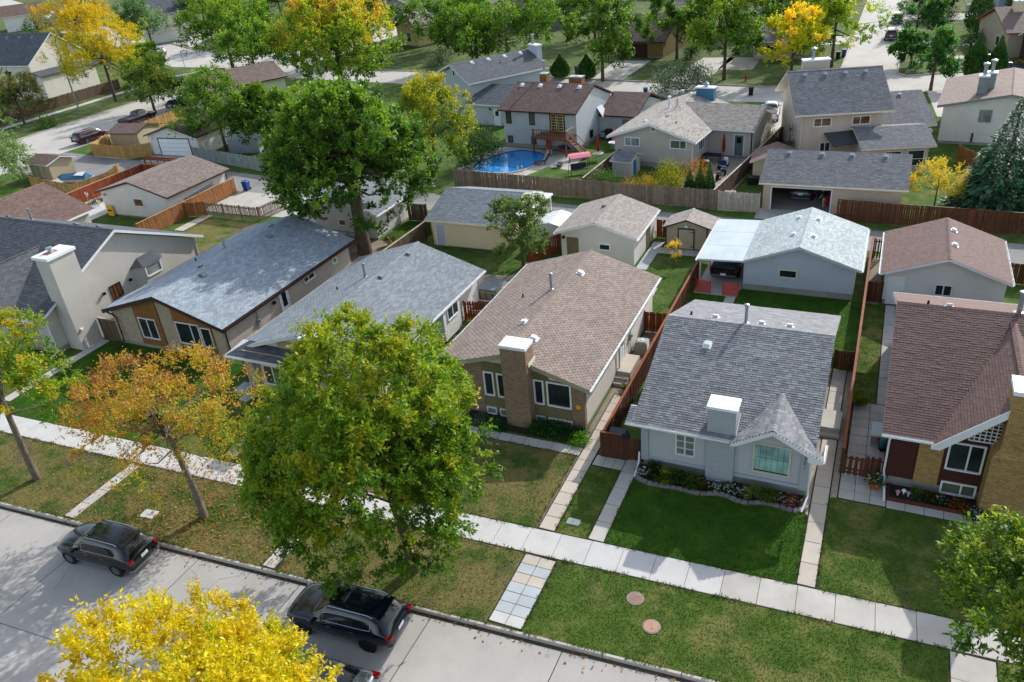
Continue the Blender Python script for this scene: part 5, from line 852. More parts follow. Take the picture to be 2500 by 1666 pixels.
b.gutter((8.85, -.6, 2.98), (8.85, 4.4, 2.98)); b.spout([(8.85, -.5, 2.9), (8.4, -.1, 2.6), (8.36, -.1, .1)]); b.part('porch_post', MB().cbox(12.9, 4.5, 0, .12, .12, 2.9), 'brown_trim')
b = B('two_storey_house', 'two storey pink grey stucco house with slate roof and rear sunroom', -7.2, 81, 18, True)
b.walls(-.3, 7.1, 0, 9.2, 5.05, 'stucco_pink', 'x', 4.6, 7.7, found=.3); b.gable(-1.1, 7.9, -.75, 10, 5.0, 8.0, 'x', 'sh_bg', 'cream_trim', 'arch')
for a0 in (.8, 4.35): b.win('F', 0, a0, a0+1.7, 3.62, 4.5, (.45,), fw=.1, gm='glass_red')
b.win('F', 0, 1.6, 2.6, 1.1, 2.1, (.5,), gm='glass'); b.chimney(1.0, 3.6, 7.2, 8.1, 8.3, 'stucco_pink', 'metal_white', 6.3, uv=None); b.part('flue', MB().lathe([(.16, 8.4), (.16, 9.3), (.28, 9.35), (.28, 9.5), (.05, 9.6)], (2.0, 7.6, 0), 10), 'metal')
for x in (.5, 2.4, 4.3, 6.2): b.vent(x, 3.9, mt='slate_box', w=.36)
b.part('garage_wall', MB().ext([(7.1, 3.2, 0), (7.1, 11.5, 0), (7.1, 11.5, 2.7), (7.1, 7.4, 4.4), (7.1, 3.2, 2.8)], (5.2, 0, 0)), 'stucco_pink'); b.gable(7.12, 12.9, 1.9, 12.2, 2.7, 4.75, 'x', 'sh_bg', 'cream_trim', 'arch', rp=7.4); b.vent(8.9, 6.7, k=1, mt='slate_box', w=.36); b.vent(10.6, 6.7, k=1, mt='slate_box', w=.36)
b.part('sunroom_wall', MB().box(4.6, 10.2, -4.2, -.02, 0, 2.5).box(7.2, 10.2, -.02, 3.1, 0, 2.5), 'stucco_pink')
sr = b.part('sunroom_roof', MB().ext([(4.2, -4.7, 2.5), (10.7, -4.7, 2.5), (10.7, -1.3, 3.55), (4.2, -1.3, 3.55)], (0, 0, .14)).ext([(4.2, -1.3, 3.55), (10.7, -1.3, 3.55), (10.7, 2.6, 2.6), (4.2, 2.6, 2.6)], (0, 0, .14)), 'cream_trim')
l = math.hypot(3.4, 1.05); shingles(sr, b.off, (4.2, -4.7, 2.645), (1, 0, 0), (0, 3.4, 1.05), [(0, 0), (6.5, 0), (6.5, l), (0, l)], 'arch', 'sh_bg', 0, 4); l = math.hypot(3.9, .95); shingles(sr, b.off, (10.7, 2.6, 2.745), (-1, 0, 0), (0, -3.9, .95), [(0, 0), (6.5, 0), (6.5, l), (0, l)], 'arch', 'sh_bg', 0, 5)
b.part('side_lean_roof', MB().ext([(2.4, -2.2, 2.2), (4.5, -2.2, 2.5), (4.5, 0, 3.0), (1.9, 0, 2.9)], (0, 0, .12)), 'sh_dark')
for i in range(4): b.win('R', 10.2, -4.0+i*1.0, -3.1+i*1.0, .9, 2.3, rails=(.5,), gm='glass')
b.win('F', -4.2, 8.4, 9.9, .7, 2.2, rails=(.45,), gm='glass'); b.win('F', -4.2, 6.4, 7.9, .7, 2.2, rails=(.45,), gm='glass'); b.part('sat_dish', MB().lathe([(.05, -.1), (.3, 0), (.34, .06)], (12.0, 1.2, 2.2), 12, 'y'), 'grey_trim')
b.gutter((-1.1, -.77, 4.98), (7.9, -.77, 4.98), 'cream_trim'); b.spout([(-.2, -.7, 4.9), (-.25, -.08, 4.5), (-.25, -.08, .1)], 'cream_trim')
b = B('house', 'cream stucco house with brown roof and twin metal flues by the spruce', 4.9, 89.75, -5, True)
b.walls(0, 12, 0, 11, 3.8, 'stucco_cream', 'y', 5.6, 4.9, found=.3); b.gable(-.55, 12.6, -.45, 11.6, 3.85, 5.1, 'y', 'sh_brownfar', 'wood_greygreen', 'tab', rp=5.6, t=.22); b.win('F', 0, 3.2, 4.3, 2.3, 3.5, fm='wood_greygreen', gm='glass_pale'); b.part('hose_reel', MB().box(2.9, 3.05, -.12, -.02, .3, 1.2), 'black')
for x, y in ((2.6, 1.6), (3.2, 3.2)): b.chimney(x, x+.85, y, y+.85, 6.2, 'wood_greygreen', 'metal_white', 3.6, uv=None); b.part('flue', MB().lathe([(.17, 6.3), (.17, 7.2), (.3, 7.25), (.3, 7.45), (.05, 7.55)], (x+.42, y+.42, 0), 10), 'metal')
b = B('two_storey_house', 'pale grey gabled house with slate roof and boxed chimney beyond the maple', -56.5, 98, -35, True)
b.walls(0, 9, 0, 11, 5.0, 'stucco_pool', 'y', 4.5, 6.4, found=.3); b.gable(-.6, 9.6, -.6, 11.6, 5.0, 6.8, 'y', 'sh_dark', 'white_trim', 'tab', t=.2); b.win('F', 0, 4.2, 4.9, 5.2, 6.0); b.chimney(4.6, 6.6, 11.7, 12.6, 7.3, 'stucco_blue', 'white_trim', 0, uv=None); b.part('flue', MB().lathe([(.2, 7.4), (.2, 8.5), (.3, 8.5), (.3, 8.7)], (5.2, 12.1, 0), 10), 'metal')
for y in (2.5, 5, 7.5, 10): b.vent(5.2, y, w=.36)
b.stack(6.5, 6, .25)
b = B('garage', 'small stucco garage with grey roof and white door left of the pool house', -48.6, 91.5, -6.5, True, cat='garage')
b.walls(0, 5.2, 0, 8, 2.7, 'stucco_pool', 'x', 4.0, 3.9, found=.2); b.gable(-.5, 5.4, -.5, 8.5, 2.75, 4.25, 'x', 'sh_dark', 'white_trim', 'tab'); b.door('F', 0, 3.3, 4.2, .1, 2.1, 'white_trim', lite=(1.2, 1.8)); b.lamp('F', 0, 2.8, 2.1)
fence('board_fence', 'red brown board fence with clip lights between the brick bungalow and house 301', [(-11.1, 53.2), (-11.1, 31.5)], 1.5, 'wood_brown', .13, .02, both=True, cap='wood_red')
fence('board_fence', 'red brown board fence between house 301 and the brown shingled house', [(.2, 60), (.2, 33.5)], 1.5, 'wood_brown', .13, .03, both=True, cap='wood_red')
fence('fence_gate', 'dark brown plank gate beside the grey barbecue cover left of house 301', [(-11.2, 31.22), (-10.15, 31.28)], 1.55, 'wood_dark', .12, .002, cap='wood_brown', post=1); fence('fence_gate', 'low dark brown gate between plank screen and house 301 corner', [(-10.1, 31.3), (-9.1, 31.5)], 1.4, 'wood_dark', .12, .002, post=1)
fence('fence_gate', 'slatted brown gate at the foot of the side patio', [(.2, 33.52), (1.22, 33.52)], 1.15, 'wood_brown', .16, .05, post=1.1); fence('board_fence', 'short brown board panel joining slatted gate to brown house', [(1.3, 33.54), (2.1, 33.6)], 1.2, 'wood_brown', .15, .01, both=True, post=1)
fence('fence_gate', 'brown gate across the walk behind house 301', [(-.95, 43.1), (.12, 43.15)], 1.35, 'wood_brown', .14, .004, post=1.1); fence('fence_gate', 'orange brown gate beside the brick bungalow side yard', [(-12.7, 44.6), (-11.2, 44.7)], 1.5, 'wood_red', .14, .004, post=1.4); fence('fence_gate', 'small red brown gate between cream garage and tan shed', [(-16, 60.1), (-15.1, 60.1)], 1.6, 'wood_red', .14, .004, post=1)
fence('fence_gate', 'brown panel gate left of the white garage', [(.35, 52.4), (1.22, 52.4)], 1.5, 'wood_brown', .14, .002, post=1); fence('board_fence', 'dark gapped gate beyond the white garage side', [(.35, 59.6), (.95, 59.6)], 1.6, 'wood_brown', .1, .05, post=1)
fence('board_fence', 'weathered grey board fence along the alley behind the pool', [(-39.5, 68.9), (-28, 68.05), (-12.6, 67.3)], 1.8, 'wood_grey', .15, .004); fence('board_fence', 'bleached grey fence panel left of the open garage', [(-12.5, 67.25), (-9.0, 67.2)], 1.75, 'wood_pale', .14, .004)
fence('board_fence', 'long brown gapped fence right of the open garage', [(-2.75, 66.75), (14, 66.1)], 1.75, 'wood_orange' if 0 else 'wood_brown', .14, .018, cap='wood_brown', postmat='wood_red')
fence('board_fence', 'weathered fence with pale cap between pool yard and taupe bungalow', [(-25.6, 69), (-24.6, 84)], 1.6, 'wood_old', .14, .004, cap='wood_pale'); fence('board_fence', 'weathered fence with pale cap beside the cream shed', [(-13, 67.8), (-9.9, 90)], 1.6, 'wood_old', .14, .004, cap='wood_pale')
fence('board_fence', 'orange brown fence running down the garage drive', [(-63.2, 49.3), (-63.2, 62.8)], 1.6, 'wood_orange', .15, .003, cap='wood_tan'); fence('board_fence', 'orange brown gate panel joining drive fence to picket fence', [(-63.1, 55.4), (-61.3, 56.2)], 1.5, 'wood_orange', .15, .003, post=1.7)
fence('picket_fence', 'gapped weathered picket fence by the dirt yard', [(-61.2, 56.2), (-54.3, 56.0), (-53.9, 59.3)], 1.45, 'wood_grey', .1, .06, pointed=.05, postmat='wood_orange')
fence('board_fence', 'deep red fence behind the garden beside the beige garage', [(-79.4, 52), (-79.4, 65.3), (-74.2, 65.6)], 1.6, 'wood_red', .15, .003, cap='wood_tan')
fence('board_fence', 'pale new fence around the covered boat yard', [(-91, 59), (-82.2, 57.6), (-81.4, 62), (-83, 65)], 1.6, 'wood_tan', .15, .004); fence('board_fence', 'tan fence around the brown shed by the street', [(-97, 76), (-95, 71.4), (-88.6, 71), (-86, 72.9)], 1.7, 'wood_tan', .15, .003); fence('board_fence', 'tan fence beside the street behind the brown shed', [(-96.6, 80), (-97.2, 90)], 1.7, 'wood_tan', .15, .003)
fence('board_fence', 'grey green weathered fence along the alley by the metal shed', [(-78.4, 72.5), (-63.8, 69.5), (-52, 68)], 1.6, 'wood_greygreen', .15, .003)
fence('board_fence', 'brown fence along the far sidewalk below the slate roofed house', [(-130.3, 78), (-130.3, 108)], 1.8, 'wood_old', .25, .01, post=3)
fence('board_fence', 'weathered fence with pale cap between the two slate roofed bungalows', [(-35.7, 49.2), (-35.5, 56.6)], 1.5, 'wood_old', .14, .004, cap='wood_pale'); fence('board_fence', 'short weathered fence panel between the two alley garages', [(-39.3, 59.3), (-37.4, 59.4)], 1.7, 'wood_old', .14, .004); fence('board_fence', 'orange lattice fence between apple tree and cream garage', [(-24.5, 53), (-22.7, 56)], 1.6, 'wood_red', .12, .03); fence('fence_gate', 'red board gate beside the grey bungalow side yard', [(-25.1, 42.9), (-23.6, 43.2)], 1.5, 'wood_red', .14, .03, post=1.4)
fence('fence_gate', 'grey weathered gate between chimney house and timber fronted bungalow', [(-50, 33.4), (-47.9, 33.4)], 1.7, 'wood_old', .15, .003, cap='wood_pale', post=1)
fence('board_fence', 'tan fence far beyond the brown garage', [(-46, 168), (-36, 166)], 1.9, 'wood_tan', .3, .01, post=3); fence('board_fence', 'brown fence between sunroom and cream stucco house', [(6.5, 84), (9.5, 78)], 1.6, 'wood_orange', .15, .004)
fence('board_fence', 'brown fence stub beside the far right garage', [(8.6, 57.4), (12, 57.3)], 1.5, 'wood_brown', .14, .004)
GREEN = ['#2c4510', '#3f5c18', '#567424', '#72882e']; ASH = ['#304a12', '#436416', '#5c7a1a', '#76881e', '#8f8e22']; MAPLE = ['#2a3f12', '#395418', '#4c6820', '#667d2a']; YEL = ['#748a14', '#9c9a10', '#b0a40c', '#b8aa12', '#b09a0c']; LIME = ['#3d5a12', '#5f7a18', '#8a9420', '#b8a424']; DARKG = ['#1b2f14', '#26401a', '#345022', '#43602c']; OLIVE = ['#3a4520', '#535a28', '#6d6c33', '#857f42']; SILV = ['#3d4f33', '#53664a', '#6d7f60', '#8a977a']; ORANGE = ['#68782a', '#8f8a2e', '#a88a34', '#966c36', '#6d4a30']
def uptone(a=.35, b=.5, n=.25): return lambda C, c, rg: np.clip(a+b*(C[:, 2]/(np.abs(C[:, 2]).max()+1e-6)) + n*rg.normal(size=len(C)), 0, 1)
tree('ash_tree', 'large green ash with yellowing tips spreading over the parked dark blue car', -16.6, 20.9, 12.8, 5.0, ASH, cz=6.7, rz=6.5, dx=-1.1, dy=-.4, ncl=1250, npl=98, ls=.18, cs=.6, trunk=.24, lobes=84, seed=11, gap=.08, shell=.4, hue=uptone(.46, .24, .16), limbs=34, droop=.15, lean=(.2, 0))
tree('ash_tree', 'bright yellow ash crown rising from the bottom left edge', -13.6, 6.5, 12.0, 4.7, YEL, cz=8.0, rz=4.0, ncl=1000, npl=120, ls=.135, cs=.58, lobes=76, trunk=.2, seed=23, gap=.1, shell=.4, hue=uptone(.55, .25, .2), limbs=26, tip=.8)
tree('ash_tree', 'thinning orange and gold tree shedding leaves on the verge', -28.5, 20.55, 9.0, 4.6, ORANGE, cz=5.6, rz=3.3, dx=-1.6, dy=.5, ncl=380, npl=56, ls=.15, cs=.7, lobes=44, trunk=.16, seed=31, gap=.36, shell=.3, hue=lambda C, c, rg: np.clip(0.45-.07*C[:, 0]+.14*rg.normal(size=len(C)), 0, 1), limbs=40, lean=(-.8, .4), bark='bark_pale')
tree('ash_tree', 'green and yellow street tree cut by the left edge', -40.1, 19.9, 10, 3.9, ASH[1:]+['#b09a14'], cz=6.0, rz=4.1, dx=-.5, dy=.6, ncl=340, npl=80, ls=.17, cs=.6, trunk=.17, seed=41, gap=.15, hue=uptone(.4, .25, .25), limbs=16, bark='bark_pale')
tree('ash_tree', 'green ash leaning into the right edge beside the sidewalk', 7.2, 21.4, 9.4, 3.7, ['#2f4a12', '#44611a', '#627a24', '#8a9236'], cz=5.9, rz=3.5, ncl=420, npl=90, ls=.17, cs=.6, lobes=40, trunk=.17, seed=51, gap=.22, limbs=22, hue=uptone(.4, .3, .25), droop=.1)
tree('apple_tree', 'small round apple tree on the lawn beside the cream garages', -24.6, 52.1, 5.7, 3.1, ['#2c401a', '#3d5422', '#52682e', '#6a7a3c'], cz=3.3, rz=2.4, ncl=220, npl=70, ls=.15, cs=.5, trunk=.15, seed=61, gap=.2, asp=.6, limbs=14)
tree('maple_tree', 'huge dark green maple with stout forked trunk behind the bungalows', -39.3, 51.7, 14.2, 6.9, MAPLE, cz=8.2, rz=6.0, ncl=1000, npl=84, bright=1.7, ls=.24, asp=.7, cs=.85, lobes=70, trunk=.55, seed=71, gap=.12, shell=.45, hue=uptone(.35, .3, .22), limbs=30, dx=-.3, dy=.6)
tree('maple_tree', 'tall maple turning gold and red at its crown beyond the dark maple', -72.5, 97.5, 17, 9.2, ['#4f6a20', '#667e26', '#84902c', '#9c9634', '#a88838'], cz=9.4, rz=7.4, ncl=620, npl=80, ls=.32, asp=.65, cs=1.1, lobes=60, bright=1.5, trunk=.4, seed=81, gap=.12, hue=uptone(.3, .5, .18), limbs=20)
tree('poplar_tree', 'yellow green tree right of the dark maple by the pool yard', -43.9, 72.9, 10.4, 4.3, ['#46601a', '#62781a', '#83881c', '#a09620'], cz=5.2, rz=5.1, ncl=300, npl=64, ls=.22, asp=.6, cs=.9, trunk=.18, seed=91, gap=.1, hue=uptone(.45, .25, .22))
tree('elm_tree', 'loose green tree beside the white alley garage', -76.5, 76.2, 10, 5.6, ['#365218', '#4a6820', '#62802a', '#7d9236'], cz=5.0, rz=4.9, ncl=320, npl=60, ls=.25, asp=.6, cs=1.0, trunk=.2, seed=92, gap=.2)
tree('linden_tree', 'dark green street tree beside the parked pickup', -106.4, 93.2, 8.8, 5.2, ['#2c4214', '#3c561a', '#526822', '#6d7428'], cz=4.7, rz=4.1, ncl=260, npl=56, ls=.27, asp=.6, cs=1.0, trunk=.2, seed=93, gap=.1)
tree('ash_tree', 'tall golden yellow street tree by the lamp post', -121.6, 99.1, 15.0, 8.4, ['#4f6a1a', '#7c861a', '#a0961a', '#ac9c14', '#b09014'], cz=8.2, rz=6.8, ncl=460, npl=60, ls=.32, cs=1.1, trunk=.25, seed=94, gap=.15, hue=uptone(.5, .4, .2), limbs=20)
tree('linden_tree', 'olive bronze street tree near the red hydrant', -125.7, 84.3, 8.6, 4.0, OLIVE, cz=4.6, rz=4.1, ncl=220, npl=52, ls=.26, asp=.6, cs=.9, trunk=.15, seed=95, gap=.15)
tree('willow_tree', 'pale green willow at the left edge above the tan fence', -96.5, 56.5, 10.2, 6.2, ['#3a5026', '#516836', '#6d8248', '#8a9a5c'], cz=4.8, rz=5.4, ncl=420, npl=70, ls=.28, asp=.35, cs=1.1, trunk=.25, seed=96, gap=.1, droop=.4)
tree('elm_tree', 'grey green tree beside the white car on the far side street', -163.7, 148.5, 11.5, 7.0, ['#33482a', '#46603a', '#5d7848', '#7f8f4a'], cz=6.4, rz=5.4, ncl=220, npl=48, ls=.42, asp=.6, cs=1.5, trunk=.25, seed=97, gap=.15)
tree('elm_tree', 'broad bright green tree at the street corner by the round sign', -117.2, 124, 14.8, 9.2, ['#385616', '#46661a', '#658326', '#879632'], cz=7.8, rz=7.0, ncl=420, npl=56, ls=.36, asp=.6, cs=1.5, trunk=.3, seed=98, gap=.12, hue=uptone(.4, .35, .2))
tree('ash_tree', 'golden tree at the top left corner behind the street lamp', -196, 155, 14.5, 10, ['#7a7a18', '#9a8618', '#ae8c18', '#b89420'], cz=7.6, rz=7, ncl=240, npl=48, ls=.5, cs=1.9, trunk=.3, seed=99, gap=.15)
far = [('dark green tree beyond the gold topped maple', -95, 140, 13, 6.5, MAPLE), ('airy green tree beside the yellow sided house', -80, 143.5, 11.5, 7, GREEN), ('massive green tree behind the boxed chimney', -55.7, 118.6, 13.5, 8.4, GREEN), ('tall green tree with pale trunk behind the brown roofed house', -39.5, 116.8, 12.8, 5.4, MAPLE+SILV[2:3]), ('green tree in front of the brown garage', -32, 131.6, 10.5, 5.8, GREEN), ('tall green tree with yellow patches on the corner lawn', -21.8, 117.6, 13.2, 5.8, GREEN+['#8a8a2a']), ('open lime green tree leaning over the far street', -8.3, 126, 12.5, 6.2, ['#3f5a14', '#5f7a1c', '#84962a', '#a0a232']), ('bronze tinged dark tree in the far garden', 5.5, 168, 7, 4.6, ['#2a2a1e', '#3a3826', '#4a4a2e', '#5a5636']), ('bright yellow green tree above the two storey chimney', -12.9, 118.6, 8.8, 5.0, ['#5d7414', '#85921a', '#b2a61e', '#d0ae22']), ('small dark green tree left of its larger twin by the far street', 1.9, 126.4, 5.0, 2.6, ['#1f3d14', '#2c5220', '#3f662a', '#507634']), ('round green street tree on a thin trunk by the corner', 4.4, 113, 7.0, 3.1, ['#1f3d14', '#2c5220', '#3f662a', '#507634']), ('dense green tree over the parked cars up the far street', 2.3, 148.5, 6.4, 4.2, ['#1f3d14', '#2c5220', '#3f662a', '#507634']), ('green tree at the top edge behind the brown roofs', -70, 176, 12, 8, MAPLE), ('green tree at the top edge left of the far street', -24, 160, 12, 6.5, GREEN), ('green tree between the far roofs at top left', -145, 175, 12, 8, MAPLE), ('olive tree at the far left edge of the picture', -172, 112, 7.5, 4.5, OLIVE), ('green tree top behind the far tan fence', -52, 150, 11, 7, GREEN), ('green tree at the top right corner', 22, 190, 9, 5, MAPLE)]
for i, (lb, x, y, h, r, p) in enumerate(far):
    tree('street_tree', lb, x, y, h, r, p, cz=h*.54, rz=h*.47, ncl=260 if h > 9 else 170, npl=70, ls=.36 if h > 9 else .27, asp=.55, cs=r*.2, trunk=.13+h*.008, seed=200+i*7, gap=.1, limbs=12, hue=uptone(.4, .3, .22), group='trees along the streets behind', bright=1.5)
conifer('spruce_tree', 'blue green spruce in the garden at the right edge', 9.2, 71.5, 9.0, 3.5, ['#2f4a34', '#3d5f42', '#4f7852', '#668c62'], n=9000, ls=.7, seed=3, lsw=.11)
conifer('spruce_tree', 'dark spruce behind the leaning lime tree', -19, 146, 12, 3.6, ['#1b2c22', '#25392c', '#334a3a'], n=3500, ls=.9, seed=4, lsw=.11); conifer('spruce_tree', 'dark narrow evergreen between the far roofs at top left', -190, 172, 11, 3, ['#16281a', '#203522', '#2c432c'], n=2500, ls=.8, seed=5)
CED = ['#24421a', '#335822', '#456c2c', '#578038']
for lb, x, y, h, r in (('left cedar of the three behind the alley fence', -15.5, 69.3, 2.9, .5), ('middle cedar of the three behind the alley fence', -14.55, 69.2, 3.3, .55), ('right cedar of the three behind the alley fence', -13.7, 69.1, 3.7, .52), ('left cedar in the pair by the far kerb', -47, 118.7, 3.4, 1.4), ('right cedar in the pair by the far kerb', -42.4, 117.9, 3.6, 1.3), ('broad cedar clump at the corner by the blue cars', 9.3, 119.5, 5.0, 1.5), ('slim cedar clump beside the blue cars', 11.6, 118.5, 5.2, 1.1), ('tall column cedar in the far right garden', 11, 150, 8.6, 1.9), ('tall column cedar behind the far right roof', 17, 158, 9, 1.9), ('cedar cut by the right edge near the blue car', 15.6, 118.8, 4.2, 1.0), ('dark rounded evergreen by the brick garage top left', -226, 166, 8, 5)):
    conifer('cedar', lb, x, y, h, r, CED, n=2600 if r < 1 else 4000, ls=.2 if r < 1 else .4, seed=int(abs(x*7+y)), tight=True, group='cedars', lsw=.13)
shrub('hedge', 'tall dark clipped hedge between pool and dark maple', -40.3, 76.5, 1.9, 5.2, DARKG, 90, 60, .2, 5, cs=1.0, ry=3.6)
shrub('shrub', 'grey green arching shrub beside the blue chimney box', -26.2, 111, 4.6, 4.2, SILV, 110, 50, .26, 6, cs=1.1)
shrub('shrub', 'leafy green shrub against the alley fence by the little slate shed', -23.6, 70.2, 1.8, 3.2, ['#2f4d1c', '#436428', '#5a7a36'], 50, 60, .13, 7, cs=.6); shrub('shrub', 'yellow spirea mound behind the alley fence', -20.9, 69.5, 1.3, 2.3, ['#7d6a1e', '#a08428', '#b89a3c'], 34, 60, .11, 8, cs=.5, ry=.9); shrub('shrub', 'second yellow spirea mound next to the green amur maple', -19.4, 69.7, 1.0, 2.5, ['#7d6a1e', '#a08428', '#b89a3c'], 28, 60, .11, 9, cs=.5)
shrub('shrub', 'green and gold shrub leaning over the alley fence', -17.4, 69.6, 1.5, 4.2, ['#3a5a14', '#5a7a1c', '#8a8a24', '#b09a2c'], 60, 60, .14, 10, cs=.7); shrub('shrub', 'rusty gold shrub beside the covered barbecue', -15.7, 72.4, 1.6, 3.8, ['#8a7a2c', '#a07a30', '#a8663a', '#6d7a2c'], 50, 60, .13, 11, cs=.6)
tree('shrub_tree', 'bright yellow small tree at the end of the long brown fence', 4.5, 71.0, 3.9, 2.1, ['#7d8a1c', '#a89a1e', '#c9a822', '#b8b02c'], cz=2.2, rz=1.8, ncl=110, npl=56, ls=.14, cs=.6, trunk=.06, seed=301, gap=.15, limbs=14)
tree('sapling', 'slender yellow sapling on the lawn by the tan shed', -13.2, 54.6, 2.7, .42, ['#7d8a1c', '#b89a1e', '#d0a824'], cz=1.75, rz=1.0, ncl=26, npl=36, ls=.1, cs=.3, trunk=.025, seed=302, limbs=8, gap=.1)
shrub('climbing_vine', 'thin green vine climbing the two storey house side', -8.6, 82.6, .35, 4.6, ['#2c4a1c', '#40642a'], 26, 30, .12, 12, cs=.4, cat='vine'); shrub('shrub', 'dark shrubs under the bronze tree in the far garden', 5.5, 164, 3.2, 2.0, DARKG, 40, 40, .25, 13, cs=.9); shrub('shrub', 'rounded clipped shrub beside the far right house', 9.8, 140, 2.4, 2.6, ['#2c4a1c', '#40642a'], 40, 50, .2, 14, cs=.8); shrub('shrub', 'reddish shrub bed by the far right house door', 14, 124.6, 1.8, 1.2, ['#6d5a2c', '#7d6a3a', '#5a6a30'], 30, 40, .15, 15, cs=.6)
shrub('shrub', 'big leafed shrub at the foot of the street tree by the hydrant', -119, 83, 1.6, 1.6, ['#3f5a24', '#5a7a34'], 26, 40, .25, 16, cs=.7); shrub('shrub', 'weedy shrub beside the yellow sided house', -74, 129, 3, 2.4, SILV[:3], 50, 40, .25, 17, cs=.9); shrub('shrub', 'shrub in the narrow yard beside the two storey house', -11.6, 88, 1.3, 2.4, DARKG, 30, 50, .15, 18, cs=.6)
shrub('shrub', 'dark shrub against the brown garage drive', -30, 133, 1.6, 2.2, DARKG, 30, 50, .2, 19, cs=.6)

for i, (lb, x, y, h, r, p) in enumerate([('dark leafy tree crowding the silver roofed shed', -69.5, 76.5, 8.4, 4.0, MAPLE), ('green tree behind the low brown roofed house', -101, 112, 11, 6, GREEN), ('green tree between the corner elm and gold topped maple', -97, 124, 12, 6.5, GREEN), ('small green tree on the verge near the far crossing', -129, 114, 7, 3.6, GREEN), ('green tree beyond the round sign corner', -140, 152, 10, 6, MAPLE), ('leafy tree behind the slate roofed house at left', -160, 122, 9, 5, OLIVE), ('pale green tree at the top left behind the white garage', -186, 190, 12, 7, GREEN), ('green tree filling the gap left of the yellow house', -108, 150, 12, 7, MAPLE), ('green tree behind the boxed chimney house', -66, 128, 12, 7, GREEN), ('green tree over the north street left of the cedars', -63, 122.5, 10, 5.5, MAPLE), ('tree behind the yellow green one near the far street', -15, 136, 10, 5, GREEN), ('tree right of the far street near the white pickup', 6, 182, 9, 5, GREEN)]):
    tree('garden_tree', lb, x, y, h, r, p, cz=h*.56, rz=h*.46, ncl=230, npl=64, ls=.34, asp=.55, cs=r*.2, trunk=.2, seed=500+i*7, gap=.08, limbs=10, hue=uptone(.4, .3, .22), group='garden trees in the background', bright=1.5)
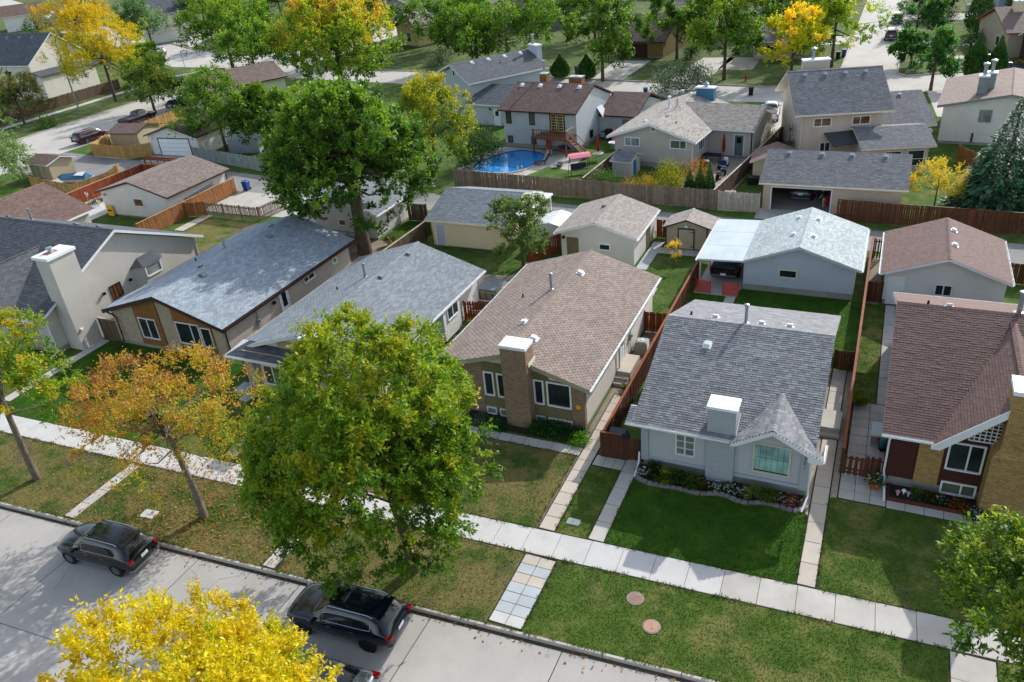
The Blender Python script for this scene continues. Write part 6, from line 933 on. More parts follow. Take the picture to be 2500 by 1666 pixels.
# ---------------------------------------------------------------- vehicles, facing +X locally
TS = bpy.data.scenes.new('workbench')     # scratch scene: shapes the bodies without touching the big one
def car(name, label, x, y, rot, L, W, H, paint, typ='suv', cat='car', z=-.125, wb=None, wr=.36, trim='alloy', rails=True, plate=True, wheels='alloy', group=None, detail=True):
    root = thing(name, label, cat, (x, y, z), rot, group); hw = W/2; zb = .58*H if typ != 'pickup' else .6*H
    # (t from nose, bottom, belt, half width, top, half width of top)
    if typ in ('suv', 'hatch'):
        S = [(0, .40, .38, .70, .43, .5), (.012, .28, .44, .86, .50, .62), (.05, .23, .51, .96, .56, .74), (.14, .21, .56, 1.02, .605, .82), (.255, .21, .595, 1.03, .645, .84), (.285, .21, .60, 1.03, .665, .82), (.41, .21, .61, 1.03, .97, .75), (.44, .21, .61, 1.03, 1.0, .75), (.56, .21, .615, 1.03, 1.03, .75), (.572, .21, .615, 1.03, 1.03, .75), (.72, .21, .625, 1.03, 1.02, .74), (.732, .21, .626, 1.03, 1.018, .74), (.835, .21, .65, 1.02, .985, .71), (.885, .23, .655, 1.01, .955, .69), (.965, .26, .64, .98, .72, .72), (.985, .29, .59, .95, .61, .66), (1, .33, .48, .87, .5, .55)]
        pil = {(7, 8): 1, (9, 10): 1, (11, 12): 1, (6, 7): 1}; ws = (5, 6); rg_ = (13, 14)
    elif typ == 'van':
        S = [(0, .42, .40, .74, .44, .5), (.015, .28, .45, .88, .5, .6), (.06, .2, .5, .96, .55, .72), (.15, .18, .545, 1, .6, .8), (.19, .18, .56, 1, .63, .8), (.34, .18, .57, 1, .94, .70), (.39, .18, .57, 1, .97, .70), (.53, .18, .575, 1, 1, .70), (.545, .18, .575, 1, 1, .70), (.71, .18, .575, 1, .995, .70), (.725, .18, .575, 1, .993, .70), (.90, .18, .58, .99, .965, .68), (.93, .2, .585, .985, .94, .66), (.975, .24, .58, .96, .72, .66), (.99, .3, .5, .93, .56, .6), (1, .34, .44, .88, .48, .5)]
        pil = {(5, 6): 1, (6, 7): 1, (8, 9): 1, (10, 11): 1}; ws = (4, 5); rg_ = (12, 13)
    elif typ == 'sedan':
        S = [(0, .4, .42, .74, .46, .5), (.015, .28, .48, .87, .53, .6), (.06, .2, .54, .96, .58, .72), (.26, .18, .61, 1, .66, .8), (.29, .18, .62, 1, .68, .78), (.42, .18, .63, 1, .96, .64), (.45, .18, .63, 1, .98, .64), (.56, .18, .635, 1, 1, .64), (.575, .18, .635, 1, 1, .64), (.70, .18, .64, 1, .975, .63), (.73, .18, .64, .99, .955, .62), (.86, .2, .65, .98, .72, .68), (.97, .24, .64, .94, .68, .66), (.99, .3, .56, .92, .6, .6), (1, .34, .46, .86, .5, .5)]
        pil = {(5, 6): 1, (6, 7): 1, (8, 9): 1}; ws = (4, 5); rg_ = (10, 11)
    else:   # pickup
        S = [(0, .42, .44, .8, .48, .6), (.012, .28, .52, .92, .56, .7), (.05, .22, .56, .98, .6, .8), (.22, .22, .6, 1, .65, .84), (.24, .22, .605, 1, .66, .82), (.325, .22, .61, 1, .95, .7), (.35, .22, .61, 1, .98, .7), (.44, .22, .61, 1, 1, .7), (.455, .22, .61, 1, 1, .7), (.56, .22, .61, 1, .98, .7), (.585, .22, .61, 1, .96, .7), (.605, .22, .61, 1, .645, .86), (.61, .22, .61, 1, .635, .9), (.985, .22, .62, 1, .64, .9), (1, .26, .6, .97, .62, .85)]
        pil = {(5, 6): 1, (6, 7): 1, (8, 9): 1}; ws = (4, 5); rg_ = (10, 11)
    ring = []
    for t, lo, be, w_, tp, wt in S:
        X = L/2-t*L; cab = tp-be > .12
        lo, be, tp = lo*H*(.9), be*H, tp*H; w_ *= hw; wt *= hw
        half = [(0, lo), (w_*.86, lo), (w_*.97, lo+.1*H), (w_, (lo+be)*.52), (w_*.975, be-.03*H), (w_*.93, be)]
        half += [(wt+(w_*.93-wt)*.12, tp-.1*H if cab else be+(tp-be)*.5), (wt*.86, tp-.02*H), (wt*.5, tp-.003*H), (0, tp)] if cab else [(wt+(w_*.9-wt)*.3, be+(tp-be)*.45), (wt*.75, tp-.01*H), (wt*.4, tp-.002*H), (0, tp)]
        ring.append([(X, a, b) for a, b in half]+[(X, -a, b) for a, b in half[-2:0:-1]])
    n = len(ring[0]); m = len(S); V = [p for r_ in ring for p in r_]; body = MB(); body.v = V; gl = {}; F = []
    for i in range(m-1):
        for k in range(n):
            f = (i*n+k, i*n+(k+1) % n, (i+1)*n+(k+1) % n, (i+1)*n+k); side = k == 5 or k == n-6; top = 6 <= k <= 11
            if (i, i+1) in pil and side: gl.setdefault(('window', i, k > 9), []).append(f)
            elif side and any(a > i for a, b_ in pil) and any(a < i for a, b_ in pil): gl.setdefault(('door_pillar', i, k > 9), []).append(f)
            elif (i, i+1) == ws and top: gl.setdefault(('windscreen', 0, 0), []).append(f)
            elif (i, i+1) == rg_ and top: gl.setdefault(('rear_window', 0, 0), []).append(f)
            else: F.append(f)
    keys = list(gl); allf = [(f, 0) for f in F]+[(tuple(range(n-1, -1, -1)), 0), (tuple(range((m-1)*n, m*n)), 0)]+[(f, 1+j) for j, k in enumerate(keys) for f in gl[k]]
    m0 = bpy.data.meshes.new('body'); m0.from_pydata(V, [], [f for f, c in allf])
    for j in range(len(keys)+1): m0.materials.append(MATS[paint])
    m0.polygons.foreach_set('material_index', [c for f, c in allf]); t0 = bpy.data.objects.new('tmp', m0); TS.collection.objects.link(t0); sb = t0.modifiers.new('s', 'SUBSURF'); sb.levels = 2 if detail else 1
    TS.view_layers[0].update(); m1 = bpy.data.meshes.new_from_object(t0.evaluated_get(TS.view_layers[0].depsgraph)); bpy.data.objects.remove(t0)
    co = [tuple(v.co) for v in m1.vertices]; by = {}
    for p in m1.polygons: by.setdefault(p.material_index, []).append(tuple(p.vertices))
    def sub(fs): used = sorted({v for f in fs for v in f}); mp = {v: j for j, v in enumerate(used)}; g = MB(); g.v = [co[v] for v in used]; g.f = [tuple(mp[v] for v in f) for f in fs]; return g
    sub(by[0]).build('body', paint, root, smooth=70)
    for j, (nm, i, s_) in enumerate(keys): sub(by[1+j]).build(nm, 'glass_car', root, smooth=70)
    if detail:
        for sd in (0, 1):
            fs = [f for j, (nm, i, s_) in enumerate(keys) if nm in ('window', 'door_pillar') and s_ == bool(sd) for f in by[1+j]]; cnt = {}
            for f in fs:
                for a, c in zip(f, f[1:]+f[:1]): cnt[(min(a, c), max(a, c))] = cnt.get((min(a, c), max(a, c)), 0)+1
            tr = MB()
            for (a, c), q in cnt.items():
                if q == 1: tr.tube([co[a], co[c]], .012, 4, False)
            if tr.v: tr.build('window_trim', trim, root)
    wb = wb or L*.6; fx = L/2-L*.185; wh = None
    arch = MB().lathe([(wr*1.16, -.02), (wr*1.16, .012)], (0, 0, 0), 18, 'y').mesh('wheel_well_shade', 'black')  # flat black disc stands in for the shade inside the wheel well
    tm = MB().lathe([(wr*.66, -.11), (wr*.95, -.11), (wr, -.07), (wr, .07), (wr*.95, .11), (wr*.66, .11)], (0, 0, 0), 20, 'y', False).mesh('tyre', 'rubber', 40)
    rm = MB().lathe([(wr*.66, -.06), (wr*.62, .085), (wr*.55, .08), (wr*.5, .03), (.02, .03)], (0, 0, 0), 20, 'y')
    for k in range(7):
        a = k*6.283/7; p = MB().box(-.035, .035, .03, .075, .04, wr*.57); q = math.cos(a), math.sin(a); rm.add([(x_*q[0]+z_*q[1], y_, -x_*q[1]+z_*q[0]) for x_, y_, z_ in p.v], p.f)
    rmm = rm.mesh('rim', wheels, 35)
    for wx in (fx, fx-wb):
        for sd in (1, -1):
            a = link('wheel_well_shade', arch, root, (wx, sd*(hw*.985), wr*1.02)); a.rotation_euler = (0, 0, 0 if sd > 0 else math.pi)
            wl = link('wheel', tm, root, (wx, sd*(hw-.09), wr)); wl.rotation_euler = (0, 0, 0 if sd > 0 else math.pi); link('rim', rmm, wl, (0, .02, 0))
    tz = {'suv': .56, 'van': .6, 'sedan': .58, 'pickup': .5, 'hatch': .6}[typ]*H
    for sd in (1, -1):
        link('taillight', MB().box(-.16 if typ != 'pickup' else -.1, .2 if typ != 'pickup' else .03, -.22 if typ != 'pickup' else -.1, .006 if typ != 'pickup' else .02, -.06 if typ != 'pickup' else -.18, .08 if typ != 'pickup' else .15).mesh('taillight', 'tail_red'), root, (-L/2+.1, sd*(hw*.94), tz)).scale = (1, sd, 1)
        link('headlight', MB().bev(-.12, .2, -.3, .0, -.035, .035, .03).mesh('headlight', 'headlight'), root, (L/2-.3, sd*hw*.88, .455*H)).scale = (1, sd, 1)
        link('mirror', MB().bev(-.1, .1, -.02, .2, -.07, .09, .03).mesh('mirror', paint), root, (L/2-L*.30, sd*hw*.97, .63*H)).scale = (1, sd, 1)
        if detail:
            for hx in (.05*L, -.16*L): link('door_handle', MB().box(-.1, .1, 0, .03, -.015, .015).mesh('door_handle', trim), root, (hx, sd*(hw*.985), .53*H))
            link('side_skirt', MB().box(-wb/2+wr*1.25, wb/2-wr*1.25, 0, .03, 0, .05).mesh('side_skirt', trim), root, (fx-wb/2, sd*(hw*.965), .235*H)).scale = (1, sd, 1)
            if rails and typ in ('suv', 'van'): link('roof_rail', MB().tube([(.08*L, 0, -.06), (.05*L, 0, .035), (-.3*L, 0, .03), (-.345*L, 0, -.05)], .022, 6).mesh('roof_rail', trim), root, (0, sd*hw*.655, H*.985))
    if plate: link('licence_plate', MB().box(-.02, .0, -.2, .2, -.08, .08).mesh('licence_plate', 'plate'), root, (-L/2+(.0 if typ != 'pickup' else -.03), 0, .5*H if typ != 'pickup' else .33*H))
    link('rear_bumper', MB().ext([(-.06, -hw*.86, 0), (.12, -hw*.97, 0), (.12, hw*.97, 0), (-.06, hw*.86, 0)], (0, 0, .09)).mesh('rear_bumper', trim if typ != 'van' else 'black'), root, (-L/2+.03, 0, .25*H)); link('grille', MB().box(-.02, .03, -hw*.5, hw*.5, -.1, .1).mesh('grille', 'black'), root, (L/2-.02, 0, .36*H))
    if typ == 'pickup': link('bed_cover', MB().bev(-L/2+.06, -.12*L, -hw*.86, hw*.86, 0, .05, .03).mesh('bed_cover', 'dark_cloth'), root, (0, 0, .625*H))
    if typ == 'suv' and detail:
        link('sunroof', MB().box(-.3*L/2, .12*L/2, -hw*.42, hw*.42, 0, .012).mesh('sunroof', 'glass_car'), root, (.02*L, 0, H*.993)); link('spoiler', MB().ext([(0, -hw*.6, 0), (.2, -hw*.62, .03), (.2, hw*.62, .03), (0, hw*.6, 0)], (0, 0, .03)).mesh('spoiler', paint), root, (-L/2+.09*L, 0, H*.925)); link('wiper', MB().tube([(0, -.3, 0), (.02, .1, .02)], .012, 4).mesh('wiper', 'black'), root, (-L/2+.055*L, 0, .74*H))
    return root
paint_mat('paint_black', '#0b0f10', .16); paint_mat('paint_navy', '#07101c', .15); paint_mat('paint_silver', '#8d9296', .25, .7); paint_mat('paint_maroon', '#3a0e1a', .16); paint_mat('paint_wine', '#2a1014', .2); paint_mat('paint_white', '#cfd3d6', .2, .0); paint_mat('paint_brown', '#4a3d34', .25, .4); paint_mat('paint_grey', '#3a4145', .25, .5); paint_mat('paint_blue', '#1b2f5a', .2); paint_mat('paint_purple', '#1f1840', .2); paint_mat('paint_teal', '#24465a', .25, .4)
A0 = math.pi+.055
car('parked_car', 'black sport utility car parked at the kerb under the turning tree', -31.15, 16.95, A0, 4.85, 1.9, 1.7, 'paint_black', wb=2.92)
car('parked_car', 'dark blue sport utility car parked under the big ash', -17.65, 17.45, A0, 5.1, 1.98, 1.74, 'paint_navy', wb=3.06, wheels='black')
car('silver_car', 'silver car tail just inside the bottom edge beside yellow leaves', -16.95, 14.35, A0+.0, 4.6, 1.8, 1.45, 'paint_silver', 'sedan', wb=2.7)
car('minivan', 'maroon minivan parked on the cross street', -103.4, 78.2, R(88), 5.2, 2.0, 1.75, 'paint_maroon', 'van', 'van', wb=3.05)
car('pickup_truck', 'dark red pickup with covered bed parked ahead of the minivan', -104.0, 87.6, R(91), 6.0, 2.05, 1.9, 'paint_wine', 'pickup', 'pickup', wb=3.7, wr=.4)
car('parked_car', 'grey car half hidden behind the dark green street tree', -104.4, 96.6, R(91), 4.5, 1.8, 1.6, 'paint_grey', 'hatch', rails=False)
car('parked_car', 'white crossover on the far side street at upper left', -155.5, 141.2, R(28)+math.pi, 4.7, 1.85, 1.65, 'paint_white', 'suv', z=-.13)
car('pickup_truck', 'black pickup backed under the metal carport', -9.3, 55.9, R(90), 5.6, 2.0, 1.85, 'paint_black', 'pickup', 'pickup', z=.012, wb=3.5, wr=.4)
car('parked_car', 'grey car tail first inside the open garage', -6.0, 72.4, R(90), 4.6, 1.85, 1.65, 'paint_grey', 'suv', z=.03, rails=False)
car('parked_car', 'brown utility car parked at the far kerb facing away', -1.2, 147.6, R(90), 4.7, 1.9, 1.75, 'paint_brown', 'suv'); car('parked_car', 'dark utility car parked farther up the same street', -.8, 163, R(90), 4.9, 1.9, 1.8, 'paint_navy', 'suv')
car('pickup_truck', 'white pickup on a driveway at the top right', 13, 172.5, R(10), 5.8, 2.0, 1.9, 'paint_white', 'pickup', 'pickup', z=.012, wr=.4); car('parked_car', 'dark car on a driveway under the massive green tree', -54.2, 116.2, R(170), 4.6, 1.8, 1.45, 'paint_black', 'sedan', z=.02)
car('parked_car', 'pale blue car behind the cedar clump on the far driveway', 11, 127, R(10), 4.6, 1.8, 1.5, 'paint_teal', 'sedan', z=.012); car('parked_car', 'deep blue car behind the slim cedars', 13.2, 122.4, R(15), 4.6, 1.8, 1.5, 'paint_blue', 'sedan', z=-.12); car('parked_car', 'slate blue car at the right edge on the far street', 15.4, 116.6, R(200), 4.6, 1.8, 1.6, 'paint_teal', 'hatch', z=-.12, rails=False)
car('boat_truck', 'white truck hood showing beside the two storey house', -12.6, 98, R(95), 5.4, 1.95, 1.85, 'paint_white', 'pickup', 'pickup', z=.012, wr=.4); car('parked_car', 'dark green car half hidden under the lime tree at the far drive', -11.8, 147, R(5), 4.6, 1.8, 1.45, 'paint_grey', 'sedan', z=.012)
bpy.data.scenes.remove(TS)
def solo(name, mb, mt, label, cat, x, y, z=0, rot=0, group=None, smooth=False):
    o = mb.build(name, mt, None, (0, 0, 0), smooth, loc=(x, y, z), label=label, cat=cat, group=group); o.rotation_euler = (0, 0, rot); return o
def pt(root, name, mb, mt, parent=None, smooth=False, label=None): return mb.build(name, mt, parent or root, (0, 0, 0), smooth, label=label)
# covers and plates set in the turf
for lb, x, y, mt in (('pinkish grooved manhole cover nearer the sidewalk', -6.88, 22.62, 'manhole_pink'), ('smooth orange manhole cover nearer the kerb', -5.87, 21.45, 'manhole_orange')):
    t = thing('manhole_cover', lb, 'manhole', (x, y, .02), 0, 'manhole covers on the verge'); pt(t, 'ring', MB().lathe([(.36, -.05), (.36, .025), (.33, .03), (.32, .02)], n=24), 'foundation'); lid = pt(t, 'lid', MB().lathe([(.315, -.02), (.315, .032), (.30, .036), (.01, .038)], n=24), mt)
    if mt == 'manhole_pink':
        for i in range(-3, 4):
            for j in range(-3, 4):
                if i*i+j*j < 10: pt(t, 'stud', MB().box(i*.08-.018, i*.08+.018, j*.08-.018, j*.08+.018, .036, .048), mt, lid)
    else: pt(t, 'lifting_slot', MB().cbox(.05, -.12, .037, .05, .05, .004), 'black', lid); pt(t, 'lifting_slot', MB().cbox(-.03, .1, .037, .03, .03, .004), 'black', lid)
t = thing('utility_cover', 'pale green utility box lid beside the sidewalk edge', 'cover', (-10.9, 26.1, 0), 0); pt(t, 'lid', MB().bev(-.33, .33, -.24, .24, 0, .07, .05), 'wood_greygreen'); pt(t, 'bolt', MB().lathe([(.035, .07), (.035, .08)], n=8), 'black')
t = thing('utility_cover', 'white concrete pad lying in fallen leaves beside the black car', 'cover', (-31.5, 19.75, 0), .1); pt(t, 'lid', MB().bev(-.42, .42, -.3, .3, 0, .06, .03), 'walk_white'); pt(t, 'grip', MB().cbox(0, 0, .06, .2, .06, .01), 'walk_blue')
def hydrant(lb, x, y, mt='red_plastic', pole=False):
    t = thing('fire_hydrant', lb, 'hydrant', (x, y, 0), 0, 'fire hydrants'); pt(t, 'barrel', MB().lathe([(.2, 0), (.2, .05), (.13, .06), (.13, .6), (.16, .62), (.16, .68), (.11, .72), (.05, .82), (.05, .9)], n=12), mt, smooth=30)
    for s in (-1, 1): pt(t, 'nozzle', MB().lathe([(.07, 0), (.07, .12), (.09, .12), (.09, .18)], (0, 0, .45), 8, 'x') if s > 0 else MB().lathe([(.07, 0), (.07, -.12), (.09, -.12), (.09, -.18)], (0, 0, .45), 8, 'x'), mt)
    if pole: pt(t, 'marker_pole', MB().tube([(0, .05, .8), (0, .05, 1.9)], .03, 6), 'rust_trim')
hydrant('red hydrant on the verge below the far sidewalk fence', -123.7, 85.8); hydrant('red hydrant with tall marker on the corner lawn', -18.7, 117.0, pole=True)
t = thing('street_lamp', 'tall grey street lamp with curved arm by the far sidewalk', 'street lamp', (-123.7, 93.1, 0)); pt(t, 'base', MB().lathe([(.22, 0), (.2, .5), (.14, .55)], n=10), 'concrete'); pt(t, 'pole', MB().tube([(0, 0, .3), (0, 0, 6), (0, 0, 10.6), (.3, 0, 11.5), (1.2, 0, 12.1), (2.4, 0, 12.3)], [.14, .11, .08, .07, .06, .05], 8), 'wood_greygreen', smooth=50); pt(t, 'luminaire', MB().bev(2.2, 3.2, -.18, .18, 12.2, 12.4, .06), 'metal_white')
t = thing('traffic_sign', 'round blue traffic sign on a thin post at the corner', 'sign', (-131.3, 125.6, 0), R(-50)); pt(t, 'post', MB().tube([(0, 0, 0), (0, 0, 3.4)], .05, 6), 'metal'); f = pt(t, 'disc', MB().lathe([(.62, -.02), (.62, .02)], (0, -.07, 2.9), 20, 'y'), 'blue_plastic'); pt(t, 'symbol', MB().lathe([(.42, -.03), (.42, -.02)], (0, -.08, 2.9), 20, 'y'), 'white_plastic', f); pt(t, 'symbol', MB().lathe([(.2, -.02), (.2, -.01)], (0, -.12, 2.9), 14, 'y'), 'blue_plastic', f)
def bin_(lb, x, y, rot, mt, z=0):
    t = thing('wheelie_bin', lb, 'bin', (x, y, z), rot, 'wheeled bins'); pt(t, 'body', MB().add([(-.24, -.28, .08), (.24, -.28, .08), (.24, .28, .08), (-.24, .28, .08), (-.3, -.36, .98), (.3, -.36, .98), (.3, .36, .98), (-.3, .36, .98)], [(0, 3, 2, 1), (0, 1, 5, 4), (1, 2, 6, 5), (2, 3, 7, 6), (3, 0, 4, 7), (4, 5, 6, 7)]), mt); pt(t, 'lid', MB().bev(-.33, .33, -.4, .36, .98, 1.06, .04), mt); pt(t, 'handle', MB().tube([(-.2, .4, .92), (-.2, .46, .95), (.2, .46, .95), (.2, .4, .92)], .02, 5), 'black')
    for s in (-1, 1): pt(t, 'wheel', MB().lathe([(.12, -.03), (.12, .03)], (s*.27, .3, .12), 10, 'x'), 'rubber')
bin_('blue bin at the end of the orange fence by the alley', -62.4, 63.6, .2, 'blue_plastic', .012); bin_('blue bin in the street behind the taupe bungalow', -30.6, 108.4, .3, 'blue_plastic', -.13); bin_('black bin standing alone in the street behind', -16.7, 109.2, .2, 'black', -.13); bin_('black bin at the far street corner under the lime tree', -7.9, 131.5, .1, 'black'); bin_('blue bin beside the black one at the far corner', -7.2, 133.2, .1, 'blue_plastic'); bin_('black bin between the two small far street trees', .9, 130, .1, 'black'); bin_('teal bin behind the slim cedars', 13.3, 119.6, .3, 'teal_cloth')
# side yard of the brick bungalow
t = thing('air_conditioner', 'square tan air conditioner unit by the brick bungalow wall', 'air conditioner', (-12.15, 42.1, 0), .1); pt(t, 'pad', MB().cbox(0, 0, 0, .95, .95, .06), 'concrete'); c = pt(t, 'casing', MB().bev(-.38, .38, -.38, .38, .06, .8, .07), 'siding_tan')
for i in range(10): pt(t, 'louvre', MB().cbox(0, 0, .12+i*.062, .785, .785, .02), 'grey_trim', c)
fg = pt(t, 'fan_grille', MB().lathe([(.3, .8), (.3, .83), (.27, .83), (.27, .81)], n=20), 'grey_trim', c); pt(t, 'fan_hub', MB().lathe([(.1, .8), (.1, .84), (.03, .86)], n=12), 'white_trim', c)
t = thing('barbecue', 'blue grey covered barbecue behind the brown plank gate', 'barbecue', (-10.55, 32.0, 0), 0); pt(t, 'cover', MB().add([(-.6, -.32, .25), (.6, -.32, .25), (.6, .32, .25), (-.6, .32, .25), (-.55, -.3, .95), (.55, -.3, .95), (.55, .3, .95), (-.55, .3, .95), (-.42, -.2, 1.25), (.42, -.2, 1.25), (.42, .2, 1.3), (-.42, .2, 1.3)], [(0, 1, 5, 4), (1, 2, 6, 5), (2, 3, 7, 6), (3, 0, 4, 7), (4, 5, 9, 8), (5, 6, 10, 9), (6, 7, 11, 10), (7, 4, 8, 11), (8, 9, 10, 11)]), 'dark_cloth', smooth=25)
for x in (-.5, .5):
    for y in (-.25, .25): pt(t, 'leg', MB().tube([(x, y, 0), (x, y, .3)], .025, 6), 'black')
# flower bed of 301: soil, edging stones, plants
EDG = [(-9.15, 30.6), (-8.94, 30.06), (-8.35, 29.83), (-7.31, 29.85), (-6.39, 29.86), (-5.78, 29.83), (-5.09, 30.09), (-4.6, 30.1), (-4.07, 29.88), (-3.58, 29.85), (-2.91, 30.12), (-2.44, 30.12), (-1.97, 30.05), (-1.5, 30.02), (-1.07, 30.28), (-1.0, 30.75)]
sheet('flower_bed', [(x, y+.05) for x, y in EDG]+[(-1.1, 31.22), (-9.05, 31.22)], .05, 'soil'); eg = thing('bed_edging', 'curved row of grey edging stones along the flower bed of house 301', 'edging', (-5, 29.9, 0)); P = np.array(EDG); seg = np.linalg.norm(np.diff(P, axis=0), axis=1); cum = np.r_[0, np.cumsum(seg)]; sm = MB().add([(-.14, -.1, 0), (.14, -.1, 0), (.11, .1, 0), (-.11, .1, 0), (-.14, -.1, .13), (.14, -.1, .13), (.11, .1, .13), (-.11, .1, .13)], [(4, 5, 6, 7), (0, 1, 5, 4), (1, 2, 6, 5), (2, 3, 7, 6), (3, 0, 4, 7)]).mesh('edging_stone', mat('edge_stone', '#7d7a76', .9, .15, 3, .2, 30, bump=.5, objr=.15))
for s in np.arange(.15, cum[-1], .29):
    i = np.searchsorted(cum, s)-1; f = (s-cum[i])/seg[i]; p = P[i]*(1-f)+P[i+1]*f; d = P[i+1]-P[i]; o = link('edging_stone', sm, eg, (p[0]+5, p[1]-29.9, .01)); o.rotation_euler = (random.uniform(-.04, .04), random.uniform(-.04, .04), math.atan2(d[1], d[0]))
HOSTA = ['#4a5f1c', '#667a24', '#86922e']; LEAFY = ['#1f3314', '#2f4a1c', '#44602a']; WHITE = ['#e8e8e4', '#dadad6']; PINK = ['#b83a72', '#c8508a', '#d8b020']
fl = [(-8.7, 30.45, .3, .4, LEAFY, (WHITE, 46, .07), 'white flowered clump at the left end of the flower bed'), (-8.25, 30.8, .35, .5, LEAFY, None, 'leafy dark clump against the left corner of house 301'), (-7.65, 30.4, .52, .5, HOSTA, None, 'lime hosta mound left in the flower bed'), (-6.95, 30.5, .4, .55, LEAFY, None, 'dark leafy clump between the two left grasses'), (-6.35, 30.45, .5, .6, HOSTA[:2]+LEAFY[1:2], None, 'tall arching daylily clump left of the chimney'), (-5.75, 30.3, .25, .25, LEAFY, (['#d8902a', '#c83a2a'], 22, .06), 'small orange and red flowers left of the chimney'), (-5.2, 30.5, .3, .22, LEAFY, (WHITE, 40, .07), 'white flowers in front of the painted chimney'), (-4.7, 30.6, .25, .22, LEAFY, (WHITE, 30, .07), 'white flowers at the right foot of the chimney'), (-4.15, 30.4, .32, .28, LEAFY, (WHITE, 44, .07), 'white flowers left of the pale hosta'), (-3.5, 30.45, .48, .5, ['#5f6f34', '#7d8a48', '#9aa060'], None, 'pale variegated hosta below the big window'), (-2.8, 30.5, .5, .5, HOSTA[:2], None, 'arching green clump right of the pale hosta'), (-2.3, 30.55, .3, .25, LEAFY, (WHITE+['#c23a5a'], 36, .06), 'white and red flowers below the window corner'), (-1.6, 30.45, .42, .35, LEAFY, (PINK, 60, .08), 'pink flower clump at the right end of the bed')]
for i, (x, y, r_, h, p, f, lb) in enumerate(fl): shrub('flower_clump' if f else 'hosta', lb, x, y, r_, h, p, 16, 30, .16 if not f else .08, 400+i, group='plants in the bed of house 301', cat='plant', cs=.2, flowers=f, z=.05, asp=.35 if not f else .5, tip=.3, stems=False)
# bed of the brown house
sheet('flower_bed', [(2.4, 32.2), (5.95, 32.2), (5.95, 33.3), (2.4, 33.3)], .05, 'soil'); t = thing('bed_edging', 'dark timber edging round the flower bed of the brown house', 'edging', (4.2, 32.15, 0)); pt(t, 'timber', MB().box(-1.9, 1.8, -.05, .05, 0, .18), 'wood_dark'); pt(t, 'timber', MB().box(-1.9, -1.8, .05, 1.05, 0, .18), 'wood_dark')
for i, (x, y, r_, h, p, f, lb) in enumerate([(3.55, 32.75, .32, .3, ['#3f5a24', '#5a7a34'], None, 'green hosta in the timber edged bed'), (4.1, 32.65, .3, .3, LEAFY, (['#8f1a1a', '#a82020'], 30, .06), 'dark red flowers in the timber edged bed'), (4.5, 32.6, .2, .25, LEAFY, (WHITE, 34, .06), 'small white flowers in the timber edged bed'), (5.25, 32.5, .34, .35, LEAFY, (['#b8341c', '#c8481c'], 56, .08), 'orange red flowers near the tan brick chimney'), (5.85, 32.0, .34, .35, LEAFY, (WHITE, 60, .06), 'white flower clump at the foot of the tan chimney'), (6.3, 31.85, .3, .35, LEAFY, (['#5a1450', '#7a1a5a'], 60, .07), 'purple petunias right of the white clump')]): shrub('flower_clump', lb, x, y, r_, h, p, 16, 30, .1, 430+i, group='plants in the timber edged bed', cat='plant', cs=.2, flowers=f, z=.05, tip=.3, stems=False)
for lb, x, y, mt in (('pink ceramic mushroom in the timber edged bed', 2.75, 32.6, 'pink_cloth'), ('pale lilac ceramic mushroom between its neighbours', 3.0, 32.75, 'white_plastic'), ('violet ceramic mushroom right of the lilac one', 3.2, 32.65, 'grey_plastic')):
    t = thing('mushroom_ornament', lb, 'ornament', (x, y, .05), 0, 'ceramic mushrooms'); pt(t, 'stem', MB().lathe([(.05, 0), (.035, .1), (.04, .18)], n=8), 'white_plastic'); pt(t, 'cap', MB().lathe([(.1, .16), (.11, .2), (.07, .26), (.01, .28)], n=10), mt, smooth=40)
t = thing('flower_pot', 'big pot of yellow and purple flowers beside the downspout', 'flower pot', (1.75, 32.85, .03)); pt(t, 'pot', MB().lathe([(.2, 0), (.28, .32), (.3, .34), (.26, .34)], n=14), 'terracotta'); s_ = shrub('flower_clump', 'trailing yellow purple and white flowers filling the big pot', 1.75, 32.85, .42, .42, LEAFY+HOSTA[:1], 22, 34, .09, 440, cat='plant', cs=.24, flowers=(['#c8b83a', '#5a1450', '#d8d8c8'], 110, .07), z=.32, tip=.2, stems=False)
shrub('shrub', 'yellow green bush in a corner of the side patio lawn', .75, 39.7, .45, .6, HOSTA, 20, 40, .1, 441, cs=.25); shrub('shrub', 'small green bush by the fence behind house 301', -1.0, 44.0, .4, .6, ['#3f6a1c', '#5a8a2c'], 18, 40, .1, 442, cs=.25)
t = thing('deck_box', 'pale grey lidded deck box beside the brown house wall', 'box', (1.85, 36.9, 0)); pt(t, 'body', MB().box(-.45, .3, -.6, .6, .03, .5), 'grey_plastic'); pt(t, 'lid', MB().bev(-.5, .32, -.66, .66, .5, .58, .03), 'grey_trim')
t = thing('garden_ornament', 'teal and navy garden ornament with red tip by the deck box', 'ornament', (1.95, 35.9, .03), .4); pt(t, 'body', MB().lathe([(.05, 0), (.2, .12), (.26, .3), (.2, .48), (.06, .56)], (0, 0, .1), 12), 'teal_cloth', smooth=50); pt(t, 'head', MB().lathe([(.02, 0), (.1, .06), (.08, .16), (.02, .26)], (-.22, .1, .5), 10), 'red_plastic', smooth=50); pt(t, 'tail', MB().ext([(.05, -.1, .2), (.4, -.22, .05), (.45, -.1, .02), (.3, .05, .1), (.1, .08, .25)], (0, 0, .1)), 'navy'); pt(t, 'wing', MB().ext([(-.1, -.22, .2), (.2, -.26, .15), (.22, -.2, .4), (-.05, -.18, .45)], (0, .06, 0)), 'navy'); pt(t, 'foot', MB().box(-.12, .12, -.12, .12, 0, .12), 'navy')
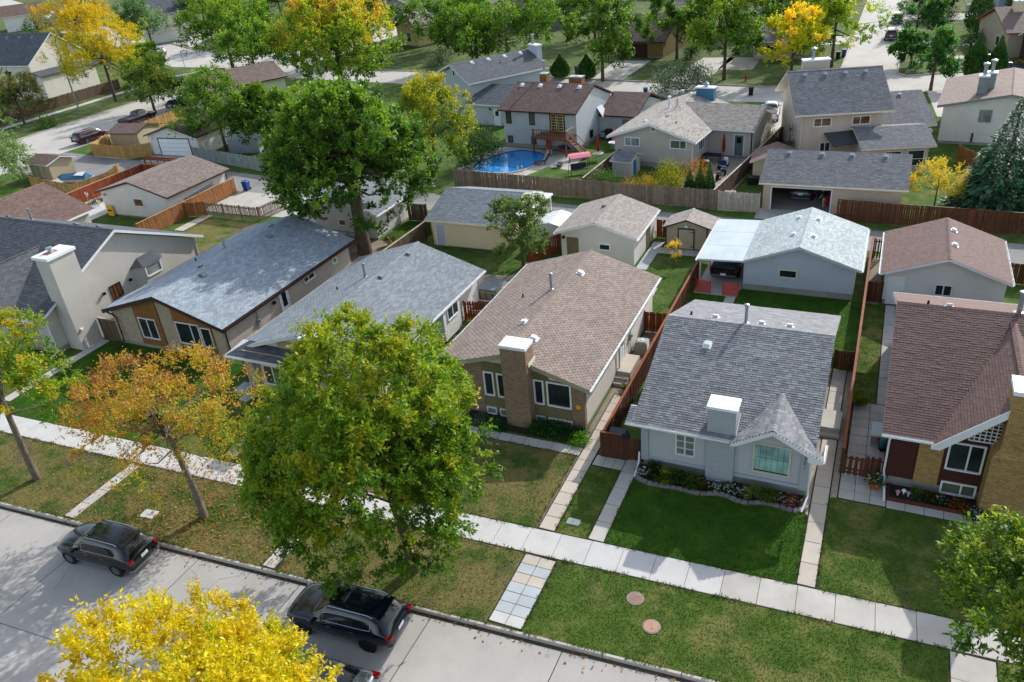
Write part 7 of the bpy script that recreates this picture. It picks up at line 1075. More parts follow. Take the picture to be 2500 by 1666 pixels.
# ivy and bed under the brick front
sheet('flower_bed', [(-21.3, 31.75), (-12.75, 31.75), (-12.75, 33), (-21.3, 33)], .03, 'soil')
shrub('ground_cover', 'dense green ivy bed below the brick front windows', -14.3, 32.4, 1.75, .35, ['#22421a', '#2f5822', '#44702e'], 60, 60, .12, 450, cat='plant', cs=.5, ry=.5, stems=False, tip=.3); shrub('ground_cover', 'green creeper clump left of the brick chimney foot', -17.5, 31.95, .7, .3, ['#22421a', '#2f5822', '#44702e'], 24, 50, .11, 451, cat='plant', cs=.3, ry=.3, stems=False); shrub('shrub', 'lime green plant at the corner of the brick front', -12.7, 32.0, .45, .5, ['#4a7a1c', '#6a9a2c', '#8ab03c'], 22, 40, .12, 452, cs=.25, cat='plant'); shrub('shrub', 'silvery plant in the dark bed left of the brick chimney', -18.6, 32.2, .4, .4, SILV, 18, 40, .1, 453, cs=.25, cat='plant'); shrub('shrub', 'dry weed clump beside the tan side path', -11.75, 37.6, .3, .55, SILV[:2]+OLIVE[2:3], 14, 30, .12, 454, cs=.2, cat='plant')
# hot tub, raised bed, barriers, patio pots
t = thing('hot_tub', 'beige panelled hot tub with grey cover in the gravel yard', 'hot tub', (-25.0, 46.8, 0)); c = pt(t, 'cabinet', MB().bev(-1.05, 1.05, -1, 1, 0, .85, .08), 'siding_tan'); pt(t, 'cover', MB().bev(-.7, 1.0, -.95, .95, .85, .97, .06), 'slate_box')
for i in range(4): pt(t, 'panel_strip', MB().box(-.85+i*.5, -.81+i*.5, -1.03, -1.0, .05, .8), 'black', c)
t = thing('raised_bed', 'white framed raised garden bed by the red board gate', 'raised bed', (-24.6, 44.6, 0), .05); pt(t, 'soil', MB().box(-.65, .65, -.75, .75, 0, .28), 'soil')
for a in ((-.72, -.65, -.8, .8), (.65, .72, -.8, .8), (-.65, .65, -.82, -.75), (-.65, .65, .75, .82)): pt(t, 'frame_board', MB().box(*a, 0, .36), 'white_trim')
for lb, x0, x1 in (('narrow orange mesh barrier left of the black pickup', -10.75, -9.75), ('wide orange mesh barrier right of the black pickup', -8.9, -7.85)):
    t = thing('mesh_barrier', lb, 'barrier', ((x0+x1)/2, 51.0, 0), 0, 'orange mesh barriers'); hw = (x1-x0)/2; mb = MB()
    for i in range(int((x1-x0)/.07)+1): mb.box(-hw+i*.07, -hw+i*.07+.035, -.008, .008, .06, .98)
    for j in range(13): mb.box(-hw, hw, -.006, .006, .06+j*.075, .09+j*.075)
    tag(pt(t, 'mesh', mb, 'orange_net'), kind='stuff')
    for s in (-1, 1): pt(t, 'stake', MB().tube([(s*hw, 0, 0), (s*hw, 0, 1.05)], .025, 6), 'red_plastic')
t = thing('hanging_pot', 'brown pot on the fence post beside the carport', 'flower pot', (-11.0, 51.3, 0)); pt(t, 'pot', MB().lathe([(.12, .9), (.2, 1.1), (.22, 1.12), (.17, 1.12)], n=12), 'wood_dark'); pt(t, 'bracket', MB().box(-.1, .0, -.02, .02, .88, .92), 'black')
for i, (x, y, r_, cols, lb) in enumerate([(-41.8, 50.4, .4, ['#a8561c', '#c87a24'], 'planter of orange flowers left of the maple trunk'), (-37.9, 53.6, .5, ['#5a1414', '#7a2020'], 'dark red flower trough right of the maple trunk'), (-36.9, 52.8, .35, ['#c89a1c', '#d8b030'], 'yellow flower pot between the maple and the fence'), (-36.2, 53.4, .4, ['#4a2a4a', '#5a3460'], 'purple leafed pot near the weathered fence')]):
    t = thing('planter', lb.replace('flowers', 'flowers held in a grey pot') if 0 else lb+' base', 'planter', (x, y, 0), 0, 'planters near the maple'); pt(t, 'pot', MB().lathe([(.2, 0), (.3, .35), (.32, .38), (.25, .38)], n=12), 'slate_box'); pt(t, 'rim', MB().lathe([(.33, .36), (.33, .4), (.3, .4)], n=12), 'slate_box'); shrub('flower_clump', lb, x, y, r_, .4, LEAFY, 16, 30, .09, 460+i, cat='plant', cs=.22, flowers=(cols, 80, .1), z=.36, stems=False)
t = thing('iron_gate', 'black iron railing arch beside the maple trunk', 'railing', (-37.2, 55.2, 0), .05)
for x in (-.0, 2.0): pt(t, 'post', MB().tube([(x, 0, 0), (x, 0, 1.15)], .035, 6), 'black')
pt(t, 'rail', MB().tube([(0, 0, 1.12), (2.0, 0, 1.12)], .025, 6), 'black'); [pt(t, 'bar', MB().tube([(.2+i*.2, 0, .1), (.2+i*.2, 0, 1.1)], .012, 4), 'black') for i in range(9)]
t = thing('iron_gate', 'black iron railing left of the maple trunk', 'railing', (-43.5, 53.2, 0), -.05)
for x in (0, 1.6, 3.2): pt(t, 'post', MB().tube([(x, 0, 0), (x, 0, 1.15)], .035, 6), 'black')
pt(t, 'rail', MB().tube([(0, 0, 1.12), (3.2, 0, 1.12)], .025, 6), 'black'); [pt(t, 'bar', MB().tube([(.2+i*.2, 0, .1), (.2+i*.2, 0, 1.1)], .012, 4), 'black') for i in range(15)]
t = thing('warning_sign', 'yellow sign board with dark running figure leaning on the beige garage', 'sign', (-72.2, 53.9, 0), .05); f = pt(t, 'board', MB().box(-.42, .42, -.02, .02, .03, 1.15), 'yellow_plastic'); pt(t, 'figure', MB().ext([(-.25, -.03, .5), (-.05, -.03, .58), (.1, -.03, .5), (.3, -.03, .62), (.2, -.03, .7), (.05, -.03, .68), (-.12, -.03, .75), (-.28, -.03, .64)], (0, .008, 0)), 'black', f)
for lb, x, y, mt, h in (('white and pink wind spinner in front of the red fence', -77.4, 55.6, 'pink_cloth', 1.4), ('yellow garden ornament in front of the red fence', -76.4, 55.9, 'yellow_plastic', .5)):
    t = thing('garden_ornament', lb, 'ornament', (x, y, 0)); pt(t, 'stake', MB().tube([(0, 0, 0), (0, 0, h)], .025, 5), 'wood_pale'); [pt(t, 'petal', MB().ext([(0, 0, h), (.28*math.cos(a), .05, h+.28*math.sin(a)), (.28*math.cos(a+.7), .05, h+.28*math.sin(a+.7))], (0, .03, 0)), mt if k % 2 else 'white_plastic') for k, a in enumerate(np.arange(0, 6.2, 1.05))]
shrub('flower_clump', 'low flower border along the red fence', -77.6, 56.6, .7, .45, LEAFY, 24, 30, .12, 470, cat='plant', cs=.35, ry=1.6, flowers=(['#c8508a', '#d8b020'], 30, .1), stems=False)
t = thing('pergola', 'red timber pergola frame at the alley end of the red fence', 'pergola', (-78.9, 65.5, 0)); [pt(t, 'post', MB().cbox(x, 0, 0, .15, .15, 2.3), 'wood_red') for x in (0, 5.2)]; pt(t, 'beam', MB().box(-.2, 5.4, -.06, .06, 2.1, 2.3), 'wood_red'); pt(t, 'beam', MB().box(-.2, 5.4, .3, .42, 2.2, 2.35), 'wood_red'); [pt(t, 'spindle', MB().cbox(1+i*1.1, 0, 1.5, .08, .08, .6), 'wood_red') for i in range(4)]
# pool yard
pool = [(-40.3, 74.4), (-39.2, 73.6), (-36.6, 73.5), (-34.9, 74.3), (-34.0, 76.0), (-33.6, 78.4), (-34.2, 80.2), (-35.6, 81.2), (-37.6, 81.4), (-39.2, 80.2), (-40.0, 78.2), (-40.5, 76)]
def smooth_loop(P, n=5):
    P = np.array(P, float); out = []
    for i in range(len(P)):
        a, b_, c, d = P[i-1], P[i], P[(i+1) % len(P)], P[(i+2) % len(P)]
        for t in np.linspace(0, 1, n, endpoint=False): out.append(.5*((2*b_)+(-a+c)*t+(2*a-5*b_+4*c-d)*t*t+(-a+3*b_-3*c+d)*t**3))
    return np.array(out)
PL = smooth_loop(pool); cc = PL.mean(0); m_, n_ = newmat('water'); wb_ = n_.out(n_.mix(n_.ramp(n_.noise(.5, 2), (.35, (0, 0, 0)), (.65, (1, 1, 1))), '#0e6fb0', '#157fc0'), .05, 0, .35, n_.noise(3, 2), .08, .03)
o = sheet('pool_water', [tuple(cc+(p-cc)*.985) for p in PL], .05, 'water'); o['kind'] = 'structure'
t = thing('swimming_pool', 'kidney shaped in ground pool with blue rim', 'pool', (cc[0], cc[1], 0)); mb = MB(); q = PL-cc; k = len(q)
mb.add([(*p, .0) for p in q*.98]+[(*p, .12) for p in q*.985]+[(*p, .12) for p in q*1.05]+[(*p, .0) for p in q*1.055], [(r_*k+i, r_*k+(i+1) % k, (r_+1)*k+(i+1) % k, (r_+1)*k+i) for r_ in range(3) for i in range(k)]); pt(t, 'coping', mb, 'blue_plastic' if 0 else 'concrete'); mb = MB(); mb.add([(*p, .02) for p in q*.982]+[(*p, .13) for p in q*.982]+[(*p, .13) for p in q*.992], [(r_*k+i, r_*k+(i+1) % k, (r_+1)*k+(i+1) % k, (r_+1)*k+i) for r_ in range(2) for i in range(k)]); pt(t, 'liner_edge', mb, 'blue_plastic'); pt(t, 'ladder', MB().tube([(2.7, -3.6, .0), (2.7, -3.6, .7), (2.4, -3.2, .75), (2.3, -3.1, -.1)], .03, 6).tube([(3.1, -3.4, .0), (3.1, -3.4, .7), (2.8, -3.0, .75), (2.7, -2.9, -.1)], .03, 6), 'chrome')
sheet('lawn', [(-33.5, 73), (-30, 70.2), (-26.4, 69.4), (-26, 74.5), (-32.2, 76.4)], .03, 'lawn_back')
def lounger(lb, x, y, rot, mt, mt2, back=.9):
    t = thing('lounge_chair', lb, 'lounge chair', (x, y, .012), rot, 'loungers by the pool'); pt(t, 'seat', MB().box(-.3, .3, -.2, 1.1, .32, .38), mt); pt(t, 'backrest', MB().ext([(-.3, -.2, .38), (.3, -.2, .38), (.3, -.6, .38+back), (-.3, -.6, .38+back)], (0, -.07, .03)), mt2); [pt(t, 'leg', MB().cbox(sx, sy, 0, .06, .06, .34), mt) for sx in (-.26, .26) for sy in (-.1, 1.0)]
lounger('white lounger with red striped back below the deck', -33.9, 81.0, R(200), 'white_plastic', 'red_plastic'); lounger('dark mesh lounger at the pool corner', -33.0, 77.2, R(120), 'dark_cloth', 'black', .7)
for lb, x, y, mt, top, tm in (('closed red patio umbrella over the glass table', -27.6, 79.4, 'red_plastic', 2.5, 'glass_pale'), ('closed pale pink umbrella over the round white table', -27.2, 83.6, 'pink_cloth', 2.6, 'white_plastic')):
    t = thing('patio_umbrella', lb, 'umbrella', (x, y, .012), 0, 'closed patio umbrellas'); pt(t, 'pole', MB().tube([(0, 0, 0), (0, 0, top)], .03, 6), 'white_plastic'); pt(t, 'folded_canopy', MB().lathe([(.1, .95), (.2, 1.1), (.15, 1.7), (.1, 2.2), (.03, top)], n=10), mt, smooth=60)
    t = thing('patio_table', lb.split(' over the ')[1]+' under a closed umbrella', 'table', (x, y, .012), 0, 'round patio tables'); pt(t, 'table_top', MB().lathe([(.06, .7), (.6, .7), (.62, .72), (.6, .74), (.06, .74)], n=20), tm); [pt(t, 'leg', MB().tube([(.35*math.cos(a), .35*math.sin(a), 0), (.3*math.cos(a), .3*math.sin(a), .7)], .025, 5), 'white_plastic') for a in (0, 1.57, 3.14, 4.71)]
t = thing('patio_swing', 'garden swing with faded pink canopy beside the fence', 'swing', (-28.0, 74.6, .012), R(35)); pt(t, 'canopy', MB().ext([(-1.1, -.8, 1.95), (-1.1, -.3, 2.15), (-1.1, .3, 2.15), (-1.1, .8, 1.95), (-1.1, .8, 1.85), (-1.1, .3, 2.1), (-1.1, -.3, 2.1), (-1.1, -.8, 1.85)], (2.2, 0, 0)), 'pink_cloth'); pt(t, 'seat', MB().box(-.8, .8, -.25, .3, .5, .6), 'dark_cloth'); pt(t, 'backrest', MB().box(-.8, .8, .28, .36, .55, 1.1), 'dark_cloth'); [pt(t, 'frame', MB().tube([(s*1.0, -.7, 0), (s*1.0, 0, 2.0), (s*1.0, .7, 0)], .03, 6), 'black') for s in (-1, 1)]
t = thing('barbecue_grill', 'black grill against the pool house garage wall', 'barbecue', (-28.8, 87.0, .012), -.1); pt(t, 'firebox', MB().bev(-.5, .5, -.25, .25, .85, 1.2, .06), 'black'); pt(t, 'cart', MB().box(-.48, .48, -.23, .23, .1, .85), 'dark_trim'); [pt(t, 'side_shelf', MB().box(s*.72-.22, s*.72+.22, -.2, .2, .85, .9), 'black') for s in (-1, 1)]
t = thing('kayak', 'blue plastic kayak leaning under the deck', 'kayak', (-32.6, 82.4, .012), R(-10)); pt(t, 'hull', MB().tube([(-1.3, 0, .3), (-.6, 0, .45), (.5, 0, .42), (1.3, 0, .25)], [.05, .35, .35, .05], 8), 'blue_plastic', smooth=60); pt(t, 'cockpit', MB().lathe([(.3, .7), (.3, .76), (.25, .76)], (0, 0, 0), 10), 'black')
t = thing('water_slide', 'curved orange slide lying under the deck', 'slide', (-31.8, 81.2, .012)); pt(t, 'chute', MB().ext([(-1.2, 0, .5), (-.4, -.2, .2), (.6, -.5, .06), (1.2, -.6, .1), (1.2, -.6, .2), (.6, -.5, .14), (-.4, -.2, .3), (-1.2, 0, .6)], (.1, .4, 0)), 'rust_trim'); pt(t, 'side_rail', MB().tube([(-1.2, 0, .62), (-.4, -.2, .32), (.6, -.5, .16), (1.2, -.6, .22)], .03, 5), 'terracotta')
t = thing('fire_pit', 'round grey fire pit between loungers and lawn', 'fire pit', (-31.0, 76.6, .012)); pt(t, 'bowl', MB().lathe([(.3, .1), (.5, .35), (.55, .4), (.48, .4), (.3, .2)], n=16), 'slate_box'); [pt(t, 'leg', MB().tube([(.3*math.cos(a), .3*math.sin(a), 0), (.3*math.cos(a), .3*math.sin(a), .2)], .03, 5), 'black') for a in (0, 2.1, 4.2)]
# taupe bungalow yard
b = B('shed', 'tiny slate roofed garden shed with pale blue door beside the fence', -24.4, 74.3, -6.5, True, cat='shed'); b.walls(0, 1.9, 0, 2.6, 1.7, 'stucco_tan', 'x', 1.3, 2.1, found=.05); b.gable(-.2, 2.1, -.25, 2.85, 1.72, 2.25, 'x', 'sh_bg', 'white_trim', 'tab', t=.08); b.door('R', 1.9, .7, 1.6, .1, 1.6, 'tarp', panels=False)
b = B('shed', 'cream sided shed with brown roof and grey door by the pale capped fence', -10.9, 75.2, 3, True, cat='shed'); b.walls(0, 3.6, 0, 3.4, 1.9, 'siding_cream', 'y', 1.8, 2.6, found=.05); b.gable(-.3, 3.9, -.35, 3.8, 1.95, 2.75, 'y', 'sh_h0', 'white_trim', 'tab', t=.1); b.siding('F', 0, 0, 1.2, .1, 1.9, 'siding_cream', .15); b.door('F', 0, 1.35, 3.1, .1, 2.0, 'grey_plastic', panels=False)
t = thing('barbecue', 'black covered barbecue on the taupe bungalow patio', 'barbecue', (-15.8, 77.2, .012)); pt(t, 'cover', MB().lathe([(.55, .1), (.6, .8), (.45, 1.15), (.05, 1.25)], n=10), 'black', smooth=60); pt(t, 'foot', MB().cbox(0, 0, 0, .7, .7, .12), 'black')
t = thing('motor_scooter', 'blue and white scooter parked by the taupe bungalow door', 'scooter', (-14.3, 78.6, .012), R(60)); pt(t, 'body', MB().bev(-.5, .4, -.16, .16, .35, .75, .08), 'blue_plastic'); pt(t, 'seat', MB().bev(-.55, .1, -.14, .14, .75, .85, .05), 'black'); pt(t, 'fairing', MB().ext([(.35, -.2, .3), (.6, -.2, .4), (.5, -.2, 1.0), (.35, -.2, .95)], (0, .4, 0)), 'white_plastic'); [pt(t, 'wheel', MB().lathe([(.26, -.06), (.26, .06)], (x, 0, .26), 14, 'y'), 'rubber') for x in (-.5, .6)]; pt(t, 'handlebar', MB().tube([(.42, -.35, 1.0), (.45, 0, 1.05), (.42, .35, 1.0)], .02, 5), 'chrome')
t = thing('motorcycle', 'chrome and black motorcycle beside the rusty gold shrub', 'motorcycle', (-13.9, 75.6, .012), R(75)); [pt(t, 'wheel', MB().lathe([(.32, -.07), (.32, .07)], (x, 0, .32), 16, 'y'), 'rubber') for x in (-.75, .75)]; pt(t, 'engine', MB().bev(-.3, .3, -.2, .2, .25, .65, .08), 'chrome'); pt(t, 'tank', MB().bev(-.1, .45, -.17, .17, .65, .92, .08), 'black'); pt(t, 'seat', MB().bev(-.75, -.1, -.15, .15, .68, .8, .05), 'black'); pt(t, 'fork', MB().tube([(.75, 0, .32), (.5, 0, 1.05)], .05, 6), 'chrome'); pt(t, 'handlebar', MB().tube([(.4, -.4, 1.1), (.5, 0, 1.05), (.4, .4, 1.1)], .02, 5), 'chrome')
t = thing('patio_umbrella', 'folded red umbrella against the taupe bungalow door', 'umbrella', (-15.0, 82.4, .012)); pt(t, 'pole', MB().tube([(0, 0, 0), (0, 0, 2.4)], .03, 6), 'wood_pale'); pt(t, 'folded_canopy', MB().lathe([(.08, .5), (.17, .8), (.12, 1.8), (.03, 2.4)], n=10), 'red_plastic', smooth=60)
t = thing('garden_table', 'dark blue patio table with chair by the taupe bungalow wall', 'table', (-15.8, 80.6, .012), -.1); pt(t, 'table_top', MB().box(-.9, .9, -.5, .5, .7, .76), 'navy'); [pt(t, 'leg', MB().cbox(x, y, 0, .07, .07, .7), 'black') for x in (-.8, .8) for y in (-.4, .4)]
t = thing('log_pile', 'stack of split firewood beside the alley fence corner', 'log pile', (-12.0, 69.4, 0)); [pt(t, 'log', MB().lathe([(.1, 0), (.1, .9)], (-.4+i*.2, 0, .1+j*.19), 7, 'y'), 'wood_pale') for i in range(5) for j in range(4)]
t = thing('trailer_frame', 'low dark trailer frame with bright blue tarp by the alley', 'trailer', (-10.6, 69.6, 0), .1); pt(t, 'bed', MB().box(-1, 1, -.7, .9, .4, .5), 'black'); pt(t, 'tarp', MB().box(-.9, .8, -.75, -.3, .5, .62), 'tarp'); [pt(t, 'wheel', MB().lathe([(.28, -.08), (.28, .08)], (s*1.05, .2, .28), 12, 'x'), 'rubber') for s in (-1, 1)]; [pt(t, 'side_rail', MB().box(s*1-.03, s*1+.03, -.7, .9, .5, .8), 'wood_old') for s in (-1, 1)]
t = thing('storage_chest', 'black storage chest beside the cream shed', 'box', (-10.6, 74.6, 0), .05); pt(t, 'body', MB().box(-.55, .35, -.35, .35, 0, .6), 'black'); pt(t, 'lid', MB().bev(-.58, .38, -.38, .38, .6, .68, .03), 'dark_trim')
# left edge yards
b = B('shed', 'small brown roofed shed with tan walls by the covered boat', -95.6, 62.6, -4, True, cat='shed'); b.walls(0, 4, 0, 3.2, 1.85, 'siding_tan', 'x', 1.6, 2.3, found=.05); b.gable(-.3, 4.3, -.4, 3.6, 1.9, 2.5, 'x', 'sh_h0', 'white_trim', 'tab', t=.12); b.door('F', 0, 1.2, 2.2, .1, 1.7, 'siding_tan')
b = B('shed', 'brown roofed tan shed inside the tan fence by the street', -95.6, 75.2, 6, True, cat='shed'); b.walls(0, 4.6, 0, 4.4, 2.0, 'siding_tan', 'x', 2.2, 2.5, found=.05); b.gable(-.3, 4.9, -.4, 4.8, 2.05, 2.75, 'x', 'sh_h0', 'brown_trim', 'tab', t=.1); b.siding('R', 4.6, 0, 4.4, .1, 2.0, 'siding_tan', .15)
b = B('garage', 'white stucco garage with white overhead door facing the alley', -86.2, 73.2, 2, True, cat='garage'); b.walls(0, 8, 0, 8.5, 2.6, 'stucco_white', 'y', 4, 3.7, found=.15); b.gable(-.4, 8.4, -.4, 9, 2.6, 3.9, 'y', 'sh_h0', 'brown_trim', 'tab'); b.gdoor('F', 0, 1.6, 6.6, 2.2, 'metal_white', 'dark_trim'); b.lamp('F', 0, .6, 2.2, 'white_trim')
b = B('shed', 'low grey metal shed with silver roof behind the alley fence', -75, 75.2, 12, True, cat='shed'); b.walls(0, 4.2, 0, 3, 1.8, 'grey_plastic', 'x', 1.5, 2.2, found=.05); rr = b.part('roof', MB().ext([(-.2, -.2, 1.78), (-.2, 1.5, 2.25), (-.2, 3.2, 1.78), (-.2, 3.2, 1.84), (-.2, 1.5, 2.31), (-.2, -.2, 1.84)], (4.6, 0, 0)), 'metal_roof'); [b.part('seam', MB().ext([(x, -.2, 1.845), (x, 1.5, 2.315), (x, 3.2, 1.845), (x, 3.2, 1.87), (x, 1.5, 2.34), (x, -.2, 1.87)], (.04, 0, 0)), 'metal_roof', rr) for x in np.arange(0, 4.4, .6)]
t = thing('boat', 'small boat under a blue and grey tarp in the fenced yard', 'boat', (-87.2, 62.2, 0), R(14)); pt(t, 'tarp', MB().add([(-2.6, 0, .7), (-1.5, -.9, .55), (1.8, -.95, .55), (2.3, 0, .7), (1.8, .95, .55), (-1.5, .9, .55), (-1.8, 0, 1.05), (1.4, 0, 1.25)], [(0, 1, 6), (1, 2, 7, 6), (2, 3, 7), (3, 4, 7), (4, 5, 6, 7), (5, 0, 6)]), 'tarp'); pt(t, 'hull', MB().add([(-2.6, 0, .7), (-1.5, -.9, .55), (1.8, -.95, .55), (2.3, 0, .7), (1.8, .95, .55), (-1.5, .9, .55), (-2, 0, .2), (-1.2, -.5, .12), (1.7, -.6, .12), (2.1, 0, .12), (1.7, .6, .12), (-1.2, .5, .12)], [(i, (i+1) % 6, 6+(i+1) % 6, 6+i) for i in range(6)]), 'metal_white'); pt(t, 'white_tarp', MB().add([(.2, -.6, 1.02), (1.5, -.7, .98), (1.5, .1, 1.27), (.4, .1, 1.2)], [(0, 1, 2, 3)]), 'white_plastic')
# person and bicycle in the open garage
t = thing('bicycle', 'bicycle standing inside the open garage by the person', 'bicycle', (-4.55, 71.2, .03), R(20)); [pt(t, 'wheel', MB().tube([(x+.34*math.cos(a), 0, .36+.34*math.sin(a)) for a in np.linspace(0, 6.283, 17)], .028, 5, False), 'grey_plastic') for x in (-.52, .52)]; pt(t, 'frame', MB().tube([(-.52, 0, .36), (-.05, 0, .4), (.38, 0, .85), (-.2, 0, .85), (-.05, 0, .4)], .025, 5).tube([(-.52, 0, .36), (-.2, 0, .85)], .02, 5).tube([(.52, 0, .36), (.36, 0, .98)], .025, 5), 'black'); pt(t, 'saddle', MB().bev(-.36, -.1, -.08, .08, .92, .98, .03), 'black'); pt(t, 'handlebar', MB().tube([(.32, -.28, 1.0), (.38, 0, 1.0), (.32, .28, 1.0)], .018, 5), 'black')
def person(lb, x, y, rot, z=0):
    t = thing('person', lb, 'person', (x, y, z), rot)
    J = dict(pel=(0, 0, .95), wst=(0, .02, 1.1), cst=(.1, 0, 1.36), nk=(.2, 0, 1.5), hd=(.26, 0, 1.6), top=(.3, 0, 1.74), ls=(.12, .19, 1.42), le=(.16, .27, 1.12), lh=(.34, .2, .92), rs=(.12, -.19, 1.42), re=(.14, -.27, 1.12), rh=(.3, -.22, .9), lk=(.05, .1, .5), la=(-.02, .11, .08), lt=(.16, .13, .04), lp=(0, .1, .9), rk=(.08, -.1, .5), ra=(.0, -.11, .08), rt=(.18, -.13, .04), rp=(0, -.1, .9))
    rad = dict(pel=.15, wst=.14, cst=.17, nk=.06, hd=.095, top=.07, ls=.07, le=.05, lh=.035, rs=.07, re=.05, rh=.035, lk=.065, la=.045, lt=.04, lp=.1, rk=.065, ra=.045, rt=.04, rp=.1)
    E = [('pel', 'wst'), ('wst', 'cst'), ('cst', 'nk'), ('nk', 'hd'), ('hd', 'top'), ('cst', 'ls'), ('ls', 'le'), ('le', 'lh'), ('cst', 'rs'), ('rs', 're'), ('re', 'rh'), ('pel', 'lp'), ('lp', 'lk'), ('lk', 'la'), ('la', 'lt'), ('pel', 'rp'), ('rp', 'rk'), ('rk', 'ra'), ('ra', 'rt')]
    nm = list(J)
    for s, h_ in ((1, 'lh'), (-1, 'rh')):
        hx, hy, hz_ = J[h_]
        for k in range(5):
            q = f'{h_}{k}'; J[q] = (hx+.06+.012*(2-abs(2-k)), hy+(k-2)*.018, hz_-.05-.006*k); rad[q] = .009; E.append((h_, q))
    nm = list(J); me = bpy.data.meshes.new('body'); me.from_pydata([J[k] for k in nm], [(nm.index(a), nm.index(c)) for a, c in E], []); o = link('body', me, t); md = o.modifiers.new('skin', 'SKIN'); sv = me.skin_vertices[0].data
    for i, k in enumerate(nm): sv[i].radius = (rad[k], rad[k])
    sv[0].use_root = True; o.modifiers.new('sub', 'SUBSURF').levels = 2; o.modifiers['sub'].render_levels = 2
    bpy.context.view_layer.update(); dg = bpy.context.evaluated_depsgraph_get(); m2 = bpy.data.meshes.new_from_object(o.evaluated_get(dg)); o.modifiers.clear(); o.data = m2
    for k in ('skin', 'navy', 'siding_tan', 'black'): m2.materials.append(MATS[k])
    for p in m2.polygons:
        c = p.center; p.use_smooth = True; arm = abs(c.y) > .205 and c.z < 1.28 and c.z > .6
        p.material_index = 0 if arm or c.z > 1.5 else 1 if c.z > .98 else 2 if c.z > .48 else 0 if c.z > .1 else 3
    hair = MB().lathe([(.1, 0), (.112, .06), (.09, .12), (.03, .15)], (.27, 0, 1.62), 12); pt(t, 'hair', hair, 'bark', smooth=60)
    fc = MB().box(.375, .4, -.012, .012, 1.585, 1.63).box(.36, .375, -.045, -.02, 1.63, 1.645).box(.36, .375, .02, .045, 1.63, 1.645).box(.365, .38, -.03, .03, 1.55, 1.56); tag(pt(t, 'face', fc, 'terracotta'), kind='stuff'); return t
person('person in navy shirt bending slightly at the open garage door', -3.95, 69.2, R(150), .03)
t = thing('red_toolbox', 'red tool chest behind the person in the garage', 'tool chest', (-3.7, 70.2, .03)); pt(t, 'cabinet', MB().box(-.25, .25, -.3, .3, .08, .95), 'red_plastic'); [pt(t, 'drawer', MB().box(-.23, .23, -.325, -.3, .15+i*.2, .32+i*.2), 'red_plastic') for i in range(4)]
# ================= houses on the far streets
def simple(lb, x, y, rot, w, d, h, zr, axis, wall, roof, trim='white_trim', wins=(), rp=None, name='house', sub='far', gd=None, o=.5, chim=None):
    b = B(name, lb, x, y, rot, True); b.walls(0, w, 0, d, h, wall, axis, rp, zr-.3, found=.2); b.gable(-o, w+o, -o, d+o, h, zr, axis, roof, trim, sub, rp=rp, caps=False)
    for s, p, a0, a1, z0, z1 in wins: b.win(s, {'F': 0, 'R': w, 'L': 0, 'B': d}[s] if p is None else p, a0, a1, z0, z1)
    if gd: b.gdoor(*gd)
    if chim: b.chimney(*chim[:5], chim[5], 'metal_white', 2, uv=None); b.part('flue', MB().lathe([(.15, chim[4]+.1), (.15, chim[4]+1), (.25, chim[4]+1), (.25, chim[4]+1.15)], ((chim[0]+chim[1])/2, (chim[2]+chim[3])/2, 0), 10), 'metal')
    return b
b = simple('beige house with slate roof and gable window behind the far fence', -156, 98.5, 0, 16.2, 12, 6.2, 10.7, 'x', 'stucco_cream', 'sh_dark', wins=(('R', None, 1.5, 2.6, 1.8, 3.2), ('R', None, 7, 8.4, 2, 3.4), ('F', None, 3, 5, 1.4, 3), ('F', None, 9, 11, 3.8, 5.2)), rp=6); [b.vent(2.5+k*3.4, 5.0, mt='slate_box', w=.45) for k in range(4)]
b.part('side_lean_roof', MB().ext([(15.8, 0, 4.9), (18.4, -.3, 4.1), (18.4, 12.3, 4.1), (15.8, 12, 4.9)], (0, 0, .15)), 'sh_dark'); b.part('side_wing', MB().box(16.2, 18, .2, 11.8, 0, 4.2), 'stucco_cream')
simple('low brown roofed house with skylights beside the gold topped maple', -97.5, 94.5, 60, 14, 10, 2.7, 4.6, 'x', 'stucco_cream', 'sh_brownfar', 'brown_trim', wins=(('F', None, 4, 6, 1.2, 2.2), ('R', None, 4, 5.5, 1.2, 2.2))); 
simple('yellow sided house with grey brown trim behind the trees', -94, 148, -22, 7, 10, 3.4, 6.2, 'y', 'siding_yellow', 'sh_tan', 'wood_old', wins=(('F', None, 3.2, 4.6, .8, 2.6), ('R', None, 3, 5, 1, 2.4)))
simple('brown roofed house with brick garage front on the north street', -42.5, 134, -8, 8, 11, 2.6, 6.0, 'x', 'brick_tan', 'sh_brownfar', 'brown_trim', gd=('F', 0, 1.6, 5.2, 2.1, 'siding_brown', 'brown_trim'))
simple('brown roof with pale gable end above the tall green tree', -76, 160, 10, 13, 10, 3.0, 5.6, 'x', 'siding_grey', 'sh_brownfar', wins=(('F', None, 2, 5, 1, 2.4), ('R', None, 3, 5, 1, 2.2)))
simple('white garage with open equipment bay beyond the tan fence', -44, 172, -4, 9, 9, 3.2, 4.8, 'x', 'stucco_white', 'sh_dark', gd=('F', 0, 3, 7, 2.4, 'grey_plastic', 'white_trim'))
simple('pale grey house with pinkish roof left of the far street', -26, 152, 5, 10, 10, 4.6, 7.2, 'x', 'stucco_pool', 'sh_brownfar', wins=(('F', None, 1.5, 3, 3, 4.2), ('F', None, 6, 7.4, 3, 4.2), ('R', None, 3, 5, 1.2, 2.6)))
simple('grey shingled bungalow tucked behind the yellow green tree', -20, 131, 5, 9, 9, 2.7, 4.6, 'x', 'stucco_taupe', 'sh_tan', wins=(('F', None, 1.5, 3.5, 1, 2.2), ('F', None, 5.5, 7.5, 1, 2.2)))
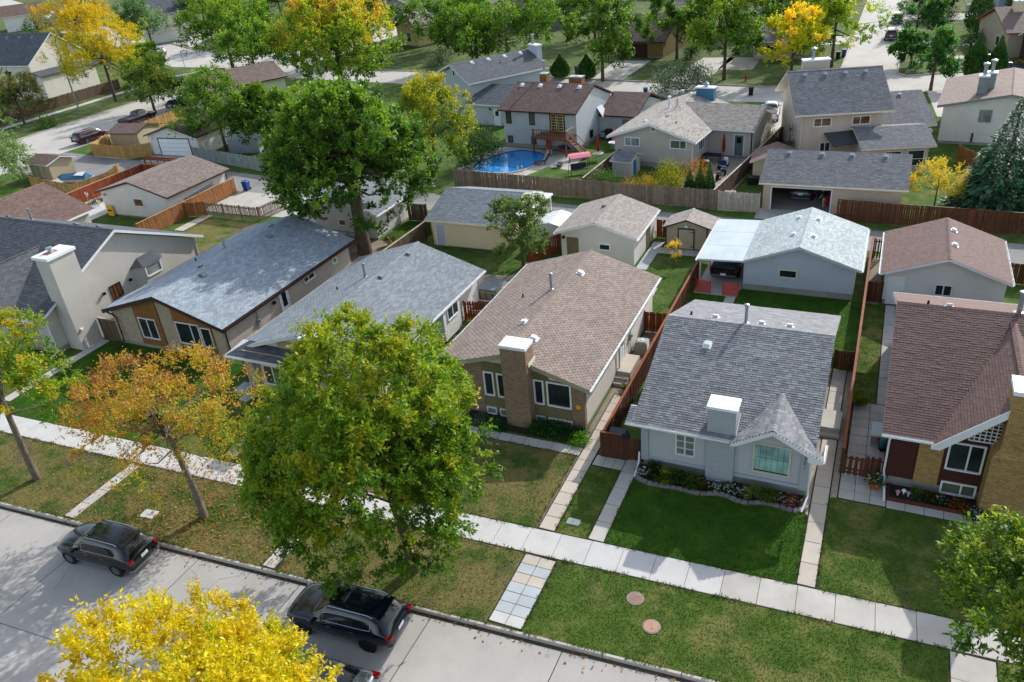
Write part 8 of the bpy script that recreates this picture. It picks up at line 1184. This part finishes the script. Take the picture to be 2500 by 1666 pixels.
b = simple('tan sided house with cinnamon trim and boxed flue at the right edge', 13.5, 131, 14, 12, 12, 3.4, 5.8, 'x', 'siding_tan', 'sh_brownfar', 'rust_trim', wins=(('L', None, 3, 4.4, 1, 2.4), ('F', None, 2, 4, 1, 2.4)), chim=(1.6, 2.9, 4.5, 5.6, 6.6, 'siding_cream')); b.part('porch_roof', MB().ext([(1.5, -3, 2.6), (9, -3, 2.6), (9, .2, 3.4), (1.5, .2, 3.4)], (0, 0, .2)), 'rust_trim'); b.part('porch_wall', MB().box(2, 8.6, -2.6, -.02, 0, 2.7), 'stucco_white')
b = simple('dark red house corner with white flue at the right edge', 17.6, 121.5, 16, 9, 9, 3.2, 5.2, 'x', 'red_plastic' if 0 else 'siding_brown', 'sh_dark', 'white_trim', wins=(('L', None, 1.5, 2.6, 1, 2.4),), chim=(.3, 1.6, 2.6, 3.8, 6.4, 'siding_brown'))
simple('pale blue house behind the tall cedars at top right', 14, 160, 10, 14, 11, 4.2, 6.4, 'x', 'stucco_blue', 'sh_g5', wins=(('F', None, 2, 4, 1.4, 2.8), ('F', None, 8, 10, 1.4, 2.8)))
simple('white gabled garage with brown roof by the grey green tree', -176, 158, -40, 9, 10, 3.0, 5.4, 'y', 'stucco_white', 'sh_tan', gd=('F', 0, 2, 7, 2.4, 'metal_white', 'white_trim'))
simple('white house with small attic window at top left', -205, 186, -25, 13, 11, 3.6, 7, 'y', 'stucco_white', 'sh_dark', wins=(('F', None, 5.8, 6.8, 4.2, 5.4), ('F', None, 2, 4, 1.2, 2.6)))
simple('dark roofed white trimmed house at the top left corner', -268, 186, -35, 14, 12, 4.6, 7.4, 'y', 'stucco_white', 'sh_h0', wins=(('F', None, 3, 5, 1.4, 3), ('F', None, 8, 10, 1.4, 3))); simple('brick garage front with tan roof behind the corner gold tree', -236, 178, -30, 12, 11, 3.4, 7.4, 'x', 'brick_brown', 'sh_tan', gd=('F', 0, 4, 9, 2.5, 'siding_tan', 'white_trim'))
simple('grey roofed house with row of windows right of the broad green tree', -128, 178, -20, 13, 10, 3.4, 6.0, 'x', 'siding_grey', 'sh_dark', wins=(('F', None, 3, 6.5, 1.2, 2.6), ('F', None, 8, 10, 1.2, 2.6)))
for i, (lb, x, y, rot, rf) in enumerate((('brown roof just under the top edge left of centre', -112, 205, -12, 'sh_brownfar'), ('grey roof at the top edge above the yellow house', -88, 200, 6, 'sh_dark'), ('tan roof at the top edge above the brown garage', -60, 205, -5, 'sh_tan'), ('brown roof at the top edge near the far street', -28, 190, 3, 'sh_brownfar'), ('grey roof at the top right edge beyond the white pickup', 20, 205, 8, 'sh_dark'), ('tan roof at the top edge left of the corner elm', -160, 215, -20, 'sh_tan'))): simple(lb, x, y, rot, 13, 10, 3.2, 5.6, 'x', 'stucco_beige', rf, wins=(('F', None, 2, 4, 1, 2.4), ('F', None, 8, 10, 1, 2.4)))
print('objects', len(bpy.data.objects))
